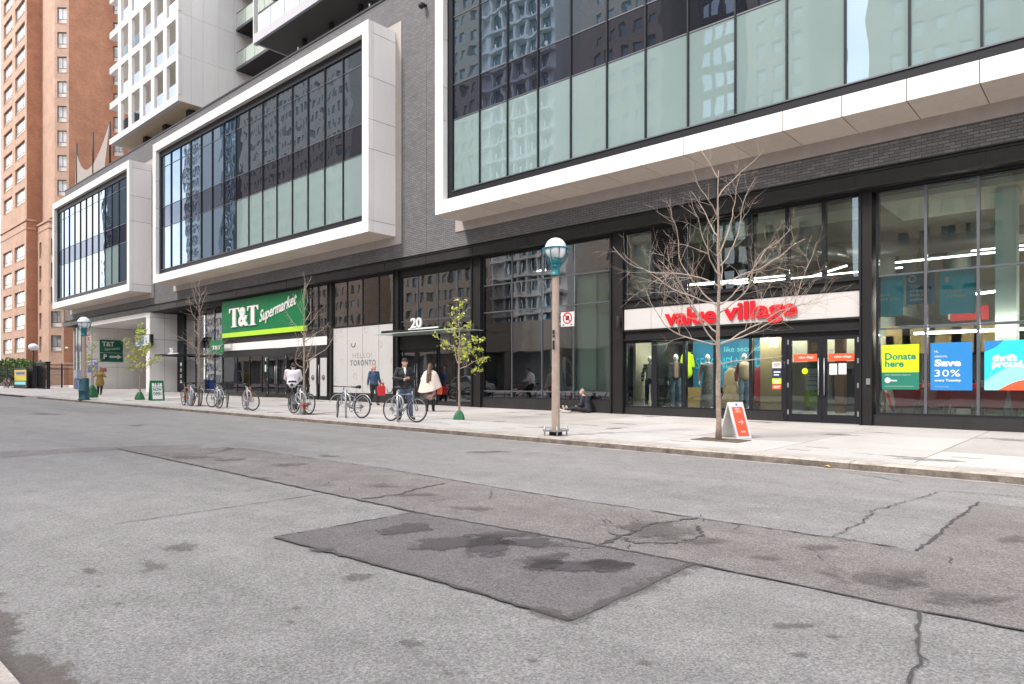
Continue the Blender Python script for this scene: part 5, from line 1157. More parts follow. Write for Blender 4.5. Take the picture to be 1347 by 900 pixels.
fence(-93, 16.6, -79.3, 17.6, 1.95, 'black iron fence in front of the hedge, left of the dark kiosk', .2)
fence(-78.2, 18.6, -72.2, 19.6, 1.95, 'black iron railing in front of the brick base, right of the dark kiosk', .2)
pk_ = thing('bike_share_kiosk', 'bike station map panel in yellow, white and black by the fence', 'kiosk', (-79, 15, .75))
def boxpx(px0, px1, py0, py1, Y, d=.1): return (PX(px0, Y), PX(px1, Y), Y, Y+d, PZ((px0+px1)/2, py1, Y), PZ((px0+px1)/2, py0, Y))
Yk = 16.2
MB().box(*boxpx(18, 35, 484, 511.5, Yk, .12)).build('cabinet', M['black'], pk_)
bx = boxpx(19, 34.4, 486.8, 501, Yk-.02, .015); MB().box(*bx).build('yellow_face', M['lime'] if False else mat('map panel yellow', (.72,.55,.02), .5), pk_)
bx2 = boxpx(20, 33, 488, 494.5, Yk-.035, .01); MB().box(*bx2).build('map_print', M['hello'], pk_)
bx2 = boxpx(21, 32, 489.6, 492.6, Yk-.05, .01); MB().box(*bx2).build('map_print', M['greytext'], pk_)
MB().box(*boxpx(19, 33.5, 502, 506.2, Yk-.02, .015)).build('lower_panel', M['paleblue'], pk_)
gk = thing('transformer_kiosk', 'dark slatted utility enclosure standing between the two fences', 'kiosk', (-79, 15.6, .75))
x0, x1, ya, yc, z0, z1 = boxpx(48, 60.5, 477, 512, 17.0, .35); b = MB(); b.box(x0, x0+.08, ya+.04, yc-.04, z0, z1-.04); b.box(x1-.08, x1, ya+.04, yc-.04, z0, z1-.04); b.box(x0+.08, x1-.08, yc-.1, yc-.04, z1-.2, z1-.05); b.box(x0+.08, x1-.08, yc-.1, yc-.04, z0, z0+.1); b.build('frame', M['core'], gk)
for i in range(22): xx = x0+.1+i*(x1-x0-.2)/22; MB().box(xx, xx+.06, ya, ya+.03, z0, z1).build('slat', M['mull'], gk)
MB().box(x0-.03, x1+.03, ya-.03, yc, z1-.04, z1+.06).build('lid', M['mull'], gk)
x0, x1, ya, yc, z0, z1 = boxpx(36, 43, 482, 511, 16.6, .3); tag(MB().box(x0, x1, ya, yc, z0, z1).box(x0-.03, x1+.03, ya-.03, yc+.03, z1, z1+.05).build('utility_cabinet', M['black']), 'plain black utility cabinet right of the yellow map panel', 'cabinet')
x0, x1, ya, yc, z0, z1 = boxpx(97.5, 101.5, 487, 512, 18.6, .3); o = thing('parking_meter', 'slim grey parking meter beside the brick corner', 'meter', (x0, ya, z0)); MB().box(x0, x1, ya, yc, z0, z1-.7).build('post', mat('slate post', (.10,.11,.16), .5), o); MB().box(x0-.02, x1+.02, ya-.02, yc, z1-.7, z1).build('head', mat('meter head', (.30,.34,.42), .5), o)
x0, x1, ya, yc, z0, z1 = boxpx(102, 106.5, 501, 513, 16.0, .5); o = MB().box(x0, x1, ya, yc, z0, z1).box(x0-.03, x1+.03, ya-.03, yc+.03, z1, z1+.06); tag(o.build('blue_bin', mat('blue plastic', (.02,.10,.45), .4)), 'small blue box bin behind the teal lamp base', 'bin')

# ---------------------------------------------------------------- buildings across the street, seen in the glass
def reflected(name, label, x0, x1, y, h, m, mw, sx, sz, wx_, wz_, z0=0, dep=14, sill=1.0, lat=None):
    o = thing(name, label, 'building', ((x0+x1)/2, y, 0)); b = MB(); ops_ = []; nx = int((x1-x0-1)/sx); nz = int((h-z0-1)/sz)
    for i in range(nx):
        for j in range(nz): ops_.append((.8+i*sx, .8+i*sx+wx_, z0+sill+j*sz, z0+sill+j*sz+wz_))
    wall(b, (x1, y), (-1, 0), x1-x0, 0, h, ops_, .3); b.quad((x0,y,0),(x0,y,h),(x0,y-dep,h),(x0,y-dep,0)); b.quad((x1,y,0),(x1,y-dep,0),(x1,y-dep,h),(x1,y,h)); b.quad((x0,y,h),(x1,y,h),(x1,y-dep,h),(x0,y-dep,h)); b.quad((x0,y-dep,0),(x0,y-dep,h),(x1,y-dep,h),(x1,y-dep,0))
    b.build('facade', m, o); MB().box(x0+.3, x1-.3, y-.32, y-.3, .5, h-.5).build('glazing', mw, o)
    if lat:
        b = MB()
        for j in range(nz+1): b.box(x0, x1, y, y+1.2, z0+j*sz, z0+j*sz+.35)
        for i in range(nx+1): b.box(x0+i*sx, x0+i*sx+.4, y+.2, y+.9, z0, h)
        b.build('balcony_lattice', lat, o)
    return o
RB = brick_mat('brown brick opposite', (.36,.265,.21), (.43,.33,.265), (.4,.35,.3), .4, .15, .015, .9, .2)
wgl = glass_mat('windows opposite', base=.10, boost=.8, opaque=(.16,.19,.21))
wgl2 = glass_mat('blue curtain wall opposite', base=.45, boost=.7, opaque=(.12,.22,.30))
YO = -42
TAN = mat('tan concrete opposite', (.48,.40,.33), .8, var=.2)
reflected('office_tower', 'brown brick slab across the street behind the photographer', -20, -8, YO, 60, RB, wgl, 2.0, 2.9, 1.1, 1.5)
reflected('office_tower', 'tan tower across the street, nearest the corner', -2, 16, YO+4, 48, TAN, wgl, 2.1, 2.9, 1.1, 1.6)
reflected('office_tower', 'brown tower between two gaps across the street', -33, -26, YO, 62, RB, wgl, 2.0, 2.9, 1.1, 1.5)
reflected('office_tower', 'navy glass slab across the street', -39.5, -34, YO-1, 66, M['mull'], wgl2, 1.5, 3.0, 1.3, 2.2)
reflected('apartment_tower', 'brown brick apartment tower across the street', -57, -44, YO, 70, RB, wgl, 2.1, 2.9, 1.2, 1.5)
reflected('apartment_tower', 'white lattice tower across the street', -76, -61.5, YO, 72, M['white2'], wgl2, 2.4, 2.9, 1.8, 2.2, lat=M['white'])
reflected('office_tower', 'tan concrete tower across the street with square windows', -106, -79, YO-2, 74, TAN, wgl, 2.0, 3.0, 1.1, 1.7)
reflected('office_tower', 'long brown building far down the street', -156, -112, YO, 74, RB, wgl, 2.0, 3.0, 1.0, 1.6)
reflected('office_tower', 'slim dark glass tower across the street', -166, -159, YO, 75, M['mull2'], wgl2, 1.6, 3.2, 1.4, 2.8)
reflected('office_tower', 'pale tower far behind the street', -199, -190, YO-5, 80, M['white2'], wgl2, 1.6, 3.2, 1.2, 2.4)
reflected('office_tower', 'slim tower farthest down the street', -250, -243, YO, 90, M['mull2'], wgl2, 1.6, 3.2, 1.4, 2.9)
# low podium and canopy band across the street
po = thing('podium_building', 'low tan podium across the street with a dark shopfront', 'building', (-40, -15, 0))
MB().box(-110, 20, -19, -15, 4.6, 7.6).build('podium_wall', mat('tan podium panel', (.56,.50,.44), .8, var=.15), po)
MB().box(-110, 20, -19, -16.6, .2, 4.6).build('podium_shopfront', mat('grey shopfront opposite', (.20,.21,.22), .5), po)
for i in range(20): MB().box(-108+i*6.5, -107.3+i*6.5, -15.8, -15.1, gz(-108+i*6.5)+.1, 4.6).build('podium_column', mat('podium column paint', (.45,.42,.38), .7) if i == 0 else bpy.data.materials['podium column paint'], po)
for i in range(8): MB().box(-104+i*15, -97+i*15, -16.59, -16.55, 1.0, 3.8).build('podium_window', wgl, po)

# ---------------------------------------------------------------- street lamps
def lamp(name, loc, h, base, label, globe_r=.235, pole_r=.095):
    x, y, z = loc; o = thing(name, label, 'lamp', loc); pb = z
    if base:
        MB().lathe((x,y,z), [(.27,0),(.27,.05),(.235,.08),(.235,.42),(.25,.44),(.25,.48),(.225,.5),(.225,1.05),(.2,1.1)], 24).build('base_cabinet', M['darkteal'], o)
        pb = z+1.0
    else:
        MB().box(x-.2, x+.2, y-.2, y+.2, z+.09, z+.115).build('base_plate', M['galv'], o)
        for sx in (-.17, .17):
            for sy in (-.17, .17): MB().lathe((x+sx, y+sy, z-.01), [(.016,0),(.016,.22)], 8).lathe((x+sx, y+sy, z+.115), [(.035,0),(.035,.03)], 6).build('anchor_bolt', M['galv'], o)
        MB().box(x-.1, x+.1, y-.1, y+.1, z-.02, z+.09).build('grout_block', M['core'], o); pb = z+.115
    zt = z+h-globe_r*2-.34
    MB().lathe((x,y,pb), [(pole_r,0),(pole_r*.78,zt-pb)], 8, smooth=False).build('pole', M['pole'], o)
    MB().lathe((x,y,zt-.02), [(pole_r*1.15,0),(pole_r*1.15,.04),(pole_r*.95,.06),(pole_r*.95,.18),(pole_r*1.15,.2),(pole_r*1.1,.24)], 16).build('collar', M['lampteal'], o)
    gc = zt+.34+globe_r; c = MB()
    n = 8
    for k in range(n):
        a = 2*math.pi*k/n+.2; P = []
        for t in range(7):
            q_ = t/6; rr = pole_r*.9+(globe_r*1.08-pole_r*.9)*math.sin(q_*math.pi/2); P.append((x+rr*math.cos(a), y+rr*math.sin(a), zt+.2+(gc-zt-.2)*(1-math.cos(q_*math.pi/2))**.8))
        c.path(P, .011, 5)
    c.torus((x,y,gc), globe_r*1.08, .017, 'z', 28, 6); c.torus((x,y,gc), globe_r*1.08, .014, 'z', 28, 6)
    for a in (.5, 3.6): c.box(x+globe_r*1.1*math.cos(a)-.03, x+globe_r*1.1*math.cos(a)+.03, y+globe_r*1.1*math.sin(a)-.03, y+globe_r*1.1*math.sin(a)+.03, gc-.03, gc+.03)
    c.lathe((x,y,zt+.2), [(pole_r*.9,0),(pole_r*1.05,.05),(globe_r*.55,.14),(globe_r*.5,.16)], 16); c.build('cage', M['lampteal'], o)
    g_ = MB(); g_.ell((x,y,gc), globe_r, globe_r, globe_r, 28, 18); g_.build('globe', M['globe'], o)
    return o
def onwalk(px, Y): X = PX(px, Y); return (X, Y, SW(X, Y))
L1 = onwalk(731, 11.62); lamp('street_lamp', L1, PZ(731, 313, 11.62)-L1[2], False, 'nearest street lamp: brown concrete pole, white globe in a teal cage, bolted base plate')
L2 = onwalk(110.5, 11.25); lamp('street_lamp', L2, PZ(110.5, 417, 11.25)-L2[2], True, 'far street lamp with a fat dark teal base beside the driveway', .29, .12)
def small_globe(px, py_top, py_bot, Y, label, r_=.3):
    X = PX(px, Y); zt_ = PZ(px, py_top, Y); zb_ = PZ(px, py_bot, Y); o = thing('globe_lamp', label, 'lamp', (X, Y, zb_))
    MB().tube((X,Y,zb_), (X,Y,zt_-r_*1.8), .09, .07).build('pole', M['black'], o); MB().ell((X,Y,zt_-r_), r_*1.25, r_*1.25, r_, 20, 12).build('globe', M['globe'], o)
small_globe(44, 452, 505, 17.6, 'black post lamp with a white globe behind the fence at the far left', .33)
X = PX(87.5, 24.2); zc = PZ(87.5, 458, 24.2); o = thing('wall_lamp', 'round white wall lamp on the orange brick beside the grey building', 'lamp', (X, 24, zc)); MB().ell((X, 24.2, zc), .17, .17, .17).build('globe', M['globe'], o); MB().tube((X, 24.2, zc-.25), (X-1.2, 24.5, zc-.25), .04).tube((X, 24.2, zc-.25), (X, 24.2, zc-.1), .04).build('bracket', M['black'], o)
# no stopping signs on the lamp posts
def nostop(px0, px1, py0, py1, Y, polex, label):
    x0, x1 = PX(px0, Y), PX(px1, Y); z1, z0 = PZ((px0+px1)/2, py0, Y), PZ((px0+px1)/2, py1, Y); o = thing('parking_rule_sign', label, 'sign', (x0, Y, z0)); w, h = x1-x0, z1-z0
    MB().box(x0, x1, Y-.006, Y, z0, z1).build('plate', M['signwhite'], o); xc, zc = (x0+x1)/2, z0+h*.58; r_ = w*.31
    MB().torus((xc, Y-.008, zc), r_, w*.045, 'y', 28, 5, .2).obox((xc, Y-.008, zc), (1,0,-1), (0,1,0), (1,0,1), r_, .003, w*.035).build('red_ring', M['signred'], o)
    MB().obox((xc, Y-.0065, zc), (1,0,0), (0,1,0), (0,0,1), w*.13, .0015, w*.13).build('black_symbol', M['black'], o)
    for s in (-1, 1): MB().plate([(xc+s*w*.15, Y-.0065, z0+h*.14), (xc+s*w*.32, Y-.0065, z0+h*.14+w*.0), (xc+s*w*.32, Y-.0065, z0+h*.06)][::s] if False else [(xc+s*w*.42, Y-.0065, z0+h*.11), (xc+s*w*.24, Y-.0065, z0+h*.17), (xc+s*w*.24, Y-.0065, z0+h*.05)], (0,-1,0), .0015).build('arrow', M['black'], o)
    for zz in (z0+h*.2, z0+h*.8): MB().box(min(polex, x0), x1-w*.3, Y+.001, Y+.02, zz-.015, zz+.015).build('bracket', M['galv'], o)
nostop(738, 755.5, 410.5, 429.5, 11.62, L1[0], 'square white no stopping sign with a red ring fixed to the nearest lamp pole')
nostop(114, 120, 442, 452, 11.3, L2[0], 'small no stopping sign on the far lamp pole')
# black stickers on the near pole
for i, (py, h) in enumerate(((434, 6), (441, 3), (448, 12))):
    x_ = PX(726.5, 11.5); z_ = PZ(727, py, 11.5); tag(MB().box(x_-.01, x_+.04, 11.515, 11.53, z_-h*.016, z_).build('pole_sticker', M['black']), ['topmost black sticker on the near lamp pole', 'small middle black sticker on the near lamp pole', 'long lowest black sticker on the near lamp pole'][i], 'sticker')

# ---------------------------------------------------------------- trees
def tree(name, label, cat, px, py, h, spread, seed, tr=.06, lean=0., z_first=.28, nl=13, twigs=1., leaves=0, leafsize=.06, shape='vase', bark='bark', limbs=None):
    base = GP(px, py, False); rnd = random.Random(seed); o = thing(name, label, cat, tuple(base)); T_ = []; n = 14
    for i in range(n+1):
        t = i/n; T_.append(base+Vector((lean*t+rnd.uniform(-.012,.012)*(i > 0), rnd.uniform(-.012,.012)*(i > 0), h*t-.03)))
    MB().path(T_, [tr*(1.25 if i == 0 else 1)*(1-.86*(i/n)**1.1) for i in range(n+1)], 10).build('trunk', M[bark], o)
    b = MB(); tips = []
    def limb(p, d, L, r, lvl):
        seg = max(3, int(L/.13)); P = [p]; q_ = Vector(d)
        for s in range(seg):
            q_ = (q_+Vector((rnd.uniform(-.26,.26), rnd.uniform(-.26,.26), rnd.uniform(-.18,.24)+.02))).normalized(); P.append(P[-1]+q_*L/seg)
        b.path(P, [r*(1-.75*s/seg) for s in range(seg+1)], 5 if lvl == 0 else 3, caps=False)
        if lvl == 0: pass
        if lvl < 2 or leaves: tips.extend(P[seg//3:] if lvl else P[seg//2:])
        if lvl < 3:
            k = int((8., 7.5, 6.)[lvl]*L*twigs)
            for j in range(k):
                t = rnd.uniform(.22, .97); pi = P[min(seg, int(t*seg))]; dd = (P[min(seg, int(t*seg)+1)]-P[max(0, int(t*seg)-1)]).normalized(); sd = dd.orthogonal().normalized(); sd.rotate(Matrix.Rotation(rnd.uniform(0, 6.28), 3, dd))
                nd_ = (dd*.75+sd*.8+Vector((0,0,.12))).normalized(); LL = L*(1-t*.55)*rnd.uniform(.35, .75)
                if LL > .07: limb(pi, nd_, LL, max(.003, r*(1-.7*t)*.5), lvl+1)
    ga = rnd.uniform(0, 6.28)
    for i in range(nl):
        t = z_first+(.97-z_first)*(i/(nl-1)); p = T_[min(n, int(t*n))].lerp(T_[min(n, int(t*n)+1)], t*n-int(t*n)); a = ga+i*2.4+rnd.uniform(-.4,.4)
        if shape == 'vase': L = spread*(1-.55*((t-z_first)/(1-z_first)))*rnd.uniform(.8, 1.15); el = R(18+50*(t-z_first)/(1-z_first)+rnd.uniform(-8, 10))
        else: L = spread*(1-.82*((t-z_first)/(1-z_first)))*rnd.uniform(.75, 1.1); el = R(22+25*(t-z_first)+rnd.uniform(-8, 8))
        limb(p, Vector((math.cos(a)*math.cos(el), math.sin(a)*math.cos(el), math.sin(el))), L, tr*(.42-.2*t), 0)
    for (t, dx, dz, dy, L) in (limbs or []):
        p = T_[int(t*n)]; d = Vector((CT*dx+0, ST*dx+0, dz))+Vector((-ST*dy, CT*dy, 0)); limb(p, d.normalized(), L, tr*.30, 0)
    b.build('branches', M['twig'], o)
    if leaves:
        pts = []
        for _ in range(leaves):
            p = rnd.choice(tips); pts.append(p+Vector((rnd.gauss(0,.03), rnd.gauss(0,.03), rnd.gauss(0,.03))))
        leafcloud('foliage', M['leaf'], o, pts, leafsize, seed)
    return o, base
def hgt(px, py0, py1, z=0): g = GP(px, py0, False); return PZ(px, py1, g.y)-g.z
t1, p1 = tree('bare_tree', 'large bare street tree standing in front of the red lettered shop sign', 'tree', 945, 579, hgt(945, 579, 222), 2.05, 11, .056, 0, .40, 9, .5, shape='vase',
    limbs=[(.36, -1.0, .75, .0, 2.3), (.36, -1, .12, -.2, 2.1), (.38, 1, .16, 0, 3.0), (.42, 1, .22, .3, 2.9), (.5, -.85, .7, .2, 2.5), (.56, -1, .5, -.3, 2.3), (.6, .9, .5, 0, 2.4), (.52, 1, .35, .1, 2.5), (.64, -.9, .6, 0, 2.4), (.7, .8, .7, -.2, 1.9), (.33, 1, .15, -.1, 1.3)])
t2, p2 = tree('young_tree', 'young tree with yellow green leaves right of the woman in the cream poncho', 'tree', 604, 552, hgt(604, 552, 390), 1.15, 21, .038, 0, .42, 15, .8, leaves=620, leafsize=.05, shape='cone')
t3, p3 = tree('bare_tree', 'bare tree whose crown crosses the green supermarket sign', 'tree', 400, 545, hgt(400, 545, 385)+.2, 1.55, 31, .046, 0, .32, 14, .8)
t4, p4 = tree('bare_tree', 'bare tree left of the supermarket sign with many fine upright branches', 'tree', 262, 534, hgt(262, 534, 378), 1.7, 41, .05, 0, .30, 16, .85)
t5, p5 = tree('young_tree', 'young leafing tree in front of the driveway behind the green sandwich board', 'tree', 184, 526, hgt(184, 526, 436), 1.45, 51, .05, 0, .36, 13, 1.0, leaves=700, leafsize=.065, shape='vase')
t6, p6 = tree('young_tree', 'thin young tree with few leaves beside the far street lamp', 'tree', 121, 523, hgt(121, 523, 432), 1.0, 61, .04, 0, .36, 12, .9, leaves=260, leafsize=.06, shape='cone')
def soilpit(p, label, w=.55): 
    o = struct(MB().hexa([(p.x-w,p.y-w*.75,SW(p.x-w,p.y)-.05),(p.x+w*1.2,p.y-w*.75,SW(p.x+w,p.y)-.05),(p.x+w*1.2,p.y+w*.75,SW(p.x+w,p.y)-.05),(p.x-w,p.y+w*.75,SW(p.x-w,p.y)-.05)],
        [(p.x-w,p.y-w*.7,SW(p.x-w,p.y)+.006),(p.x+w*1.2,p.y-w*.7,SW(p.x+w,p.y)+.006),(p.x+w*1.2,p.y+w*.75,SW(p.x+w,p.y+w)+.010),(p.x-w,p.y+w*.75,SW(p.x-w,p.y+w)+.010)]).build('tree_pit', M['soil']))
soilpit(p1, '', .45); soilpit(p3, '', .35); soilpit(p4, '', .35)
def wbag(p, label, h, w, seed):                     # slumped watering bag wrapped round the trunk
    o = MB(); rnd = random.Random(seed); n = 18; prof = [(1.0,0),(1.06,.12),(.95,.3),(.82,.5),(.72,.7),(.5,.88),(.2,1.0)]; c = p
    pr = [[(1+.16*math.sin(3*a+seed)+.10*math.sin(7*a+i*1.7)+rnd.uniform(-.07,.07)) for a in [2*math.pi*k/n for k in range(n)]] for i in range(len(prof))]
    v = []
    for i, (r_, z_) in enumerate(prof):
        for k in range(n): a = 2*math.pi*k/n; v.append((c.x+r_*w*pr[i][k]*math.cos(a), c.y+r_*w*pr[i][k]*math.sin(a), c.z+z_*h+rnd.uniform(-.01,.01)*(i > 0)))
    f = [(i*n+k, i*n+(k+1) % n, (i+1)*n+(k+1) % n, (i+1)*n+k) for i in range(len(prof)-1) for k in range(n)]+[tuple((len(prof)-1)*n+k for k in range(n))]
    o.add(v, f, True); ob = o.build('watering_bag', M['bag']); tag(ob, label, 'bag'); sb = ob.modifiers.new('s', 'SUBSURF'); sb.levels = 1; sb.render_levels = 1
wbag(p2, 'crumpled green watering bag round the foot of the young tree by the entrance', .27, .16, 1)
wbag(p5, 'green watering bag round the young tree in front of the driveway', .42, .22, 2)
wbag(p6, 'green watering bag beside the far lamp base', .7, .27, 3)

# ---------------------------------------------------------------- sandwich boards and signs on the walk
def aboard(px, py, ang, w, h, spread, label, face, frame, red=None):
    p = GP(px, py, False); o = thing('sandwich_board', label, 'sign', tuple(p)); r_ = Vector((math.cos(ang), math.sin(ang), 0)); nn = Vector((r_.y, -r_.x, 0)); up_ = Vector((0,0,1))
    for s in (1, -1):
        ft = p+nn*s*spread; tp = p+up_*h; u = (tp-ft).normalized(); nb_ = r_.cross(u)*s
        mid = (ft+tp)/2; L = (tp-ft).length
        MB().obox(mid, r_, u, nb_, w/2, L/2, .012).build('board', frame, o)
        if s == 1 and red:
            MB().obox(mid+nb_*.014-u*.03, r_, u, nb_, w*.36, L*.40, .003).build('printed_panel', face, o)
    return o, p, r_, nn, up_
ab = aboard(967, 576, R(68), .40, .74, .25, 'white sandwich board with a red panel and arrow beside the large bare tree', M['orange'], M['signwhite'], True)
o, p, r_, nn, up_ = ab; ft = p+nn*.25; tp = p+up_*.74; u = (tp-ft).normalized(); n_ = r_.cross(u); L = (tp-ft).length
O = ft+n_*.019
text('value\nvillage', O+u*L*.70-r_*.09, r_, u, .17, .11, M['signwhite'], 'lettering', o, bold=.02)
text('stores', O+u*L*.16-r_*.05, r_, u, .12, .04, M['signwhite'], 'lettering', o, bold=.03)
MB().obox(O+u*L*.45, r_, u, n_, .07, .007, .002).obox(O+u*L*.45+r_*.04+u*.025, r_-u, r_+u, n_, .035, .006, .002).obox(O+u*L*.45+r_*.04-u*.025, r_+u, r_-u, n_, .035, .006, .002).build('arrow', M['signwhite'], o)
MB().obox(O+u*L*.93, r_, u, n_, .02, .02, .003).build('latch', M['posterblue'], o)
ab = aboard(206, 527, R(80), .62, .98, .30, 'green framed sandwich board announcing the supermarket is now open', M['signwhite'], M['green'], True)
o, p, r_, nn, up_ = ab; ft = p+nn*.30; tp = p+up_*.98; u = (tp-ft).normalized(); n_ = r_.cross(u); L = (tp-ft).length; O = ft+n_*.0195
text('T&T', O+u*L*.76-r_*.16, r_, u, .32, .13, M['greytext'], 'lettering', o, bold=.03)
text('NOW\nOPEN', O+u*L*.26-r_*.19, r_, u, .38, .38, M['green'], 'lettering', o, bold=.03)
MB().obox(O+u*L*.68, r_, u, n_, .21, .015, .002).build('stripe', M['green'], o)
# purple parking rates sign by the driveway
x0, x1 = PX(115.5, 15.6), PX(129, 15.6); z1, z0 = PZ(122, 472, 15.6), PZ(122, 490, 15.6)
o = thing('parking_rates_sign', 'purple blue parking rates sign on a post behind the far lamp', 'sign', (x0, 15.6, .6)); MB().box(x0, x1, 15.58, 15.6, z0, z1).build('board', mat('purple blue board', (.05,.05,.25), .5), o)
text('PARKING\nRATES', (x0+.08, 15.578, z0+.55*(z1-z0)), (1,0,0), (0,0,1), (x1-x0)-.16, (z1-z0)*.36, W_, 'lettering', o, bold=.02); MB().ell(((x0+x1)/2-.13, 15.575, z0+.22), .08, .004, .08).ell(((x0+x1)/2+.13, 15.575, z0+.22), .08, .004, .08).build('symbol', W_, o)
MB().tube(((x0+x1)/2, 15.63, SW(x0, 15.6)), ((x0+x1)/2, 15.63, z1), .03).build('post', M['galv'], o)

# small board inside the right window, beside the doors
ab = thing('sandwich_board', 'small white and red sandwich board inside the tall window right of the doors', 'sign', (PX(1165, 20.0), 20.0, .5))
bx_, by_ = PX(1165, 20.0), 20.0
for s in (1, -1): MB().obox((bx_+s*.09, by_, .5+.31), (0,1,0), (s*-.18,0,.62), (.62,0,s*.18), .2, .32, .012).build('board', M['signwhite'], ab)
MB().obox((bx_+.105, by_, .5+.30), (0,1,0), (-.18,0,.62), (.62,0,.18), .14, .25, .003).build('printed_panel', M['signred'], ab)
# ---------------------------------------------------------------- bicycles and racks
bm_cache = {}
def wheel_parts(parent, cx, rot=0., r_=.34):
    """tyre with rim, spokes and hub; rot turns it about the vertical (steering)"""
    if 'tyre' not in bm_cache:
        bm_cache['tyre'] = MB().torus((0,0,0), r_-.02, .02, 'y', 36, 7).mesh('tyre'); bm_cache['tyre'].materials.append(M['rubber'])
        bm_cache['rim'] = MB().torus((0,0,0), r_-.045, .011, 'y', 32, 5).mesh('rim'); bm_cache['rim'].materials.append(M['galv'])
        s = MB()
        for k in range(18):
            a = 2*math.pi*k/18; s.path([(0, .025*(-1)**k, 0), ((r_-.045)*math.cos(a), 0, (r_-.045)*math.sin(a))], .0022, 3, caps=False)
        s.path([(0,-.05,0),(0,.05,0)], .022, 8); bm_cache['spokes'] = s.mesh('spokes'); bm_cache['spokes'].materials.append(M['galv'])
    o = bpy.data.objects.new('wheel', bm_cache['tyre']); col.objects.link(o); o.parent = parent; o.location = (cx, 0, r_); o.rotation_euler = (0, 0, rot)
    for nm in ('rim', 'spokes'):
        c = bpy.data.objects.new(nm, bm_cache[nm]); col.objects.link(c); c.parent = o
def bicycle(px, Y, ang, lean, label, paint, steer=0., basket=False, drop=False, step=False, guards=False, redc=False, child=False, group=None):
    X = PX(px, Y); loc = Vector((X, Y, SW(X, Y)+.003))
    o = thing('bicycle', label, 'bicycle', (0,0,0), group)
    rr = Vector((-.46, 0, .34)); fr_ = Vector((.56, 0, .34)); bb = Vector((-.03, 0, .28)); st = Vector((-.16, 0, .74)); sd = Vector((-.2, 0, .90)); hd = Vector((.36, 0, .80)); hb = Vector((.40, 0, .66))
    if step: st = Vector((-.14, 0, .62))
    wheel_parts(o, rr.x); wheel_parts(o, fr_.x, steer)
    f = MB(); f.tube(bb, st, .017).tube(st, hd-Vector((0,0,.03)), .016).tube(bb, hb, .019).tube(hd+Vector((-.01,0,.05)), hb, .021)
    for s in (-.05, .05): f.tube(bb+Vector((0,s*.5,0)), rr+Vector((0,s,0)), .010).tube(st+Vector((0,s*.4,-.02)), rr+Vector((0,s,0)), .009)
    f.build('frame', paint, o)
    k = MB(); cs, sn = math.cos(steer), math.sin(steer); fv = fr_-hb; 
    for s in (-.05, .05): k.path([hb+Vector((0,s*.4,0)), hb+Vector((.05,s,-.08)), fr_+Vector((-sn*s,s*cs,0))], .012, 6)
    k.build('fork', paint, o)
    MB().tube(st, sd, .013).build('seat_post', M['galv'], o)
    MB().path([sd+Vector((-.13,0,.03)), sd+Vector((-.04,0,.035)), sd+Vector((.13,0,.02))], [.055,.042,.016], 8).build('saddle', M['black'], o)
    top = hd+Vector((-.03,0,.14)); h = MB(); h.tube(hd+Vector((-.01,0,.05)), top, .013)
    ax = Vector((-sn, cs, 0)); fw_ = Vector((cs, sn, 0))
    if drop: 
        for s in (-1, 1): h.path([top, top+ax*.2*s, top+ax*.21*s+fw_*.09, top+ax*.21*s+fw_*.11+Vector((0,0,-.08)), top+ax*.21*s+fw_*.04+Vector((0,0,-.13))], .012, 6)
    else: h.path([top+ax*-.3-fw_*.06, top+ax*-.1+fw_*.03, top+ax*.1+fw_*.03, top+ax*.3-fw_*.06], .012, 6)
    h.build('handlebar', M['galv'] if drop else M['black'], o)
    g_ = MB()
    for s in (-1, 1): g_.tube(top+ax*.2*s-fw_*.0, top+ax*.31*s-fw_*.06, .017)
    g_.build('grips', M['black'], o)
    c = MB(); c.torus(tuple(bb), .09, .006, 'y', 20, 4); 
    for a in (.7, .7+math.pi): 
        e = bb+Vector((.17*math.cos(a), .07*(1 if a < 2 else -1), .17*math.sin(a))); c.tube(bb+Vector((0,.07*(1 if a < 2 else -1),0)), e, .009); c.box(e.x-.05, e.x+.05, e.y-.04, e.y+.04, e.z-.01, e.z+.01)
    c.tube(bb+Vector((0,.045,.09)), rr+Vector((0,.045,.04)), .005).tube(bb+Vector((0,.045,-.09)), rr+Vector((0,.045,-.04)), .005).torus((rr.x,.045,rr.z), .045, .012, 'y', 14, 4).torus((rr.x+.02,.045,rr.z-.1), .025, .008, 'y', 10, 4)
    c.build('drivetrain', M['black'], o)
    if guards:
        gm = MB()
        for cc in (rr, fr_):
            gm.path([cc+Vector((.37*math.cos(a), 0, .37*math.sin(a))) for a in [R(20+14*i) for i in range(11)]], .014, 4)
        gm.build('mudguards', M['alu'], o)
    if basket:
        z = top.z-.02; gm = MB(); gm.hexa([(.42,-.13,z-.2),(.66,-.13,z-.2),(.66,.13,z-.2),(.42,.13,z-.2)], [(.4,-.17,z+.03),(.7,-.17,z+.03),(.7,.17,z+.03),(.4,.17,z+.03)]); gm.build('basket', M['black'], o)
    if redc: MB().box(-.2,.02,-.09,.09,.24,.36).build('red_cover', M['red'], o)
    o.location = loc; o.rotation_euler = (lean, 0, ang)
    return o
LR = M['darkpaint']
bicycle(246, 12.05, R(-8), R(4), 'salmon red bicycle, leftmost at the racks', M['orangepaint'], .3, group='bicycles locked along the kerb')
bicycle(256, 12.35, R(-2), R(-4), 'dark bicycle leaning behind the salmon red one', LR, -.2, guards=True, group='bicycles locked along the kerb')
bicycle(284, 12.1, R(172), R(5), 'dark bicycle left at the second rack with silver mudguards', LR, .4, guards=True, group='bicycles locked along the kerb')
bicycle(291, 12.4, R(-4), R(-4), 'silver bicycle with black front basket at the second rack', M['silver'], -.3, basket=True, group='bicycles locked along the kerb')
bicycle(327, 12.1, R(-12), R(3), 'dark red bicycle at the third rack', M['redpaint'], .5, group='bicycles locked along the kerb')
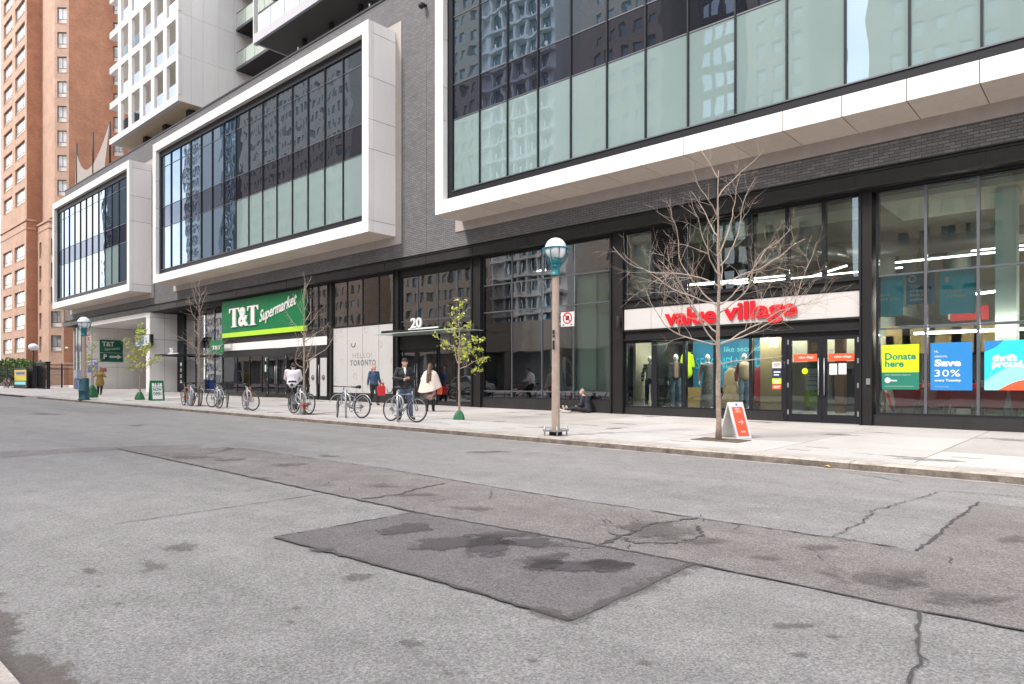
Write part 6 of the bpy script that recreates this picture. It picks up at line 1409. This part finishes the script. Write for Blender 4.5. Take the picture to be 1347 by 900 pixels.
bicycle(397, 12.15, R(178), R(4), 'slim bicycle with dropped bars and red cover on its cranks', M['galv'], .1, drop=True, redc=True, group='bicycles locked along the kerb')
bicycle(461, 12.05, R(190), R(4), 'silver city bicycle with mudguards and turned front wheel', M['silver'], -.7, guards=True, step=True, group='bicycles locked along the kerb')
bicycle(529, 12.05, R(4), R(-3), 'silver mountain bicycle in front of the man in the cap', M['silver'], .2, group='bicycles locked along the kerb')
ring = None
for i, (px, lab) in enumerate(((251, 'grey ring and post bike rack holding the salmon red bicycle'), (286, 'grey ring and post bike rack at the basket bicycle'), (325.5, 'grey ring and post bike rack at the dark red bicycle'), (395.5, 'grey ring and post bike rack at the bicycle with the red cover'), (455, 'grey ring and post bike rack at the city bicycle'), (523, 'grey ring and post bike rack at the mountain bicycle'))):
    X = PX(px, 11.85); loc = (X, 11.85, SW(X, 11.85)-.02)
    if ring is None:
        ring = thing('bike_rack', lab, 'bike rack', (0,0,0), 'ring and post bike racks along the kerb'); MB().tube((0,0,0), (0,0,.86), .03, n=12).lathe((0,0,.86), [(.03,0),(.02,.02),(.005,.03)], 12).build('post', M['galv'], ring)
        rg = MB().torus((0,0,.56), .2, .022, 'y', 32, 8, 1.6).build('ring', M['alu'], ring); MB().lathe((0,0,0), [(.07,0),(.07,.03),(.035,.04)], 12).build('foot', M['galv'], ring); r_o = ring
    else: r_o = copy_thing(ring, lab)
    r_o.location = loc; r_o.rotation_euler = (0, 0, R(6*i % 20))
# bike share bicycles at the far left kiosk
bs1 = bicycle(8, 15.6, R(5), 0, 'red and white share bicycle parked by the fence at the left edge', M['redpaint'], 0, guards=True, group='share bicycles at the station')
bs2 = bicycle(13, 16.0, R(12), 0, 'second share bicycle behind the red and white one at the left edge', M['orangepaint'], .2, basket=True, group='share bicycles at the station')
x0_, x1_, ya_, yc_, z0_, z1_ = boxpx(-6, 16, 505, 512, 16.3, .3)

# ---------------------------------------------------------------- people and mannequins
def caps_mesh(name, caps, voxel, m, parent, smooth=3, extra=None):
    """one continuous skin grown over tapered, overlapping volumes"""
    b = MB()
    for c in caps:
        if c[0] == 'e': b.ell(c[1], *c[2], 16, 12)
        else:
            p, r0, q_, r1 = c[:4]; fl = c[4] if len(c) > 4 else None; o = len(b.v); p = Vector(p); q_ = Vector(q_); d = (q_-p); L = d.length; d.normalize()
            P = [p-d*r0*.98, p-d*r0*.7, p-d*r0*.3]+[p.lerp(q_, k/4) for k in range(5)]+[q_+d*r1*.3, q_+d*r1*.7, q_+d*r1*.98]
            rr_ = [r0*.2, r0*.71, r0*.95]+[r0+(r1-r0)*k/4 for k in range(5)]+[r1*.95, r1*.71, r1*.2]
            b.path(P, rr_, 12)
            if fl:
                cx_, cy_ = (p.x+q_.x)/2, (p.y+q_.y)/2
                for i in range(o, len(b.v)): v = b.v[i]; b.v[i] = (cx_+(v[0]-cx_)*fl[0], cy_+(v[1]-cy_)*fl[1], v[2])
    ob = b.build(name, m, parent); rm = ob.modifiers.new('skin', 'REMESH'); rm.mode = 'VOXEL'; rm.voxel_size = voxel; rm.use_smooth_shade = True
    sm = ob.modifiers.new('smooth', 'SMOOTH'); sm.iterations = smooth; sm.factor = .5
    return ob
def hand(caps, w, d, s, curl=.5, side=None, sc=1.):
    """palm, four unequal bent fingers and a thumb continuing along d; s = across the palm"""
    w = Vector(w); d = Vector(d).normalized(); s = Vector(s).normalized(); n = d.cross(s).normalized()
    caps.append((w, .026*sc, w+d*.07*sc, .030*sc))
    for i, L in enumerate((.066, .075, .070, .055)):
        b_ = w+d*.085*sc+s*(i-1.5)*.020*sc; m1 = b_+(d*math.cos(curl*.6)+n*math.sin(curl*.6))*L*.5*sc; m2 = m1+(d*math.cos(curl*1.6)+n*math.sin(curl*1.6))*L*.5*sc
        caps.append((b_, .0095*sc, m1, .0088*sc)); caps.append((m1, .0088*sc, m2, .0075*sc))
    t0 = w+d*.025*sc-s*.028*sc; t1 = t0+(d*.6-s*.8+n*.4).normalized()*.035*sc; caps.append((t0, .012*sc, t1, .010*sc)); caps.append((t1, .010*sc, t1+(d*.9-s*.3+n*.3).normalized()*.028*sc, .0085*sc))
def person(label, loc, rot, J, top, bottom, shoe, skin, hair, build=1., extra=None, scale=1., name='person', cat='person', vox=.011, headturn=0, nod=0.):
    """J: joints hip, chest, neck, head, shoulder/elbow/wrist/hip/knee/ankle/toe L and R; figure faces -Y in its own frame"""
    o = thing(name, label, cat, (0,0,0))
    hip, chest, neck, head = (Vector(J[k]) for k in ('hip', 'chest', 'neck', 'head')); caps = []
    caps += [(hip, .125*build, (hip+chest)/2, .115*build, (1.15, .85)), ((hip+chest)/2, .115*build, chest, .135*build, (1.2, .85)), (chest, .12*build, neck-Vector((0,0,.03)), .07, (1.2, .9)), (neck-Vector((0,0,.03)), .052, head-Vector((0,0,.05)), .05)]
    hd_ = [('e', head, (.074, .092, .112)), ('e', head+Vector((0,-.035,-.055)), (.052,.052,.055)), (head+Vector((0,-.088,.01)), .010, head+Vector((0,-.106,-.022)), .014)]
    for s in (-1, 1): hd_ += [('e', head+Vector((s*.076,.005,-.01)), (.012,.02,.03)), ('e', head+Vector((s*.03,-.086,.018)), (.018,.008,.008))]
    hd_ += [('e', head+Vector((0,-.088,-.062)), (.026,.008,.008))]
    caps += hd_
    for s in 'LR':
        sh, el, wr, hp, kn, an, to = (Vector(J[k+s]) for k in ('sh', 'el', 'wr', 'hp', 'kn', 'an', 'to'))
        caps += [(chest.lerp(neck, .55), .06, sh, .056*build), (sh, .052*build, el, .040), (el, .040, wr, .027), (hp, .085*build, kn, .056), (kn, .056, an, .036), (an, .038, to, .028)]
        hd3 = Vector(J.get('hd'+s, (wr-el).normalized())); hand(caps, wr, hd3, Vector(J.get('hs'+s, (0, 1, 0))), J.get('curl', .5))
    sk = caps_mesh('body', caps, vox*.75, skin, o, 2)
    for s in (-1, 1):
        e = head+Vector((s*.03,-.0905,.012)); MB().ell(tuple(e), .009, .006, .006, 10, 6).build('eye', M['black'], o)
    tc = [(hip+Vector((0,0,-.02)), .142*build, (hip+chest)/2, .133*build, (1.18, .92)), ((hip+chest)/2, .133*build, chest, .152*build, (1.2, .9)), (chest, .138*build, neck-Vector((0,0,.05)), .078, (1.25, .95))]
    for s in 'LR':
        sh, el, wr = (Vector(J[k+s]) for k in ('sh', 'el', 'wr')); tc += [(chest.lerp(neck, .5), .08, sh, .066*build), (sh, .064*build, el, .054), (el, .058, wr-(wr-el).normalized()*.02, .044)]
    if top: caps_mesh('jacket', tc, vox, top, o, 3)
    bc = [(hip+Vector((0,0,.04)), .134*build, hip-Vector((0,0,.04)), .135*build, (1.18, .9))]
    for s in 'LR':
        hp, kn, an = (Vector(J[k+s]) for k in ('hp', 'kn', 'an')); bc += [(hp, .102*build, kn, .075), (kn, .073, an-(an-kn).normalized()*.02, .058)]
    if bottom: caps_mesh('trousers', bc, vox, bottom, o, 3)
    for s in 'LR':
        an, to = Vector(J['an'+s]), Vector(J['to'+s]); dn = Vector(J.get('sole', (0,0,-1))); hl = an-(to-an).normalized()*.03+dn*.035
        caps_mesh('shoe', [(hl, .042, (hl+to)/2, .043), ((hl+to)/2, .043, to, .036), (an+Vector((0,0,.02)), .045, an+dn*.03, .045)], vox, shoe, o, 2)
    if hair is not None: hair(o, head)
    if extra: extra(o, J)
    o.location = loc; o.rotation_euler = (0, 0, rot); o.scale = (scale,)*3
    return o
def hair_short(m, long_=0):
    def f(o, h):
        caps = [('e', h+Vector((0,.018,.028)), (.082,.088,.098))]
        if long_: caps += [('e', h+Vector((0,.05,-.05)), (.085,.055,.10))]+[(h+Vector((x,.07,-.05)), .05, h+Vector((x*1.3,.10,-long_)), .035) for x in (-.05, 0, .05)]
        caps_mesh('hair', caps, .010, m, o, 2)
    return f
STAND = dict(hip=(0,0,.95), chest=(0,0,1.27), neck=(0,.0,1.47), head=(0,-.01,1.63), shL=(.175,.01,1.405), shR=(-.175,.01,1.405), elL=(.24,.02,1.13), elR=(-.24,.02,1.13), wrL=(.25,-.04,.88), wrR=(-.25,-.04,.88),
    hpL=(.09,0,.90), hpR=(-.09,0,.90), knL=(.10,-.02,.50), knR=(-.10,-.02,.50), anL=(.11,0,.085), anR=(-.11,0,.085), toL=(.13,-.15,.04), toR=(-.13,-.15,.04))
def J_(**k): d = dict(STAND); d.update(k); return d
def at_px(px, py): g = GP(px, py, False); return (g.x, g.y, g.z)
# man in cap reading his phone
def capman(o, h):
    caps_mesh('hair', [('e', h+Vector((0,.03,-.0)), (.080,.075,.075))], .010, M['hairgrey'], o, 2)
    caps_mesh('cap', [('e', h+Vector((0,.01,.05)), (.086,.10,.078)), ((h+Vector((-.05,-.09,.05))), .012, h+Vector((.05,-.09,.05)), .012), ((h+Vector((-.045,-.13,.035))), .010, h+Vector((.045,-.13,.035)), .010), (h+Vector((0,-.08,.052)), .016, h+Vector((0,-.13,.036)), .012)], .010, M['blackcloth'], o, 1)
def manx(o, J):
    caps_mesh('shirt_front', [((0,-.118,1.22), .030, (0,-.118,1.36), .034), ((0,-.118,1.36), .034, (0,-.075,1.45), .036)], .010, M['whitecloth'], o, 2)
mloc = at_px(532, 552.5)
face_cam = lambda loc, turn=0: math.atan2(-loc[1], -loc[0])+math.pi/2+turn
mJ = J_(head=(0,-.075,1.60), neck=(0,-.02,1.46), elL=(.29,-.03,1.16), elR=(-.29,-.03,1.16), wrL=(.09,-.29,1.17), wrR=(-.07,-.29,1.13), hdL=(-.6,-.75,.2), hdR=(.7,-.65,.25), hsL=(0,.3,1), hsR=(0,.3,1), curl=1.1, hpL=(.1,0,.9), knL=(.15,-.04,.5), anL=(.20,.05,.085), toL=(.26,-.09,.04), knR=(-.12,-.03,.5), anR=(-.13,.0,.085), toR=(-.17,-.14,.04))
rot_m = face_cam(mloc, .15)
person('man in black cap and dark jacket looking at the phone in his hands', mloc, rot_m, mJ, M['jacket'], M['denim'], M['blackcloth'], M['skin'], capman, 1.12, manx, scale=1.03)
def place_local(p, loc, rot, sc=1.): q_ = Vector(p)*sc; q_.rotate(Matrix.Rotation(rot, 3, 'Z')); return q_+Vector(loc)
ph = place_local((.0,-.36,1.20), mloc, rot_m, 1.03); rv = Vector((1,0,0)); rv.rotate(Matrix.Rotation(rot_m, 3, 'Z')); uv = Vector((0,-.5,.85)); uv.rotate(Matrix.Rotation(rot_m, 3, 'Z'))
tag(MB().obox(ph, rv, uv, rv.cross(uv), .038, .07, .005).build('phone', M['black']), 'black phone held in both hands by the man in the cap', 'phone')
# woman in cream poncho walking away
wloc = at_px(566, 541.5); rot_w = face_cam(wloc, math.pi-.25)
def hairlong(o, h):
    caps_mesh('hair', [('e', h+Vector((0,.02,.025)), (.088,.092,.102)), (h+Vector((0,.06,-.02)), .085, h+Vector((.01,.21,-.30)), .085), (h+Vector((.01,.21,-.3)), .08, h+Vector((.03,.29,-.54)), .05), (h+Vector((-.04,.2,-.25)), .06, h+Vector((-.06,.28,-.5)), .03)], .010, M['hair'], o, 2)
wJ = J_(wrR=(-.2,-.12,.95), elL=(.3,.02,1.18), wrL=(.26,-.16,1.05), anL=(.1,.12,.10), knL=(.1,-.02,.5), anR=(-.08,-.12,.085), toR=(-.08,-.27,.04), toL=(.1,-.02,.05))
def poncho(parent):
    n = 28; prof = [(.10,1.50),(.20,1.43),(.27,1.3),(.32,1.1),(.37,.92),(.40,.82)]; v = []; rnd = random.Random(4)
    for i, (r_, z) in enumerate(prof):
        for k in range(n):
            a = 2*math.pi*k/n; f_ = 1+(.05*math.sin(7*a)+.04*math.sin(4*a+1))*i/5; v.append((r_*f_*math.cos(a)*1.05, r_*f_*math.sin(a)*.8+.0, z-(.13*max(0, math.sin(a))+.09*math.cos(a))*(i/5)**2))
    f = [(i*n+k, i*n+(k+1) % n, (i+1)*n+(k+1) % n, (i+1)*n+k) for i in range(len(prof)-1) for k in range(n)]
    mb = MB(); mb.add(v, f, True); ob = mb.build('poncho', M['cream'], parent); so = ob.modifiers.new('t', 'SOLIDIFY'); so.thickness = .012; sb = ob.modifiers.new('s', 'SUBSURF'); sb.levels = sb.render_levels = 1
def wextra(o, J):
    poncho(o); caps_mesh('skirt', [((0,0,.82), .17, (0,0,.60), .20, (1.1,.9))], .012, mat('floral cloth', (.02,.018,.02), .9, c2=(.55,.35,.33), vs_=9), o, 2)
pw = person('woman with very long hair in a cream poncho walking away', wloc, rot_w, wJ, M['cream'], M['blackcloth'], M['blackcloth'], M['skin'], hairlong, .95, wextra, scale=.97)
def bag(loc, w, h, d, m, label, rot=0):
    b = MB(); hw, hd_ = w/2, d/2; b.hexa([(-hw*.9,-hd_,0),(hw*.9,-hd_,0),(hw*.9,hd_,0),(-hw*.9,hd_,0)], [(-hw,-hd_*.5,h),(hw,-hd_*.5,h),(hw,hd_*.5,h),(-hw,hd_*.5,h)])
    o = thing('shopping_bag', label, 'bag', (0,0,0)); ob = b.build('bag_body', m, o); bevel(ob, .02, 2)
    MB().path([(-hw*.5,0,h),(-hw*.35,0,h+.14),(hw*.35,0,h+.14),(hw*.5,0,h)], .007, 5).build('handle', m, o); o.location = loc; o.rotation_euler = (0,0,rot)
q_ = place_local((-.32,-.12,.62), wloc, rot_w, .97); bag(tuple(q_), .2, .26, .1, M['orangebag'], 'orange bag carried by the woman in the cream poncho', rot_w)
# passer by in a blue coat with red bag
bl = at_px(492, 533.5); rot_b = R(-105)
bJ = J_(anL=(.08,-.22,.09), knL=(.09,-.17,.5), toL=(.08,-.37,.06), anR=(-.08,.22,.13), knR=(-.08,.0,.5), toR=(-.08,.08,.05), wrL=(.24,-.18,.92), wrR=(-.24,.1,.9))
person('passer by with auburn hair in a blue coat walking right past the hello panel', bl, R(75), bJ, M['bluecoat'], M['blackcloth'], M['blackcloth'], M['skin'], hair_short(M['hairblond'], .16), 1.08, scale=.98)
q_ = place_local((.24,-.22,.42), bl, R(75), .98); bag(tuple(q_), .36, .40, .14, M['redbag'], 'red shopping bag hanging from the hand of the passer by in blue', R(75)); 
q_ = place_local((.34,-.05,.72), bl, R(75), .98); bag(tuple(q_), .2, .26, .1, M['orangebag'], 'small orange handbag above the red shopping bag', R(60))
# cyclist in white seen from behind
wl_ = at_px(385, 541); 
wc = J_(hip=(0,0,.95), chest=(0,-.08,1.25), neck=(0,-.14,1.42), head=(0,-.2,1.56), shL=(.2,-.1,1.38), shR=(-.2,-.1,1.38), elL=(.27,-.22,1.14), elR=(-.27,-.22,1.14), wrL=(.2,-.42,1.05), wrR=(-.2,-.42,1.05), knL=(.12,-.3,.68), anL=(.11,-.1,.28), toL=(.11,-.25,.24), knR=(-.12,-.14,.5), anR=(-.11,-.02,.12), toR=(-.11,-.18,.08))
rot_c = face_cam(wl_, math.pi-.1)
person('cyclist in a loose white shirt seen from behind riding away along the walk', wl_, rot_c, wc, M['whitecloth'], M['blackcloth'], M['blackcloth'], M['skin2'], hair_short(M['hairblack']), 1.22, scale=1.02)
cb = bicycle(385, wl_[1], rot_c-R(90), 0, 'dark bicycle ridden away by the cyclist in the white shirt', LR, 0)
cb.location = (wl_[0]-.0, wl_[1], wl_[2]); 
# walker in the mustard coat
ml = at_px(131.5, 519.5)
person('distant walker in a mustard coat coming out of the driveway', ml, face_cam(ml, -.3), J_(elL=(.34,-.06,1.16), elR=(-.34,-.06,1.18), wrL=(.16,-.26,1.3), wrR=(-.14,-.26,1.28), anL=(.08,-.08,.085), toL=(.08,-.23,.04)), M['mustard'], M['blackcloth'], M['blackcloth'], M['skin2'], hair_short(M['hairblack']), 1.15, scale=.97,
    extra=lambda o, J: caps_mesh('coat_skirt', [((0,0,.98), .19, (0,0,.72), .22, (1.15,.85))], .014, M['mustard'], o, 2))
# man sitting on the ground against the glass
sl_ = at_px(774, 543.2)
sJ = dict(hip=(0,0,.14), chest=(0,-.10,.45), neck=(0,-.18,.63), head=(0,-.25,.77), shL=(.19,-.14,.58), shR=(-.19,-.14,.58), elL=(.25,-.20,.32), elR=(-.25,-.22,.32), wrL=(.08,-.42,.24), wrR=(-.08,-.42,.24), hdL=(-.6,-.7,-.1), hdR=(.6,-.7,-.1), hsL=(0,.3,1), hsR=(0,.3,1),
    hpL=(.10,-.05,.13), hpR=(-.10,-.05,.13), knL=(.20,-.47,.17), knR=(-.16,-.47,.15), anL=(.16,-.88,.09), anR=(-.08,-.86,.08), toL=(.19,-.95,.24), toR=(-.08,-.94,.22), sole=(0,-1,0), curl=.9)
person('grey haired man in a dark navy jacket sitting on the walk, legs outstretched', sl_, R(-78), sJ, M['navycloth'], M['blackcloth'], mat('worn sneaker', (.42,.38,.34), .8), M['skin'], hair_short(M['hairgrey']), 1.05, scale=.92)
# bag beside the legs
fb = at_px(748, 543.5); fo = MB().path([(fb[0]-.5, fb[1]+.05, fb[2]+.14), (fb[0]-.2, fb[1], fb[2]+.05), (fb[0]+.1, fb[1], fb[2]+.04)], [.03,.05,.045], 8); tag(fo.build('rolled_blanket', M['flash']), 'worn grey roll lying left of the sitting man', 'blanket')

# mannequins behind the shop window
floor_z = .50
def mannequin(px, Yoff, label, top, bottom, turn, scale=1.0, extra=None, arms=None):
    Y = Yg+Yoff; loc = (PX(px, Y), Y, floor_z); J = J_(**(arms or {})); o = person(label, loc, turn, J, top, bottom, M['mann'], M['mann'], None, .86, extra, scale, 'mannequin', 'mannequin', .014)
    MB().box(-.2,.2,-.2,.2,-.03,.0).build('stand', M['galv'], o)
MB().box(xB0+.2, PG(1031), Yg+.3, Yg+1.5, .36, .47).build('display_platform', M['floor'], bld)
def hoodstrip(m, x0=-.07, x1=.07): return lambda o, J: MB().box(x0, x1, -.185, -.165, .98, 1.45).build('scarf', m, o)
plaid = brick_mat('plaid cloth', (.45,.46,.47), (.30,.31,.33), (.02,.02,.025), .12, .13, .022, .9, .1, .05)
mannequin(855, .55, 'leftmost mannequin wearing a grey and black plaid jacket', plaid, M['navy'], R(25), .98, hoodstrip(M['signwhite']))
mannequin(889, .65, 'second mannequin in navy coat and jeans with a peach scarf', M['navycloth'], M['ltdenim'], R(35), 1.0, hoodstrip(mat('peach scarf cloth', (.62,.36,.24), .9), -.06, .06))
mannequin(931, .60, 'third mannequin in a long grey patterned dress with a pink shawl', mat('dusty pink cloth', (.42,.25,.22), .9), M['greytext'], R(20), .98, lambda o, J: caps_mesh('dress', [((0,0,1.35), .13, (0,0,1.0), .14, (1.15,.9)), ((0,0,1.0), .15, (0,0,.12), .24, (1.1,.8))], .016, mat('grey leopard print', (.35,.33,.31), .9, c2=(.08,.075,.07), vs_=28), o, 2))
mannequin(979, .75, 'fourth mannequin in a maroon top, tan vest and light jeans', mat('maroon cloth', (.16,.02,.03), .9), M['ltdenim'], R(40), .98, lambda o, J: caps_mesh('vest', [((0,0,1.02), .16, (0,0,1.33), .17, (1.15,.95))], .016, mat('tan vest cloth', (.48,.36,.24), .9), o, 2))
def dress_form(px, Yoff, m, label, z0=.9, h=.9, w=.24):
    Y = Yg+Yoff; X = PX(px, Y); o = thing('hanging_garment', label, 'clothing', (0,0,0)); caps_mesh('garment', [((0,0,h*.85), .12, (0,0,h*.5), .13, (1.3,.6)), ((0,0,h*.5), .14, (0,0,0), w, (1.0,.5)), ((-.16,0,h*.8), .06, (-.24,0,h*.3), .05), ((.16,0,h*.8), .06, (.24,0,h*.3), .05)], .02, m, o, 2)
    MB().tube((0,0,h), (0,0,h+.3), .01).tube((-.18,0,h-.02), (.18,0,h-.02), .012).build('hanger', M['galv'], o); o.location = (X, Y, floor_z+z0)
dress_form(904, 1.6, mat('neon yellow cloth', (.55,.75,.01), .8), 'neon yellow top hanging behind the second mannequin', 1.15, .7, .2)
dress_form(962, 1.3, mat('tan dress cloth', (.35,.25,.15), .9), 'tan coat displayed right of the large bare tree', .2, 1.15, .36)
dress_form(1000, 1.2, mat('dark red cloth', (.30,.02,.04), .9), 'dark red dress displayed left of the house number', .35, 1.0, .26)
MB().box(PX(912,Yg+1.88), PX(940,Yg+1.88), Yg+1.4, Yg+1.8, .5, 1.15).build('display_table', M['crate'], None, label='low plywood display table between the second and third mannequins', category='table')
MB().box(PX(1098,24), PX(1125,24), 24, 24.5, .36, 1.6).build('display_rack', M['blackcloth'], None, label='dark clothes stand inside the right shop door', category='rack')

# parked cars on the near side of the road behind the photographer's left, seen in the glass
def car(x, y, m, label):
    o = thing('parked_car', label, 'car', (x, y, gz(x))); z = gz(x); b = MB(); L, W2 = 2.15, .88
    lo = [(-L,.25),(-L,.72),(-1.85,.86),(-1.2,.92),(-.75,1.42),(.75,1.45),(1.35,.98),(L-.1,.86),(L,.6),(L,.25)]
    b.plate([(x+a, y-W2, z+c) for a, c in lo], (0,1,0), 2*W2); body = b.build('body', m, o); bevel(body, .05, 2)
    for s in (-1, 1): MB().plate([(x+a, y+s*(W2+.004), z+c) for a, c in ((-1.0,.96),(-.66,1.36),(.68,1.39),(1.1,1.0))], (0,s,0), .006).build('side_window', M['paned'], o)
    for sx in (-1.35, 1.35):
        for s in (-1, 1): MB().torus((x+sx, y+s*.8, z+.33), .25, .09, 'y', 20, 8).ell((x+sx, y+s*.82, z+.33), .2, .05, .2).build('wheel', M['rubber'], o)
car(-38, -2.6+4.2, M['white'], 'white car parked at the near kerb, seen only as a reflection'); car(-21, 1.7, M['black'], 'black car parked at the near kerb, seen only as a reflection')
